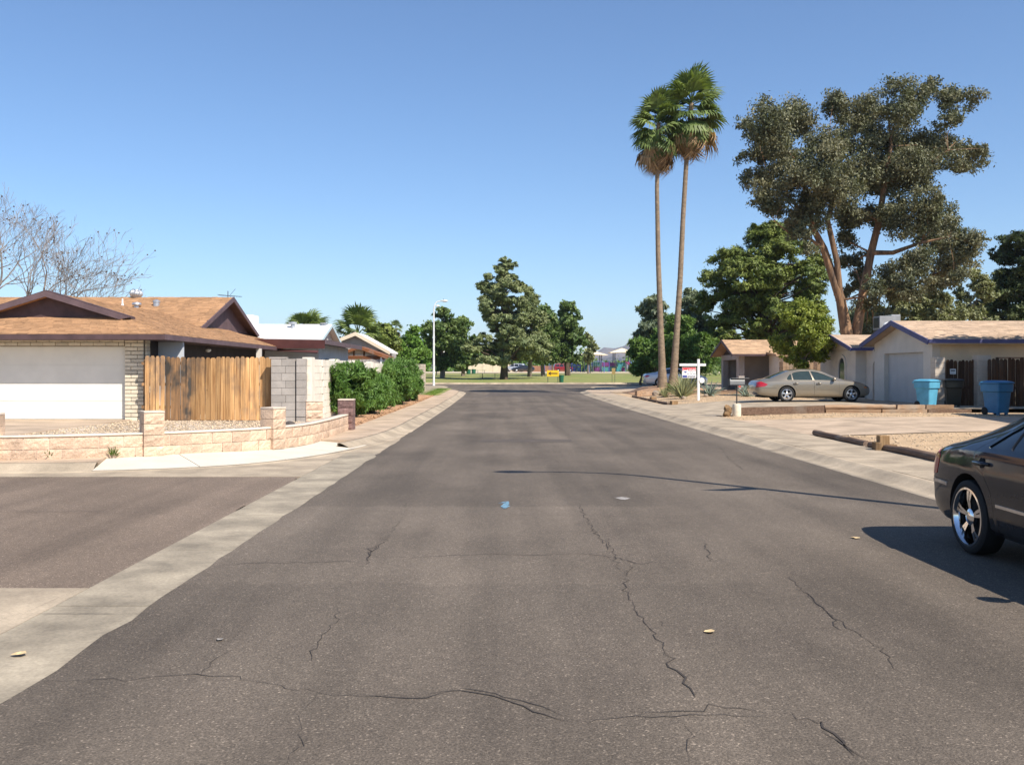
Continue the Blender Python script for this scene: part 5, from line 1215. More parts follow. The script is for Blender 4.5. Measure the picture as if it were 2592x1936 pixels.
# ------------------------------------------------------------------ vehicles
def temp_obj(mb, mat):
    me = mb.mesh('t'); me.materials.append(mat); o = bpy.data.objects.new('t', me); col.objects.link(o); return o
def boolean(a, b, op):
    md = a.modifiers.new('b', 'BOOLEAN'); md.object = b; md.operation = op; md.solver = 'EXACT'
    try: md.material_mode = 'TRANSFER'
    except Exception: pass
    bpy.context.view_layer.update(); dg = bpy.context.evaluated_depsgraph_get(); me = bpy.data.meshes.new_from_object(a.evaluated_get(dg)); a.modifiers.clear()
    return me
def kill(*os):
    for o in os: bpy.data.objects.remove(o, do_unlink=True)
def side_prism(poly, y0, y1, mat):
    m = MB(); m.prism([(x, y0, z) for x, z in poly], (0, y1 - y0, 0)); return temp_obj(m, mat)
def rnd_poly(poly, r=.04, n=3):
    out = []; k = len(poly)
    for i in range(k):
        p, a, b = Vector(poly[i]), Vector(poly[i-1]), Vector(poly[(i+1) % k])
        d1 = min(r, (a - p).length * .4); d2 = min(r, (b - p).length * .4); s, e = p + (a - p).normalized() * d1, p + (b - p).normalized() * d2
        for j in range(n + 1): t = j / n; out.append(tuple((1-t)**2 * s + 2*t*(1-t) * p + t*t * e))
    return out
def shrink_poly(poly, d):
    c = Vector((sum(p[0] for p in poly) / len(poly), sum(p[1] for p in poly) / len(poly)))
    return [tuple(Vector(p) + (c - Vector(p)).normalized() * d) for p in poly]
def loft_body(rows, step=.05, sig=.05):
    R_ = np.array(rows, float); xs = np.arange(R_[0, 0], R_[-1, 0] + 1e-6, step)
    dense = np.arange(R_[0, 0] - .4, R_[-1, 0] + .4, .01); cols = []
    for k in range(1, 6):
        y = np.interp(dense, R_[:, 0], R_[:, k]); y[dense < R_[0, 0]] = 2 * R_[0, k] - np.interp(2 * R_[0, 0] - dense[dense < R_[0, 0]], R_[:, 0], R_[:, k])
        hi = dense > R_[-1, 0]; y[hi] = 2 * R_[-1, k] - np.interp(2 * R_[-1, 0] - dense[hi], R_[:, 0], R_[:, k])
        g = np.exp(-.5 * (np.arange(-25, 26) * .01 / sig) ** 2); g /= g.sum(); cols.append(np.interp(xs, dense, np.convolve(y, g, 'same')))
    V = []; Fc = []; n = None
    for i, x in enumerate(xs):
        zb, zs, zt, w, wt = [c[i] for c in cols]; hgt = zs - zb; k = min(1, max(.25, (zt - zs) / .3))
        half = [(0, zb), (.72*w, zb), (.92*w, zb + min(.03, .06*hgt)), (.975*w, zb + min(.10, .16*hgt)), (.992*w, zb + .28*hgt), (w, zb + .5*hgt), (w, zb + .7*hgt), (.990*w, zb + .86*hgt), (.972*w, zs - min(.02, .06*hgt))]
        sx = .945 * w
        half += [(sx, zs + .004)]
        for t in (.18, .4, .62, .82):
            half.append((sx + (wt - sx) * t + .018 * math.sin(t * math.pi), zs + (zt - .075*k - zs) * t + .004))
        half += [(wt, zt - .07*k), (wt * .93, zt - .035*k), (wt * .75, zt - .014*k), (wt * .4, zt - .003), (0, zt)]
        ring = half + [(-y, z) for y, z in half[-2:0:-1]]; n = len(ring); V += [(x, y, z) for y, z in ring]
    m = len(xs)
    for i in range(m - 1):
        for j in range(n): Fc.append((i*n + j, i*n + (j+1) % n, (i+1)*n + (j+1) % n, (i+1)*n + j))
    mb = MB(); mb.add(V, Fc + [tuple(range(n))[::-1], tuple(range((m-1)*n, m*n))]); return mb
def tyre_wheel(parent, x, y, r, rr_, style, side, w=.21, chrome='alloy'):
    rot = (0, 0, math.pi if side > 0 else 0)
    hub = MB(); hub.lathe([(rr_ * .72, -.02), (rr_ * .72, 0.005), (rr_ * .3, .02), (.04, .05)], n=28, axis='y'); wh = link('wheel', hub.mesh('wheel', smooth=35), MATS['well_black'], parent, (x, y, r), rot)
    h = w / 2; t = MB(); t.lathe([(rr_, -h*.9), (rr_ + .02, -h), (r - .03, -h), (r - .006, -h*.82), (r, -h*.5), (r, h*.5), (r - .006, h*.82), (r - .03, h), (rr_ + .02, h), (rr_ - .004, h*.88), (rr_ - .01, -h*.88), (rr_, -h*.9)], n=44, axis='y', cap=False); t.loc('tyre', MATS['tyre'], wh, 40)
    b = MB(); b.lathe([(rr_ + .006, h*.88), (rr_ + .010, h*1.0), (rr_ - .008, h*1.02), (rr_ - .022, h*.8), (rr_ - .03, h*.3), (rr_ - .03, -h*.8)], n=44, axis='y', cap=False)
    ns = {'five': 5, 'twin': 5, 'seven': 7}[style]; yo = -h * .72
    for i in range(ns):
        a = 2 * math.pi * i / ns + .3
        for da, ww in (((-.12, .034), (.12, .034)) if style == 'twin' else ((0, .085 if style == 'five' else .055),)):
            p = Vector((math.cos(a + da * .6) * .045, yo + .004, math.sin(a + da * .6) * .045)); q = Vector((math.cos(a + da) * (rr_ - .015), yo - .005, math.sin(a + da) * (rr_ - .015))); md_ = p.lerp(q, .55) + Vector((0, -.012, 0))
            tdir = Vector((-math.sin(a), 0, math.cos(a))); dp = Vector((0, .028, 0))
            for s0, s1, w0, w1 in ((p, md_, ww * .55, ww * .8), (md_, q, ww * .8, ww * 1.15)):
                b.hexa([s0 - tdir*w0/2, s0 + tdir*w0/2, s0 + tdir*w0/2*.7 + dp, s0 - tdir*w0/2*.7 + dp], [s1 - tdir*w1/2, s1 + tdir*w1/2, s1 + tdir*w1/2*.7 + dp, s1 - tdir*w1/2*.7 + dp])
    b.lathe([(.075, -yo - .03), (.075, -yo), (.055, -yo + .012), (.01, -yo + .016)], n=20, axis='y'); b.loc('rim', MATS[chrome], wh, 35)
    return wh
def make_car(name, label, loc, rz, rows, paint_m, axles, wr, rim, wins, doors, lamps, glass='glass_dark', rear_glass=None, front_glass=None, track=None, style='five', rimmat='alloy', group=None, moulding=None, handles=(), mirror=None, seams=(), chrome_strip=(), pitch=0):
    t = thing(name, label, 'car', loc, rz, group); t.rotation_euler = (0, pitch, rz)
    base = loft_body(rows); PM = MATS[paint_m]; BK = MATS['well_black']
    body = temp_obj(base, PM)
    for p in body.data.polygons: p.use_smooth = True
    bm = bmesh.new(); bm.from_mesh(body.data); bvh = BVHTree.FromBMesh(bm); bm.normal_update()
    def inflated(d, mat):
        me = body0.copy(); me.materials.clear(); me.materials.append(MATS[mat]); co = np.empty(len(me.vertices) * 3); me.vertices.foreach_get('co', co)
        nr = np.array([v.normal[:] for v in bm.verts]).ravel(); me.vertices.foreach_set('co', co + nr * d); me.update(); o = bpy.data.objects.new('t', me); col.objects.link(o); return o
    body0 = body.data.copy(); hw = max(r[4] for r in rows); tr = track or hw - .115
    def fin(me, nm, mat=None, parent=t, ang=28):
        if mat is not None: me.materials.clear(); me.materials.append(MATS[mat])
        me.polygons.foreach_set('use_smooth', [True] * len(me.polygons)); me.set_sharp_from_angle(angle=math.radians(ang)); me.name = nm; return link(nm, me, None, parent)
    def apply(me): old = body.data; body.data = me
    for ax in axles:                                                   # wheel wells
        for s in (-1, 1):
            m2 = MB(); c0 = (ax, s * hw, wr * 1.02)
            m2.lathe([(wr * 1.16, -.32), (wr * 1.16, .32)], c0, 'y', 36); o = temp_obj(m2, BK); apply(boolean(body, o, 'DIFFERENCE')); kill(o)
    inner = inflated(-.012, glass)
    for w_ in wins:                                                    # side glass
        pr = side_prism(rnd_poly(w_, .035), -1.3, 1.3, PM); ps = side_prism(rnd_poly(shrink_poly(w_, -.004), .035), -1.29, 1.29, MATS[glass])
        for s in (-1, 1):
            hs = side_prism(rnd_poly(shrink_poly(w_, -.004), .035), .1 * s, 1.29 * s, MATS[glass]); fin(boolean(inner, hs, 'INTERSECT'), 'side_window', glass); kill(hs)
        apply(boolean(body, pr, 'DIFFERENCE')); kill(pr, ps)
    for nm, q in (('rear_window', rear_glass), ('windscreen', front_glass)):
        if q is None: continue
        xa, xb, ya, yb, z0 = q                                         # x and half-width at the deck, x and half-width at the roof
        m = MB(); m.prism([(xa, -ya, z0), (xb, -yb, z0), (xb, yb, z0), (xa, ya, z0)], (0, 0, 1.0)); o = temp_obj(m, PM)
        fin(boolean(inner, o, 'INTERSECT'), nm, glass); apply(boolean(body, o, 'DIFFERENCE')); kill(o)
    kill(inner)
    for d_ in doors:                                                   # doors, with a real gap round each
        for s in (-1, 1):
            y0, y1 = (.45, 1.3) if s > 0 else (-1.3, -.45)
            a = side_prism(rnd_poly(shrink_poly(d_, .005), .05), y0, y1, BK); b = side_prism(rnd_poly(d_, .05), y0 + .001, y1 + .001, BK)
            fin(boolean(body, a, 'INTERSECT'), 'door'); apply(boolean(body, b, 'DIFFERENCE')); kill(a, b)
    for nm, poly, mat, s in lamps:
        infl = inflated(.004, mat)
        for q in ((-1, 1) if s == 0 else (s,)):
            a = side_prism(rnd_poly(poly, .03), .4 * q, 1.3 * q, MATS[mat]); fin(boolean(infl, a, 'INTERSECT'), nm, mat); kill(a)
        kill(infl)
    bd = fin(body.data.copy(), 'body'); kill(body)
    def strip(path, h, mat, nm, proud=.006, sides=(-1, 1), th=None):
        for s in sides:
            V = []; n = 0
            for x, z in path:
                for dz in (-h/2, h/2):
                    hit, nr, _, _ = bvh.ray_cast(Vector((x, s * 2, z + dz)), Vector((0, -s, 0)))
                    if hit is None: hit, nr = Vector((x, s * hw, z + dz)), Vector((0, s, 0))
                    V.append(hit + nr * proud); V.append(hit - nr * .01)
                n += 1
            m = MB(); fs = []
            for i in range(n - 1): a, b = 4*i, 4*(i+1); fs += [(a, a+2, b+2, b), (a+2, a+3, b+3, b+2), (a+1, a, b, b+1)]
            fs += [(0, 1, 3, 2), tuple(4*(n-1) + k for k in (0, 2, 3, 1))]; m.add(V, fs); m.loc(nm, MATS[mat], t)
    def dense(path, st=.06):
        out = []
        for a, b in zip(path, path[1:]):
            n = max(1, int((Vector(b) - Vector(a)).length / st)); out += [tuple(Vector(a).lerp(Vector(b), k / n)) for k in range(n)]
        return out + [path[-1]]
    for path, h, mat, nm in chrome_strip: strip(dense(path), h, mat, nm)
    for path, wd in seams: strip(dense(path), wd, 'black_trim', 'seam', .0012)
    for hx, hz in handles:
        for s in (-1, 1):
            hit, nr, _, _ = bvh.ray_cast(Vector((hx, s * 2, hz)), Vector((0, -s, 0))); c = hit
            m = MB(); m.tube([c + Vector((-.10, 0, 0)), c + Vector((-.09, s*.035, 0)), c + Vector((.07, s*.04, .002)), c + Vector((.10, 0, 0))], [.016, .019, .019, .014], 8); m.loc('door_handle', PM, t, 50)
            m = MB(); m.lathe([(.05, -.001), (.05, .003)], (c.x - .01, c.y + (0 if s < 0 else .003), c.z), 'y', 16); m.loc('handle_cup', BK, t)
    if mirror:
        mx, mz = mirror
        for s in (-1, 1):
            hit, nr, _, _ = bvh.ray_cast(Vector((mx, s * 2, mz)), Vector((0, -s, 0))); m = MB()
            m.lathe([(.02, -.07), (.075, -.05), (.085, 0), (.07, .05), (.02, .075)], (0, 0, 0), 'x', 14); c = Vector((mx, hit.y + s * .13, mz + .05)); m.v = [(p[0] + c.x, p[1] * 1.15 + c.y, p[2] * .85 + c.z) for p in m.v]
            m.bar((mx, hit.y - s*.03, mz), (mx, hit.y + s * .1, mz + .02), .05, .03); m.loc('mirror', PM, t, 50)
    for ax in axles:
        for s in (-1, 1): tyre_wheel(t, ax, s * tr, wr, rim, style, s, chrome=rimmat)
    und = MB(); und.box(rows[0][0] + .35, rows[-1][0] - .3, -hw * .7, hw * .7, min(r[1] for r in rows) - .02, min(r[1] for r in rows) + .04); und.loc('underbody', BK, t)
    bm.free(); return t
paint('paint_navy', (.004, .0055, .010), 0, .6, .04, coat=1.0); paint('paint_tan', (.30, .26, .20), .6, .34, .3); paint('paint_silver', (.56, .56, .57), .45, .34, .1)
paint('paint_dark', (.02, .022, .028), .3, .3, .2); paint('paint_red', (.22, .015, .02), .2, .32, .2)

rows_saloon = [(-2.57, .44, .68, .74, .60, .46), (-2.53, .34, .76, .83, .74, .58), (-2.42, .24, .85, .93, .82, .66), (-2.2, .21, .90, .975, .86, .70), (-2.0, .2, .93, 1.015, .88, .68),
               (-1.7, .2, .955, 1.13, .90, .63), (-1.3, .2, .965, 1.275, .91, .59), (-.95, .2, .965, 1.385, .91, .57), (-.5, .2, .96, 1.44, .91, .57), (-.1, .2, .955, 1.45, .91, .57), (.3, .2, .945, 1.42, .91, .56), (.75, .2, .935, 1.29, .91, .58), (1.25, .2, .915, 1.01, .905, .68),
               (1.8, .2, .86, .92, .885, .68), (2.08, .22, .77, .84, .83, .60), (2.2, .3, .68, .74, .74, .50), (2.27, .42, .60, .66, .58, .38)]
make_car('parked_car', 'dark navy saloon parked at the right edge with chrome spoked wheel', (5.13, 7.05, 0), -math.pi / 2, rows_saloon, 'paint_navy', (-1.56, 1.42), .335, .255,
    [[(-1.30, .985), (-1.12, 1.13), (-.98, 1.205), (-.98, .985)], [(-.93, .985), (-.93, 1.235), (-.75, 1.305), (-.4, 1.36), (-.03, 1.37), (-.03, .98)], [(.05, .98), (.05, 1.37), (.4, 1.33), (.70, 1.21), (1.10, .975)]],
    [[(-1.45, .965), (-1.47, .83), (-1.28, .76), (-1.13, .6), (-1.07, .27), (.01, .27), (.01, 1.405), (-.4, 1.395), (-.78, 1.335), (-1.08, 1.2)], [(.02, .27), (.02, 1.405), (.42, 1.36), (.76, 1.22), (1.2, .96), (1.13, .6), (1.08, .27)]],
    [('tail_lamp', [(-2.6, .62), (-2.6, .87), (-2.40, .895), (-2.2, .85), (-2.26, .66)], 'lamp_red', 0)],
    rear_glass=(-2.02, -1.05, .56, .46, 1.0), front_glass=(1.28, .62, .58, .48, .99), style='twin', rimmat='chrome', track=.80, handles=((-1.28, .845), (.2, .82)), mirror=(.92, 1.0),
    chrome_strip=[([(-1.05, .505), (-.5, .50), (.0, .495)], .026, 'chrome', 'side_moulding'), ([(.04, .495), (1.0, .475)], .026, 'chrome', 'side_moulding'), ([(-2.46, .58), (-2.2, .59), (-1.99, .585)], .03, 'chrome', 'bumper_strip')],
    seams=[([(-2.42, .615), (-1.97, .615)], .008)])
rows_oval = [(-2.68, .48, .66, .72, .62, .46), (-2.63, .36, .74, .82, .76, .58), (-2.52, .28, .82, .91, .85, .66), (-2.25, .24, .86, .975, .90, .68), (-2.0, .22, .88, 1.02, .915, .64), (-1.6, .2, .90, 1.20, .92, .59), (-1.2, .2, .90, 1.35, .925, .55), (-.7, .2, .90, 1.42, .925, .54),
             (-.2, .2, .90, 1.41, .925, .55), (.2, .2, .90, 1.345, .925, .56), (.6, .2, .90, 1.17, .92, .60), (1.05, .2, .89, .985, .915, .66), (1.5, .2, .84, .92, .90, .66), (1.95, .22, .74, .82, .85, .60), (2.15, .27, .65, .71, .76, .50), (2.28, .34, .56, .61, .60, .36), (2.33, .42, .52, .55, .45, .25)]
make_car('parked_car', 'tan oval saloon parked on the driveway in front of the pale house', (PX(1983, 40.9) + 1.38, 41.3, H(12.5, 41) + .008), 0, rows_oval, 'paint_tan', (-1.38, 1.38), .33, .215,
    [[(-1.36, .95), (-1.33, 1.03), (-1.22, 1.15), (-1.14, 1.20), (-1.14, .94)], [(-1.09, .94), (-1.09, 1.215), (-.95, 1.27), (-.70, 1.31), (-.34, 1.32), (-.26, .935)], [(-.20, .935), (-.28, 1.32), (.02, 1.275), (.32, 1.16), (.74, .96), (.72, .935)]],
    [[(-1.02, .62), (-1.18, .92), (-1.17, 1.24), (-.95, 1.305), (-.70, 1.345), (-.30, 1.355), (-.22, .9), (-.22, .27), (-.78, .27)], [(-.21, .27), (-.21, .9), (-.29, 1.355), (.04, 1.31), (.36, 1.18), (.85, .93), (.87, .27)]],
    [('tail_lamp', [(-2.66, .62), (-2.60, .84), (-2.46, .875), (-2.18, .75), (-2.32, .66)], 'lamp_red', 0), ('side_marker', [(1.92, .60), (1.93, .66), (2.08, .63), (2.08, .58)], 'lamp_orange', 0), ('head_lamp', [(1.98, .68), (1.98, .74), (2.25, .66), (2.28, .58), (2.12, .60)], 'glass_green', 0)],
    glass='glass_green', rear_glass=(-2.08, -1.32, .62, .46, 1.0), front_glass=(1.02, .24, .62, .48, .97), style='five', handles=((-1.0, .79), (-.02, .79)), mirror=(.62, .93),
    chrome_strip=[([(-.97, .535), (-.3, .54)], .03, 'paint_tan', 'side_moulding'), ([(-.2, .54), (.84, .545)], .03, 'paint_tan', 'side_moulding'), ([(-1.33, .925), (.70, .92)], .016, 'black_trim', 'window_seal'), ([(-1.0, .235), (.98, .235)], .05, 'black_trim', 'sill_trim')], seams=[([(-2.5, .60), (-1.80, .585)], .008)])
rows_coupe = [(-2.45, .46, .74, .82, .62, .48), (-2.40, .34, .80, .90, .76, .60), (-2.3, .26, .88, 1.0, .84, .66), (-1.95, .2, .93, 1.05, .89, .66), (-1.6, .2, .94, 1.13, .905, .60), (-1.1, .2, .94, 1.32, .91, .56), (-.6, .2, .93, 1.43, .91, .55), (-.1, .2, .92, 1.45, .91, .56),
              (.35, .2, .92, 1.36, .91, .57), (.8, .2, .91, 1.15, .91, .60), (1.15, .2, .89, .98, .905, .66), (1.7, .2, .83, .9, .88, .64), (2.05, .22, .72, .78, .8, .55), (2.2, .32, .62, .67, .65, .4), (2.25, .4, .56, .6, .5, .3)]
WW = [[(-1.35, .98), (-1.15, 1.15), (-.75, 1.31), (-.3, 1.34), (-.28, .97)], [(-.2, .97), (-.22, 1.34), (.1, 1.32), (.4, 1.2), (.85, .96)]]
WD = [[(-.25, .27), (-.25, 1.37), (.12, 1.355), (.46, 1.22), (.98, .94), (1.0, .27)]]
LP = [('tail_lamp', [(-2.5, .72), (-2.48, .84), (-2.2, .87), (-2.08, .82), (-2.3, .73)], 'lamp_red', 0)]
make_car('parked_car', 'silver white saloon parked behind the two palm trunks', (PX(1668, 70.3) + 1.35, 70.7, H(13, 70) + .012), 0, rows_coupe, 'paint_silver', (-1.35, 1.35), .335, .235, WW, WD, LP, rear_glass=(-1.75, -1.0, .6, .45, 1.06), front_glass=(1.1, .45, .6, .48, .97), style='seven', mirror=(.72, .95), handles=((-.1, .78),))
SUV = [(-2.2, .45, .95, 1.05, .7, .6), (-2.12, .3, 1.05, 1.5, .84, .66), (-1.95, .26, 1.08, 1.68, .89, .68), (-1.0, .25, 1.08, 1.74, .91, .68), (.2, .25, 1.07, 1.72, .91, .67), (.6, .25, 1.06, 1.55, .91, .68), (1.1, .25, 1.04, 1.14, .905, .72), (1.8, .26, .98, 1.05, .88, .7), (2.1, .3, .86, .93, .8, .6), (2.2, .42, .7, .76, .66, .46)]
SW = [[(-1.85, 1.15), (-1.85, 1.55), (-1.1, 1.6), (-1.1, 1.13)], [(-1.0, 1.13), (-1.0, 1.6), (-.2, 1.6), (-.2, 1.12)], [(-.1, 1.12), (-.1, 1.6), (.3, 1.56), (.85, 1.12)]]
for i, (u, d, pm_, rows_, ww, lab, rz) in enumerate([(1302, 196, 'paint_silver', SUV, SW, 'pale silver SUV parked beyond the park path', 2.9), (1322, 192, 'paint_dark', rows_coupe, WW, 'dark car parked in front of the silver SUV in the park', 3.3), (1427, 204, 'paint_red', SUV, SW, 'dark red vehicle behind the thick tree trunk in the park', .1)]):
    make_car('parked_car', lab, (PX(u, d), d, zg(d) + .11), rz, rows_, pm_, (-1.35, 1.35), .34, .22, ww, [], [], style='five', group='vehicles parked beyond the park')

# ------------------------------------------------------------------ street furniture and yard things
def street_lamp(label, x, y, h, group, arm=1.9, rz=0):
    t = thing('street_lamp', label, 'street lamp', (x, y, zg(y) + (.115 if abs(y) < 60 else .12)), rz, group); m = MB()
    pts = [(0, 0, 0), (0, 0, h * .3), (0, 0, h * .9)] + [(arm * .55 * (1 - math.cos(a)), 0, h * .9 + h * .1 * math.sin(a)) for a in (.4, .8, 1.15, 1.45)] + [(arm * .8, 0, h * 1.002)]
    m.tube(pts, [.10, .09, .062, .05, .046, .042, .04, .036], 12); m.loc('pole', MATS['pole_white'], t, 50)
    MB().lathe([(.13, 0), (.13, .06), (.10, .12)], n=14).loc('base_collar', MATS['pole_white'], t, 40)
    hd = MB(); hd.lathe([(.02, -.36), (.09, -.28), (.15, -.08), (.15, .12), (.1, .26), (.03, .33)], (0, 0, 0), 'x', 16); hd.v = [(p[0] + arm * .8 + .28, p[1] * 1.1, p[2] * .55 + h * 1.005) for p in hd.v]; ho = hd.loc('lamp_head', MATS['pole_white'], t, 50)
    ln = MB(); ln.lathe([(.02, -.22), (.1, -.1), (.11, .08), (.03, .2)], (0, 0, 0), 'x', 14); ln.v = [(p[0] + arm * .8 + .3, p[1], p[2] * .5 + h * 1.005 - .055) for p in ln.v]; ln.loc('lens', MATS['lamp_glass'], ho, 50)
    MB().lathe([(.03, 0), (.035, .06), (.01, .09)], (arm * .8 + .2, 0, h * 1.005 + .075), n=10).loc('photo_cell', MATS['dark_metal'], ho, 40)
    return t
sl = street_lamp('white curved street lamp at the far left corner by the lawn', PX(1098, 82), 82, 7.35, 'curved white street lamps', .8)
m = MB(); m.lathe([(.02, -.2), (.1, -.1), (.12, .05), (.05, .2)], (0, 0, 0), 'x', 12); m.v = [(p[0] + .32, p[1], p[2] * .7 + 6.95) for p in m.v]; m.loc('lower_lamp_head', MATS['pole_white'], sl, 50)
s2 = street_lamp('white curved street lamp beyond the right edge whose shadow crosses the road', 7.05, 9.5, 8.6, 'curved white street lamps', 1.5, math.pi)
m = MB(); m.prism([(.02, 0, 5.35), (.75, 0, 5.1), (1.0, 0, 5.2), (.02, 0, 5.62)], (0, .02, 0)); m.loc('shadow_plate', MATS['pole_white'], s2)  # unseen plate added to cast the blob along the pole's shadow

def bin_mesh(prof, name, mat, parent, smooth=30):
    """rounded-rectangle lofted shell: (half-width, half-depth, z)"""
    m = MB(); n = 0; rows_ = []
    for hw, hd, z in prof:
        ring = []; r = min(hw, hd) * .22
        for cx, cy, a0 in ((hw - r, hd - r, 0), (-hw + r, hd - r, 90), (-hw + r, -hd + r, 180), (hw - r, -hd + r, 270)):
            for k in range(4): a = math.radians(a0 + k * 30); ring.append((cx + r * math.cos(a), cy + r * math.sin(a), z))
        rows_.append(ring); n = len(ring)
    vs = [p for r_ in rows_ for p in r_]; fs = [(i*n + k, i*n + (k+1) % n, (i+1)*n + (k+1) % n, (i+1)*n + k) for i in range(len(rows_) - 1) for k in range(n)]
    fs += [tuple(range(n))[::-1], tuple(range((len(rows_)-1)*n, len(rows_)*n))]; m.add(vs, fs); return m.loc(name, mat, parent, smooth)
def wheelie_bin(label, x, y, z, rz, mat, group=None, s=1.0):
    t = thing('wheelie_bin', label, 'bin', (x, y, z), rz, group); t.scale = (s, s, s); P = MATS[mat]
    bin_mesh([(.22, .25, .06), (.225, .255, .10), (.27, .31, .74)], 'body', P, t); bin_mesh([(.29, .33, .70), (.31, .35, .72), (.32, .36, .94), (.31, .35, .95)], 'rim_collar', P, t)
    bin_mesh([(.31, .35, .952), (.34, .38, .958), (.345, .385, .985), (.30, .33, 1.02), (.17, .19, 1.05)], 'lid', P, t)
    h = MB(); h.tube([(-.22, .34, .88), (-.22, .45, .92), (.22, .45, .92), (.22, .34, .88)], .02, 8); h.loc('handle', P, t, 50)
    for sx in (-1, 1):
        w = MB(); w.lathe([(.02, -.03), (.1, -.03), (.12, -.02), (.12, .02), (.1, .03), (.02, .03)], (sx * .22, .24, .12), 'x', 18); w.loc('wheel', MATS['tyre'], t, 40)
    for sx in (-1, 1): MB().box(sx * .16 - .04, sx * .16 + .04, -.23, -.16, 0, .09).loc('foot', P, t)
    return t
M('bin_blue', (.10, .36, .52), var=.15, scale=3, rough=.5, fine=.06); M('bin_blue_shaded', (.035, .17, .33), var=.12, scale=3, rough=.5); M('bin_black', (.012, .016, .014), var=.2, scale=3, rough=.45)  # the second blue is the bin blue darkened for shade
wheelie_bin('sunlit pale blue wheelie bin beside the garage with leaf shadows on it', PX(2346, 34.6), 34.6, H(15.5, 34.6), .5, 'bin_blue', 'wheelie bins by the gate', .98)
wheelie_bin('black wheelie bin in the shade in front of the dark gate', PX(2412, 35.0), 35.0, H(16.6, 35), -.3, 'bin_black', 'wheelie bins by the gate')
wheelie_bin('blue wheelie bin nearest the right edge, shade darkened into its colour', PX(2523, 31.2), 31.2, H(16.2, 31.2) + .008, .35, 'bin_blue_shaded', 'wheelie bins by the gate', 1.08)

# mailbox on its concrete drum
mz = H(8.3, 33); mx, my = PX(1865, 32.4), 32.4
dr = MB(); dr.lathe([(.13, -.05), (.145, .0), (.145, .38), (.13, .42), (.03, .43)], (mx, my, mz), n=22); tag(dr.build('concrete_drum', M('drum_cream', (.70, .62, .48), var=.1, scale=6, fine=.1), None, (mx, my, mz), smooth=40), 'short cream concrete drum at the foot of the mailbox post', 'bollard')
mb_ = thing('mailbox', 'dark rural mailbox with red flag on a thin post by the driveway', 'mailbox', (mx, my, mz + .42))
MB().tube([(0, 0, -.02), (0, 0, .66)], .022, 8).loc('post', MATS['dark_metal'], mb_, 50)
def mail_body(y, z, mat, nm, L=.5, r=.10):
    m = MB(); pts = [(-L/2, y - r, z), (-L/2, y + r, z)] + [(-L/2, y + r * math.cos(a), z + .1 + r * math.sin(a)) for a in [math.pi * k / 10 for k in range(11)]]; m.prism(pts, (L, 0, 0)); return m.loc(nm, MATS[mat], mb_, 35)
plain('mail_grey', (.22, .22, .21), .45, metal=.3); MB().box(-.28, .3, -.16, .16, .64, .67).loc('shelf', MATS['dark_metal'], mb_)
mail_body(0, .67, 'mail_grey', 'box'); MB().box(-.262, -.25, -.09, .09, .68, .86).loc('box_door', MATS['dark_metal'], mb_); MB().box(-.2, .4, -.12, .12, .875, .89).loc('box_lid', MATS['mail_grey'], mb_)
MB().box(.02, .10, -.165, -.155, .57, .63).loc('flag', plain('flag_red', (.5, .07, .04), .5), mb_)
# for-sale post and board
sx_, sy_ = PX(1768, 46.4), 46.4; sz_ = H(sx_, sy_)
fs_ = thing('sale_sign', 'white wooden sale post with hanging red white and blue board', 'sign', (sx_, sy_, sz_))
MB().box(-.055, .055, -.055, .055, -.15, 2.02).loc('post', MATS['white_paint'], fs_); MB().box(-.93, .36, -.035, .035, 1.68, 1.80).loc('cross_arm', MATS['white_paint'], fs_)
pan_ = MB().box(-.80, -.12, -.012, .012, 1.10, 1.62).loc('board', MATS['white_paint'], fs_)
plain('print_red', (.62, .05, .06), .5); plain('print_blue', (.06, .08, .3), .5); plain('print_ink', (.08, .08, .12), .5)
MB().box(-.79, -.13, -.016, -.013, 1.535, 1.61).loc('red_band', MATS['print_red'], pan_); MB().box(-.50, -.14, -.0165, -.013, 1.45, 1.534).loc('red_band', MATS['print_red'], pan_); MB().box(-.79, -.76, -.0165, -.013, 1.45, 1.534).loc('red_band', MATS['print_red'], pan_)
for z0, z1, a, b, c in ((1.485, 1.56, .105, .09, 'print_red'), (1.43, 1.485, .09, .105, 'white_paint'), (1.37, 1.43, .03, .09, 'print_blue')):
    m = MB(); m.prism([(-.64 - a, -.018, z0), (-.64 + a, -.018, z0), (-.64 + b, -.018, z1), (-.64 - b, -.018, z1)], (0, .003, 0)) if c != 'print_red' else m.prism([(-.64 + .105 * math.cos(t_), -.018, 1.485 + .085 * math.sin(t_)) for t_ in [math.pi * k / 8 for k in range(9)]], (0, .003, 0)); m.loc('balloon_mark', MATS[c], pan_)
MB().box(-.655, -.625, -.018, -.0145, 1.345, 1.365).loc('balloon_basket', MATS['print_blue'], pan_)
for x0, x1, z in ((-.46, -.32, 1.52), (-.29, -.16, 1.52), (-.46, -.38, 1.475), (-.35, -.17, 1.475)): MB().box(x0, x1, -.0185, -.0166, z - .014, z + .014).loc('print_bar', MATS['white_paint'], pan_)
for k in range(11): x = -.56 + k * .038; MB().box(x, x + .024, -.016, -.013, 1.29, 1.325).loc('print_mark', MATS['print_ink'], pan_) if k not in (3, 7) else None
for x0, x1 in ((-.42, -.36), (-.34, -.27)): MB().box(x0, x1, -.016, -.013, 1.375, 1.39).loc('print_mark', MATS['print_ink'], pan_)
MB().box(-.78, -.56, -.016, -.013, 1.12, 1.23).loc('print_block', MATS['print_blue'], pan_)
for k in range(8): x = -.53 + k * .048; MB().box(x, x + .03, -.016, -.013, 1.12 + .012 * (k % 3), 1.2 + .02 * (k % 2)).loc('print_mark', MATS['print_ink'], pan_)
for x in (-.7, -.22): MB().tube([(x, 0, 1.61), (x, 0, 1.69)], .008, 5).loc('hanger', MATS['dark_metal'], fs_)
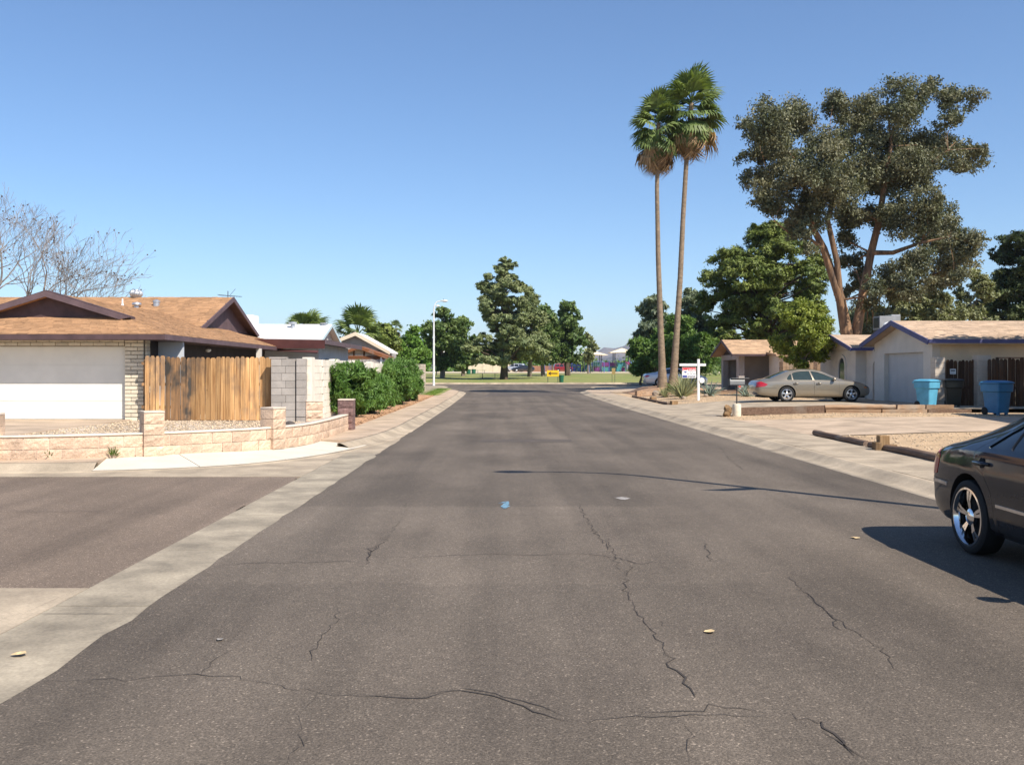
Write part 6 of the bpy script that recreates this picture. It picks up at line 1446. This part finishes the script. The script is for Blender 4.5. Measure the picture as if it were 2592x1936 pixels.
m = MB(); m.lathe([(.02, -.07), (.13, -.065), (.13, .065), (.02, .07)], (.15, -.02, .98), 'y', 20); m.loc('flyer_box', MATS['white_paint'], fs_, 40)
# agaves and yuccas
def blade_mesh(name, L, w, mat, curve=.35, thick=.15):
    V = []; Fc = []; n = 7
    for i in range(n + 1):
        f = i / n; ww = w * (math.sin(min(1, f * 1.1 + .22) * math.pi) ** .7 if f < 1 else 0); ww = w * (.75 + .25 * math.sin(f * 3)) * (1 - f ** 2.5); z = curve * L * f * f; x = L * f * (1 - .1 * f)
        V += [(x, -ww / 2, z + ww * thick * 2), (x, 0, z - ww * thick * .2), (x, ww / 2, z + ww * thick * 2), (x, 0, z - ww * thick * 1.6)]
    for i in range(n):
        a, b = 4*i, 4*(i+1)
        for p, q in ((0, 1), (1, 2), (2, 3), (3, 0)): Fc.append((a + p, a + q, b + q, b + p))
    me = mesh_np(name, V, Fc, True); me.materials.append(MATS[mat]); return me
def rosette(name, label, x, y, n, L, w, mat, seed, lo=12, hi=82, curve=.25, group=None, sq=1.0, z=None):
    z = H(x, y) if z is None else z; t = thing(name, label, 'plant', (x, y, z), 0, group); rr = random.Random(seed); ms = [blade_mesh('blade', L, w, mat, c) for c in (-curve, 0, curve * .4)]
    for i in range(n):
        f = (i + .5) / n; a = i * 2.39996; el = math.radians(lo + (hi - lo) * f + rr.uniform(-6, 6))
        link('blade', rr.choice(ms), None, t, (.04 * math.cos(a), .04 * math.sin(a), .02 + .06 * f), (0, -el, a), (rr.uniform(.75, 1.08) * (1 - .15 * (f > .8)),) * 3)
    return t
rosette('agave_plant', 'blue-grey spiky agave just right of the sale post', PX(1795, 50.2), 50.2, 34, 1.0, .11, 'leaf_agave', 3, group='agaves in the front yard')
rosette('agave_plant', 'blue-grey agave half hidden behind the tan car boot', PX(1886, 48.6), 48.6, 30, .8, .10, 'leaf_agave', 4, group='agaves in the front yard')
rosette('yucca_plant', 'tall clump of pale upright yucca blades between palms and sale post', PX(1727, 49.5), 49.5, 60, 1.35, .075, 'leaf_yucca', 5, 25, 88, .1, 'yuccas under the palms')
rosette('yucca_plant', 'taller yucca clump leaning behind the pale one by the palms', PX(1738, 52), 52, 50, 1.75, .07, 'leaf_yucca', 6, 40, 88, .1, 'yuccas under the palms')
rosette('yucca_plant', 'small yucca clump at the foot of the left palm', PX(1683, 52.5), 52.5, 32, .8, .06, 'leaf_yucca', 7, 20, 80, .1, 'yuccas under the palms')
rosette('sword_plant', 'small spiky plant on the stand by the arched window', PX(2125, 44.9), 44.9, 26, .42, .05, 'leaf_yucca', 8, 5, 80, -.1)
# a small palm seedling below the palms
sp_ = thing('palm_seedling', 'young low fan palm at the foot of the right palm trunk', 'plant', (PX(1712, 53), 53, H(9.8, 53)))
for i in range(9): link('frond', green_f[i % 4], None, sp_, (0, 0, .0), (0, -math.radians(25 + 8 * (i % 5)), i * 2.4), (.62, .62, .62))
# timbers: bed edging, retaining timbers, logs
M('rock_tan', (.34, .27, .2), var=.3, scale=5, bump=.6, bscale=10)
def timber(label, p, q, w, h, mat, group=None, name='timber', rough=.008, seed=1, rnd=False):
    p, q = Vector(p), Vector(q); c = (p + q) / 2; m = MB(); rr = random.Random(seed)
    if rnd: m.tube([p.lerp(q, k / 10) + Vector((rr.gauss(0, rough), rr.gauss(0, rough), rr.gauss(0, rough * .6))) for k in range(11)], [w * .5 * rr.uniform(.93, 1.07) for _ in range(11)], 10)
    else:
        a, b = frame(q - p); n = 10; rows_ = []
        for k in range(n + 1):
            s = p.lerp(q, k / n); rows_ += [s + a * sx * w / 2 + b * sz * h / 2 + Vector([rr.gauss(0, rough * .5) for _ in range(3)]) for sx, sz in ((-1, -1), (1, -1), (1, 1), (-1, 1))]
        m.add(rows_, [(i*4 + j, i*4 + (j+1) % 4, (i+1)*4 + (j+1) % 4, (i+1)*4 + j) for i in range(n) for j in range(4)] + [(3, 2, 1, 0), (4*n, 4*n+1, 4*n+2, 4*n+3)])
    return tag(m.build(name, MATS[mat], None, (c.x, c.y, min(p.z, q.z) - h/2), smooth=50 if rnd else False), label, 'timber', group)
G1 = 'timbers retaining the tan car driveway'; G2 = 'timbers edging the palm bed'
ty = 32.95; zb = H(10, ty)
def tz(x): return H(x, ty)
timber('long dark timber at the street end of the retaining row', (8.15, ty, tz(8.15) + .15), (11.2, ty, tz(11.2) + .13), .17, .26, 'timber_dark', G1, seed=1)
timber('lower sunlit timber in the middle of the retaining row', (11.25, ty - .02, tz(11.3) + .05), (13.15, ty - .02, tz(13.1) + .05), .18, .15, 'timber', G1, seed=2); timber('upper weathered log in the middle of the retaining row', (11.25, ty + .03, tz(11.3) + .20), (13.7, ty + .05, tz(13.7) + .21), .17, .15, 'timber', G1, seed=3, rnd=True)
timber('lower brown timber right of the retaining row middle', (13.2, ty - .02, tz(13.2) + .05), (14.75, ty - .02, tz(14.7) + .05), .18, .15, 'timber', G1, seed=4); timber('upper pale timber with a dark knot in the retaining row', (13.75, ty + .02, tz(13.7) + .205), (14.7, ty + .02, tz(14.7) + .205), .17, .15, 'timber', G1, seed=5)
timber('lower dark timber at the house end of the retaining row', (14.8, ty - .02, tz(14.8) + .05), (16.3, ty, tz(16.3) + .05), .18, .15, 'timber_dark', G1, seed=6); timber('upper timber at the house end of the retaining row', (14.75, ty + .02, tz(14.7) + .205), (15.7, ty + .02, tz(15.7) + .205), .17, .15, 'timber', G1, seed=7)
timber('weathered log lying across the gravel behind the retaining row', (11.6, ty + .3, tz(11.6) + .2), (13.4, ty + .25, tz(13.4) + .2), .12, .12, 'timber_dark', G1, seed=8, rnd=True)
timber('round log edging the gravel beside the near driveway', (7.62, 23.0, H(7.62, 23) + .05), (7.52, 19.5, H(7.5, 19.5) + .05), .15, .13, 'timber_dark', 'logs edging the near gravel', 'log', .012, 9, True)
timber('round log edging the gravel behind the dark car', (7.53, 19.3, H(7.53, 19) + .05), (7.45, 13.5, H(7.45, 13.5) + .05), .16, .13, 'timber_dark', 'logs edging the near gravel', 'log', .012, 10, True)
bs = thing('stacked_blocks', 'little stepped stack of cut timber blocks beside the near log', 'timber', (PX(2235, 18.6), 18.6, H(7.5, 18.6) - .01))
for x, y, z, w, h in ((0, 0, 0, .2, .3), (-.13, -.02, 0, .13, .17), (.17, .02, 0, .18, .12)): link('timber_block', bevel_box_mesh('timber_block', w, .18, h, .012), MATS['log_end'], bs, (x, y, z + h/2))
timber('upright cut log beside the cream drum', (mx - .32, my + .05, mz), (mx - .30, my + .05, mz + .3), .26, .26, 'log_end', None, 'log', .02, 12, True)
for k, (u, d, L) in enumerate([(1618, 56, 2.3)]):
    zz = H(8.1, 56); timber('heavy weathered timber at the far corner of the palm bed', (7.95, 56, zz + .17), (7.95 + L, 57.2, zz + .2), .25, .34, 'timber', G2, seed=20)
prev = (7.85, 55.8)
for k in range(4):
    y1 = 55.6 - k * 3.0; y0 = y1 - 2.8; timber(['farthest edging timber along the palm bed', 'second edging timber along the palm bed', 'third edging timber along the palm bed', 'nearest edging timber along the palm bed'][k], (7.72, y1, H(7.75, y1) + .03), (7.72, y0, H(7.75, y0) + .03), .13, .13, 'timber_dark', G2, seed=21 + k)
    if k in (1, 3): timber('cut timber end at the near tip of the palm bed' if k == 3 else 'short cut timber end midway along the palm bed', (7.83, y0 - .05, H(7.9, y0) + .08), (8.12, y0 + .08, H(7.9, y0) + .08), .2, .2, 'log_end', G2, seed=30 + k)
timber('low dark timber crossing behind the agave', (10.3, 54.6, H(10.3, 54.6) + .1), (15.2, 54.6, H(15, 54.6) + .1), .2, .24, 'timber_dark', G2, seed=40); timber('low grey timber crossing in front of the brown roofed house', (10.6, 53.4, H(10.6, 53) + .06), (15.0, 53.4, H(15, 53) + .06), .2, .18, 'timber', G2, seed=41)
def boulder(label, x, y, r, seed, mat='rock_tan'):
    rr = random.Random(seed); bm = bmesh.new(); bmesh.ops.create_icosphere(bm, subdivisions=2, radius=r)
    for v in bm.verts: v.co *= rr.uniform(.85, 1.12); v.co.z *= .75
    me = bpy.data.meshes.new('boulder'); bm.to_mesh(me); bm.free(); z = H(x, y); tag(link('boulder', me, MATS[mat], None, (x, y, z + r * .45)), label, 'rock', 'boulders in the palm bed')
boulder('round boulder left of the left palm foot', 9.05, 55.4, .27, 1); boulder('pale boulder touching the left palm foot', 9.45, 55.2, .24, 2); boulder('flat stone under the big yucca clump', 9.4, 48.9, .14, 3); boulder('small stone at the foot of the agave', 10.7, 49.6, .13, 4)
for k in range(7): boulder(['leftmost', 'second', 'third', 'fourth', 'fifth', 'sixth', 'rightmost'][k] + ' stone of the row on the dark timber before the carport', 12.2 + k * .42, 55.3, .12 + .03 * (k % 3), 50 + k)
# raised soil round the palms
sheet('soil_mound', rng(8.2, 13, .4), rng(55.9, 64.6, .5), lambda x, y: H(x, y) + .02 + .30 * sm((x - 8.2) / 1.2) * sm((y - 55.8) / 1.5) * sm((64.6 - y) / 1.5) * sm((13 - x) / 1.2), 'dirt')
bi = thing('window_bench', 'dark narrow bench under the arched window', 'bench', (16.6, 46.9, H(16.6, 46.9)))
MB().box(-.18, .18, -1.1, 1.0, .6, .66).loc('seat', MATS['dark_metal'], bi)
for y in (-.95, .85): MB().box(-.15, .15, y - .03, y + .03, 0, .6).loc('leg', MATS['dark_metal'], bi)
rosette('weed_tuft', 'small green weed tuft at the foot of the garden wall near the left edge', -7.95, 16.68, 16, .14, .02, 'grass_blade', 11, 20, 85, .1, 'weeds at the garden wall', z=.12)
rosette('weed_tuft', 'larger green weed tuft at the foot of the garden wall below the block pillar', -6.95, 17.0, 24, .16, .02, 'grass_blade', 12, 15, 85, .1, 'weeds at the garden wall', z=.12)

# ------------------------------------------------------------------ park and background
def pz(u, d): return Vector((PX(u, d), d, zg(d) + .11))
# arrow board
a0 = pz(1399.5, 98.5); ar = thing('arrow_sign', 'yellow sign with black left arrow across the end of the street', 'sign', (a0.x, a0.y, a0.z))
plain('sign_yellow', (.85, .50, .015), .45); plain('sign_black', (.012, .012, .012), .5)
me = bevel_box_mesh('panel', 1.24, .02, .64, .008); pn = link('panel', me, MATS['sign_yellow'], ar, (0, 0, .95))
m = MB(); m.prism([(-.50, -.014, .95), (-.16, -.014, 1.19), (-.26, -.014, 1.005), (.48, -.014, 1.005), (.48, -.014, .895), (-.26, -.014, .895), (-.16, -.014, .71)], (0, -.003, 0)); m.loc('arrow', MATS['sign_black'], pn); pn.children[0].location = (0, 0, -.95)
for x in (-.52, .52): MB().box(x - .03, x + .03, .012, .06, -.2, 1.2).loc('post', MATS['dark_metal'], ar)
def trash_can(label, u, d, h, r, mat, group):
    b = pz(u, d); t = thing('litter_bin', label, 'bin', b, 0, group); MB().lathe([(r*.8, 0), (r*.82, .02), (r, h), (r*1.06, h + .01), (r*1.06, h + .05), (r*.95, h + .05), (r*.9, h*.9)], n=20).loc('drum', MATS[mat], t, 40)
    MB().lathe([(r*.78, h*.8), (r*.9, h*.93)], n=16).loc('liner', MATS['black_trim'], t); return t
plain('bin_green', (.02, .13, .075), .45)
trash_can('dark green litter drum beside the yellow arrow sign', 1421, 99.5, .68, .27, 'bin_green', 'green litter drums in the park')
trash_can('small green litter drum far left in the park', 1186, 160, .75, .4, 'bin_green', 'green litter drums in the park'); trash_can('green litter drum right of the other far one', 1199, 164, .75, .4, 'bin_green', 'green litter drums in the park')
def picnic_table(label, u, d, s=1.0, rz=0):
    b = pz(u, d); t = thing('picnic_table', label, 'table', b, rz, 'park picnic tables'); t.scale = (s,) * 3; G = MATS['table_green']
    for k in range(5): MB().box(-1.15, 1.15, -.36 + k * .147, -.23 + k * .147, .73, .77).loc('top_plank', G, t)
    for y in (-.72, .6):
        MB().box(-1.15, 1.15, y, y + .13, .43, .465).loc('seat_plank', G, t)
    for x in (-.75, .75):
        for sgn in (-1, 1): MB().bar((x, sgn * .62, 0), (x, sgn * .2, .73), .06, .06).loc('leg', MATS['dark_metal'], t)
        MB().box(x - .03, x + .03, -.7, .7, .37, .43).loc('crossbar', MATS['dark_metal'], t)
    return t
picnic_table('green picnic table left of the tall pine trunk', 1237, 114, 1.0); picnic_table('far picnic table near the litter drums', 1178, 168, .8); picnic_table('far picnic table right of the far litter drums', 1218, 170, .8)
# small notice board and basketball goal
nb = pz(1553, 98.5); t = thing('notice_board', 'small tan notice board on two thin posts at the park edge', 'sign', nb)
MB().box(-.18, .18, -.015, .015, .85, 1.5).loc('board', M('board_tan', (.36, .26, .10), var=.2, scale=6), t)
for x in (-.15, .14): MB().box(x - .02, x + .02, .016, .05, -.2, .9).loc('post', MATS['dark_metal'], t)
hp = pz(1105, 150); t = thing('basketball_goal', 'white basketball backboard on a dark post behind the street lamp', 'basketball goal', hp)
MB().tube([(0, 0, -.2), (0, 0, 3.0), (.4, 0, 3.4), (.75, 0, 3.45)], .08, 8).loc('post', MATS['dark_metal'], t)
MB().box(.05, 1.45, -.02, .02, 3.0, 4.0).loc('backboard', MATS['white_paint'], t); m = MB(); m.tube([(.75 + .23 * math.cos(a), -.3 + .23 * math.sin(a), 3.15) for a in [k * .524 for k in range(13)]], .015, 5); m.loc('hoop', plain('hoop_orange', (.6, .15, .03), .5), t)
# playground
PYD = 190.0
M('canvas', (.78, .66, .46), var=.06, scale=1.5, rough=.8); 
for nm, c in (('play_blue', (.06, .08, .30)), ('play_teal', (.05, .20, .20)), ('play_pink', (.36, .08, .19)), ('play_purple', (.13, .03, .14)), ('play_sky', (.06, .16, .34)), ('play_red', (.55, .05, .04))): plain(nm, c, .4)
def canopy(label, u, d, w, v_top, v_eave, col_):
    b = pz(u, d); t = thing('shade_canopy', label, 'canopy', b, 0, 'playground shade canopies'); zt = CAMH - (v_top - 941) / F * d - b.z; ze = CAMH - (v_eave - 941) / F * d - b.z; h = w / 2 / F * d
    m = MB(); ns = 8; top = (0, 0, zt); ring = [(-h, -h, ze), (0, -h * .93, ze + .12), (h, -h, ze), (h * .93, 0, ze + .12), (h, h, ze), (0, h * .93, ze + .12), (-h, h, ze), (-h * .93, 0, ze + .12)]
    m.add([top] + ring + [(0, 0, zt - .06)] + [(p[0], p[1], p[2] - .06) for p in ring], [(0, i, i % 8 + 1) for i in range(1, 9)] + [(9, 9 + i % 8 + 1, 9 + i) for i in range(1, 9)] + [(i, 9 + i, 9 + i % 8 + 1, i % 8 + 1) for i in range(1, 9)]); m.loc('canvas', MATS['canvas'], t)
    for x, y in ((-.5, -.5), (.5, -.5), (.5, .5), (-.5, .5)): MB().tube([(x * h * 1.2, y * h * 1.2, -.2), (x * h * 1.2, y * h * 1.2, ze + (zt - ze) * .35)], .09, 8).loc('post', MATS['dark_metal'], t)
canopy('pale shade canopy over the pink slide', 1574, 195, 66, 881, 893, 0); canopy('pale shade canopy partly behind the park trees', 1499, 188, 72, 887, 899, 0)
def play_tower(label, u, d, cols, w, group):
    b = pz(u, d); t = thing('play_tower', label, 'playground', b, 0, group); h = 2.2
    for x in (-w, 0, w):
        for y in (-.7, .7): MB().tube([(x, y, -.1), (x, y, h)], .06, 7).loc('post', MATS[cols[0]], t)
    MB().box(-w, w, -.7, .7, 1.1, 1.18).loc('deck', MATS[cols[1]], t)
    for k, (x0, x1) in enumerate(((-w + .1, -.1), (.1, w - .1))):
        MB().box(x0, x1, -.74, -.70, 1.2, 1.95).loc('guard_panel', MATS[cols[2 + k]], t); MB().box(x0 + .1, x1 - .1, -.73, -.70, .15, .95).loc('lower_panel', MATS[cols[3 - k]], t)
    m = MB(); m.tube([(-w + .2, -.75, 1.9), (-w/2, -.8, 2.3), (-.2, -.75, 1.9)], .05, 6); m.loc('arch_bar', MATS[cols[0]], t)
    return t
T = 'playground towers'
play_tower('blue and teal play tower in the middle of the playground', 1520, 192, ('play_blue', 'play_purple', 'play_teal', 'play_purple'), 1.7, T)
play_tower('purple and teal play tower under the right canopy', 1560, 196, ('play_teal', 'play_blue', 'play_purple', 'play_teal'), 1.9, T)
play_tower('blue play tower right of the pink slide', 1608, 193, ('play_sky', 'play_purple', 'play_sky', 'play_sky'), 1.3, T)
play_tower('low blue play frame behind the thick tree trunk', 1458, 191, ('play_blue', 'play_blue', 'play_sky', 'play_blue'), .9, T)
def slide(label, p, q, mat):
    p, q = Vector(p), Vector(q); b = Vector((q.x, q.y, zg(q.y) + .11)); t = thing('slide', label, 'slide', b, 0, 'playground slides'); a = (q - p); a.z = 0; sd = Vector((-a.y, a.x, 0)).normalized() * .35; m = MB()
    pts = [p, p.lerp(q, .15) + Vector((0, 0, .05)), p.lerp(q, .5), p.lerp(q, .85) + Vector((0, 0, -.05)), q]
    for s0, s1 in zip(pts, pts[1:]):
        m.hexa([s0 - sd, s0 + sd, s0 + sd - Vector((0, 0, .07)), s0 - sd - Vector((0, 0, .07))], [s1 - sd, s1 + sd, s1 + sd - Vector((0, 0, .07)), s1 - sd - Vector((0, 0, .07))])
        for e in (-1, 1): o = sd * e; m.hexa([s0 + o, s0 + o * 1.15, s0 + o * 1.15 + Vector((0, 0, .25)), s0 + o + Vector((0, 0, .25))], [s1 + o, s1 + o * 1.15, s1 + o * 1.15 + Vector((0, 0, .25)), s1 + o + Vector((0, 0, .25))])
    m.build('chute', MATS[mat], t, tuple(b)); k = MB(); k.tube([p + Vector((0, 0, .1)), (p.x, p.y, b.z)], .05, 6); k.build('support', MATS[mat], t, tuple(b)); return t
z0 = zg(190) + .11
slide('long pink slide running down to the right of the playground', W(1586, 917, 190), (PX(1612, 188), 188, z0 + .15), 'play_pink'); slide('teal slide left of the swing frame', W(1490, 923, 191), (PX(1476, 190), 190, z0 + .15), 'play_teal'); slide('short teal slide under the right canopy', W(1572, 922, 190.5), (PX(1565, 189), 189, z0 + .15), 'play_teal')
sw = thing('swing_frame', 'blue swing frame at the front of the playground', 'swing', pz(1510, 184), 0)
hx = 19 / F * 184
for x in (-hx, hx):
    for y in (-.6, .6): MB().tube([(x, y, -.1), (x, 0, 2.1)], .05, 7).loc('leg', MATS['play_blue'], sw)
MB().tube([(-hx - .1, 0, 2.1), (hx + .1, 0, 2.1)], .05, 7).loc('top_bar', MATS['play_sky'], sw)
for x in (-.8, 0, .8):
    MB().box(x - .2, x + .2, -.1, .1, .5, .54).loc('seat', MATS['sign_black'], sw)
    for e in (-.18, .18): MB().tube([(x + e, 0, .54), (x + e, 0, 2.08)], .012, 4).loc('chain', MATS['galvanised'], sw)
lp = thing('park_lamp', 'slender park lamp post in front of the left canopy', 'lamp post', pz(1494, 176)); MB().tube([(0, 0, -.2), (0, 0, 4.6)], [.09, .06], 8).loc('post', MATS['dark_metal'], lp); MB().lathe([(.05, 4.55), (.16, 4.65), (.18, 4.85), (.05, 4.98)], n=12).loc('lamp_globe', MATS['lamp_glass'], lp, 40)
cf = thing('climbing_frame', 'blue ladder frame left of the yellow arrow sign', 'climbing frame', pz(1384, 188))
for x in (-.8, -.4, .45, .8): MB().tube([(x, 0, -.1), (x, 0, 2.1 if x > 0 else 1.5)], .05, 6).loc('post', MATS['play_blue'], cf)
for z in (.4, .8, 1.2): MB().tube([(-.8, 0, z), (-.4, 0, z)], .03, 5).loc('rung', MATS['play_sky'], cf); MB().tube([(.45, 0, z + .4), (.8, 0, z + .4)], .03, 5).loc('rung', MATS['play_sky'], cf)
for k, (u, w, c, lab) in enumerate([(1653, 9, 'play_red', 'red panel beside a white post right of the playground'), (1640, 7, 'play_sky', 'blue panel left of the red one beyond the playground')]):
    t = thing('activity_board', lab, 'playground', pz(u, 186), 0, 'play panels'); q = w / F * 186; MB().box(-q, q, -.03, .03, .5, 1.6).loc('panel', MATS[c], t)
    for x in (-q - .04, q + .04): MB().box(x - .04, x + .04, -.04, .04, -.1, 1.8).loc('post', MATS['white_paint'], t)
# buildings beyond the park
bk = thing('park_building', 'low brick-red building with brown roof beyond the park', 'building', pz(1395, 232)); M('brick_far', (.36, .17, .10), var=.15, scale=2); M('roof_far', (.16, .10, .075), var=.15, scale=1)
x0, x1 = PX(1402, 232) - bk.location.x, PX(1440, 232) - bk.location.x
MB().box(x0, x1, 0, 6, -.3, 1.7).loc('wall', MATS['brick_far'], bk); m = MB(); m.prism([(x0 - .4, -.5, 1.65), (x0 + 1.4, -.5, 2.3), (x1 + 3, -.5, 2.3), (x1 + 3, -.5, 1.65)], (0, 7, 0)); m.loc('roof', MATS['roof_far'], bk); MB().box(x0 + .1, x0 + 1.5, -.04, 0, .1, 1.3).loc('door', MATS['roof_far'], bk)
fw2 = thing('boundary_wall', 'long yellow-tan wall far behind the park trees', 'wall', pz(1220, 245)); MB().box(PX(1175, 245) - fw2.location.x, PX(1300, 245) - fw2.location.x, 0, .3, -.3, 2.0).loc('wall', MATS['stucco_beige'], fw2)
for k in range(6): x = PX(1175 + k * 25, 245) - fw2.location.x; MB().box(x - .25, x + .25, -.1, .4, -.3, 2.2).loc('pier', MATS['stucco_beige'], fw2)
fw3 = thing('boundary_fence', 'reddish brown fence far behind the park right of the wall', 'fence', pz(1350, 240)); MB().box(PX(1300, 240) - fw3.location.x, PX(1400, 240) - fw3.location.x, 0, .2, -.2, 1.5).loc('panel', MATS['brick_far'], fw3)
for k in range(5): x = PX(1300 + k * 24, 240) - fw3.location.x; MB().box(x - .15, x + .15, -.1, .2, -.2, 1.7).loc('post', MATS['roof_far'], fw3)
# far trees that read as one mass along the horizon
g = random.Random(88); cl = []
for k in range(230):
    x = g.uniform(-120, 150); d = g.uniform(255, 330); r = g.uniform(2.0, 4.2); u = 1269 + F * x / d
    top = 3.0 if 1500 < u < 1620 else 5.5
    cl.append((x, d, 1.3 + g.uniform(.2, 1) * top, r * 1.3, r * 1.2, r * .8 * top / 5.5))
V, Fc = leaves(cl, 30000, .75, 77, shell=.3, aspect=1.4, outward=.4); tag(link('distant_trees', mesh_np('distant_trees', V, Fc), MATS['leaf_verde']), 'belt of distant trees along the horizon behind the park', 'trees', kind='stuff')
cl = []
for k in range(120):
    s = g.choice((-1, 1)); x = s * g.uniform(22, 90); d = g.uniform(95, 150); r = g.uniform(1.8, 3.2)
    if s < 0 and x > -d * .11: continue
    cl.append((x, d, 1.0 + g.uniform(.5, 3.2), r * 1.2, r, r * .9))
V, Fc = leaves(cl, 24000, .42, 78, shell=.3, aspect=1.5, outward=.4); tag(link('distant_trees', mesh_np('distant_trees', V, Fc), MATS['leaf_broad']), 'belt of garden trees behind the houses on both sides', 'trees', kind='stuff')
# park-side tree trunks under the crowns (bare, pale)
# mountains
gm = np.random.default_rng(12); nx, ny = 160, 14; xs = np.linspace(-2600, 3200, nx); ridge = np.zeros(nx)
for a, f, p in ((70, .0011, 1.0), (45, .0031, 2.2), (26, .009, .4), (14, .021, 1.7), (7, .05, .2)): ridge += a * np.sin(xs * f * 2 + p)
ridge = 90 + ridge * .55
pts = [(560, 110), (620, 125), (675, 150), (700, 155), (735, 148), (770, 175), (800, 215), (840, 240), (900, 235), (980, 215), (1080, 170)]
key = np.interp(xs, [p[0] for p in pts], [p[1] for p in pts]); wgt = np.clip((xs - 420) / 140, 0, 1) * np.clip((1250 - xs) / 170, 0, 1); ridge = ridge * (1 - wgt) + key * wgt; ridge = np.maximum(ridge, 40) + gm.normal(0, 4, nx)
V = []; Fc = []
for j in range(ny):
    f = j / (ny - 1); y = 6000 - 700 * (1 - f) + (500 * (f - 1)); hgt = f ** 1.25
    for i in range(nx): V.append((xs[i] + 30 * math.sin(j * 1.7 + i), y + 90 * math.sin(i * .45 + j * .9), -20 + (ridge[i] + 22) * hgt * (1 + (.13 * math.sin(i * .8 + j * 2.1) if j < ny - 1 else 0))))
for i in range(nx): V.append((xs[i], 6900, -30))
for j in range(ny):
    for i in range(nx - 1): Fc.append((j*nx + i, j*nx + i + 1, (j+1)*nx + i + 1, (j+1)*nx + i))
M('mountain_rock', (.22, .17, .14), var=.25, scale=.006, fine=.2, fscale=.05)
tag(link('mountains', mesh_np('mountains', V, Fc), MATS['mountain_rock']), kind='structure')
# air between here and the mountains
hz = MB().box(-8900, 8900, -390, 9400, -60, 268).build('haze', bpy.data.materials.new('haze_air'), None, (0, 0, 0)); tag(hz, kind='stuff')
hm = hz.data.materials[0]; hm.use_nodes = True; nt = hm.node_tree; nt.nodes.clear(); ou = nt.nodes.new('ShaderNodeOutputMaterial'); pv = nt.nodes.new('ShaderNodeVolumePrincipled')
pv.inputs['Color'].default_value = (.80, .88, 1.0, 1); pv.inputs['Density'].default_value = .00010; pv.inputs['Anisotropy'].default_value = .2
nt.links.new(pv.outputs[0], ou.inputs['Volume'])
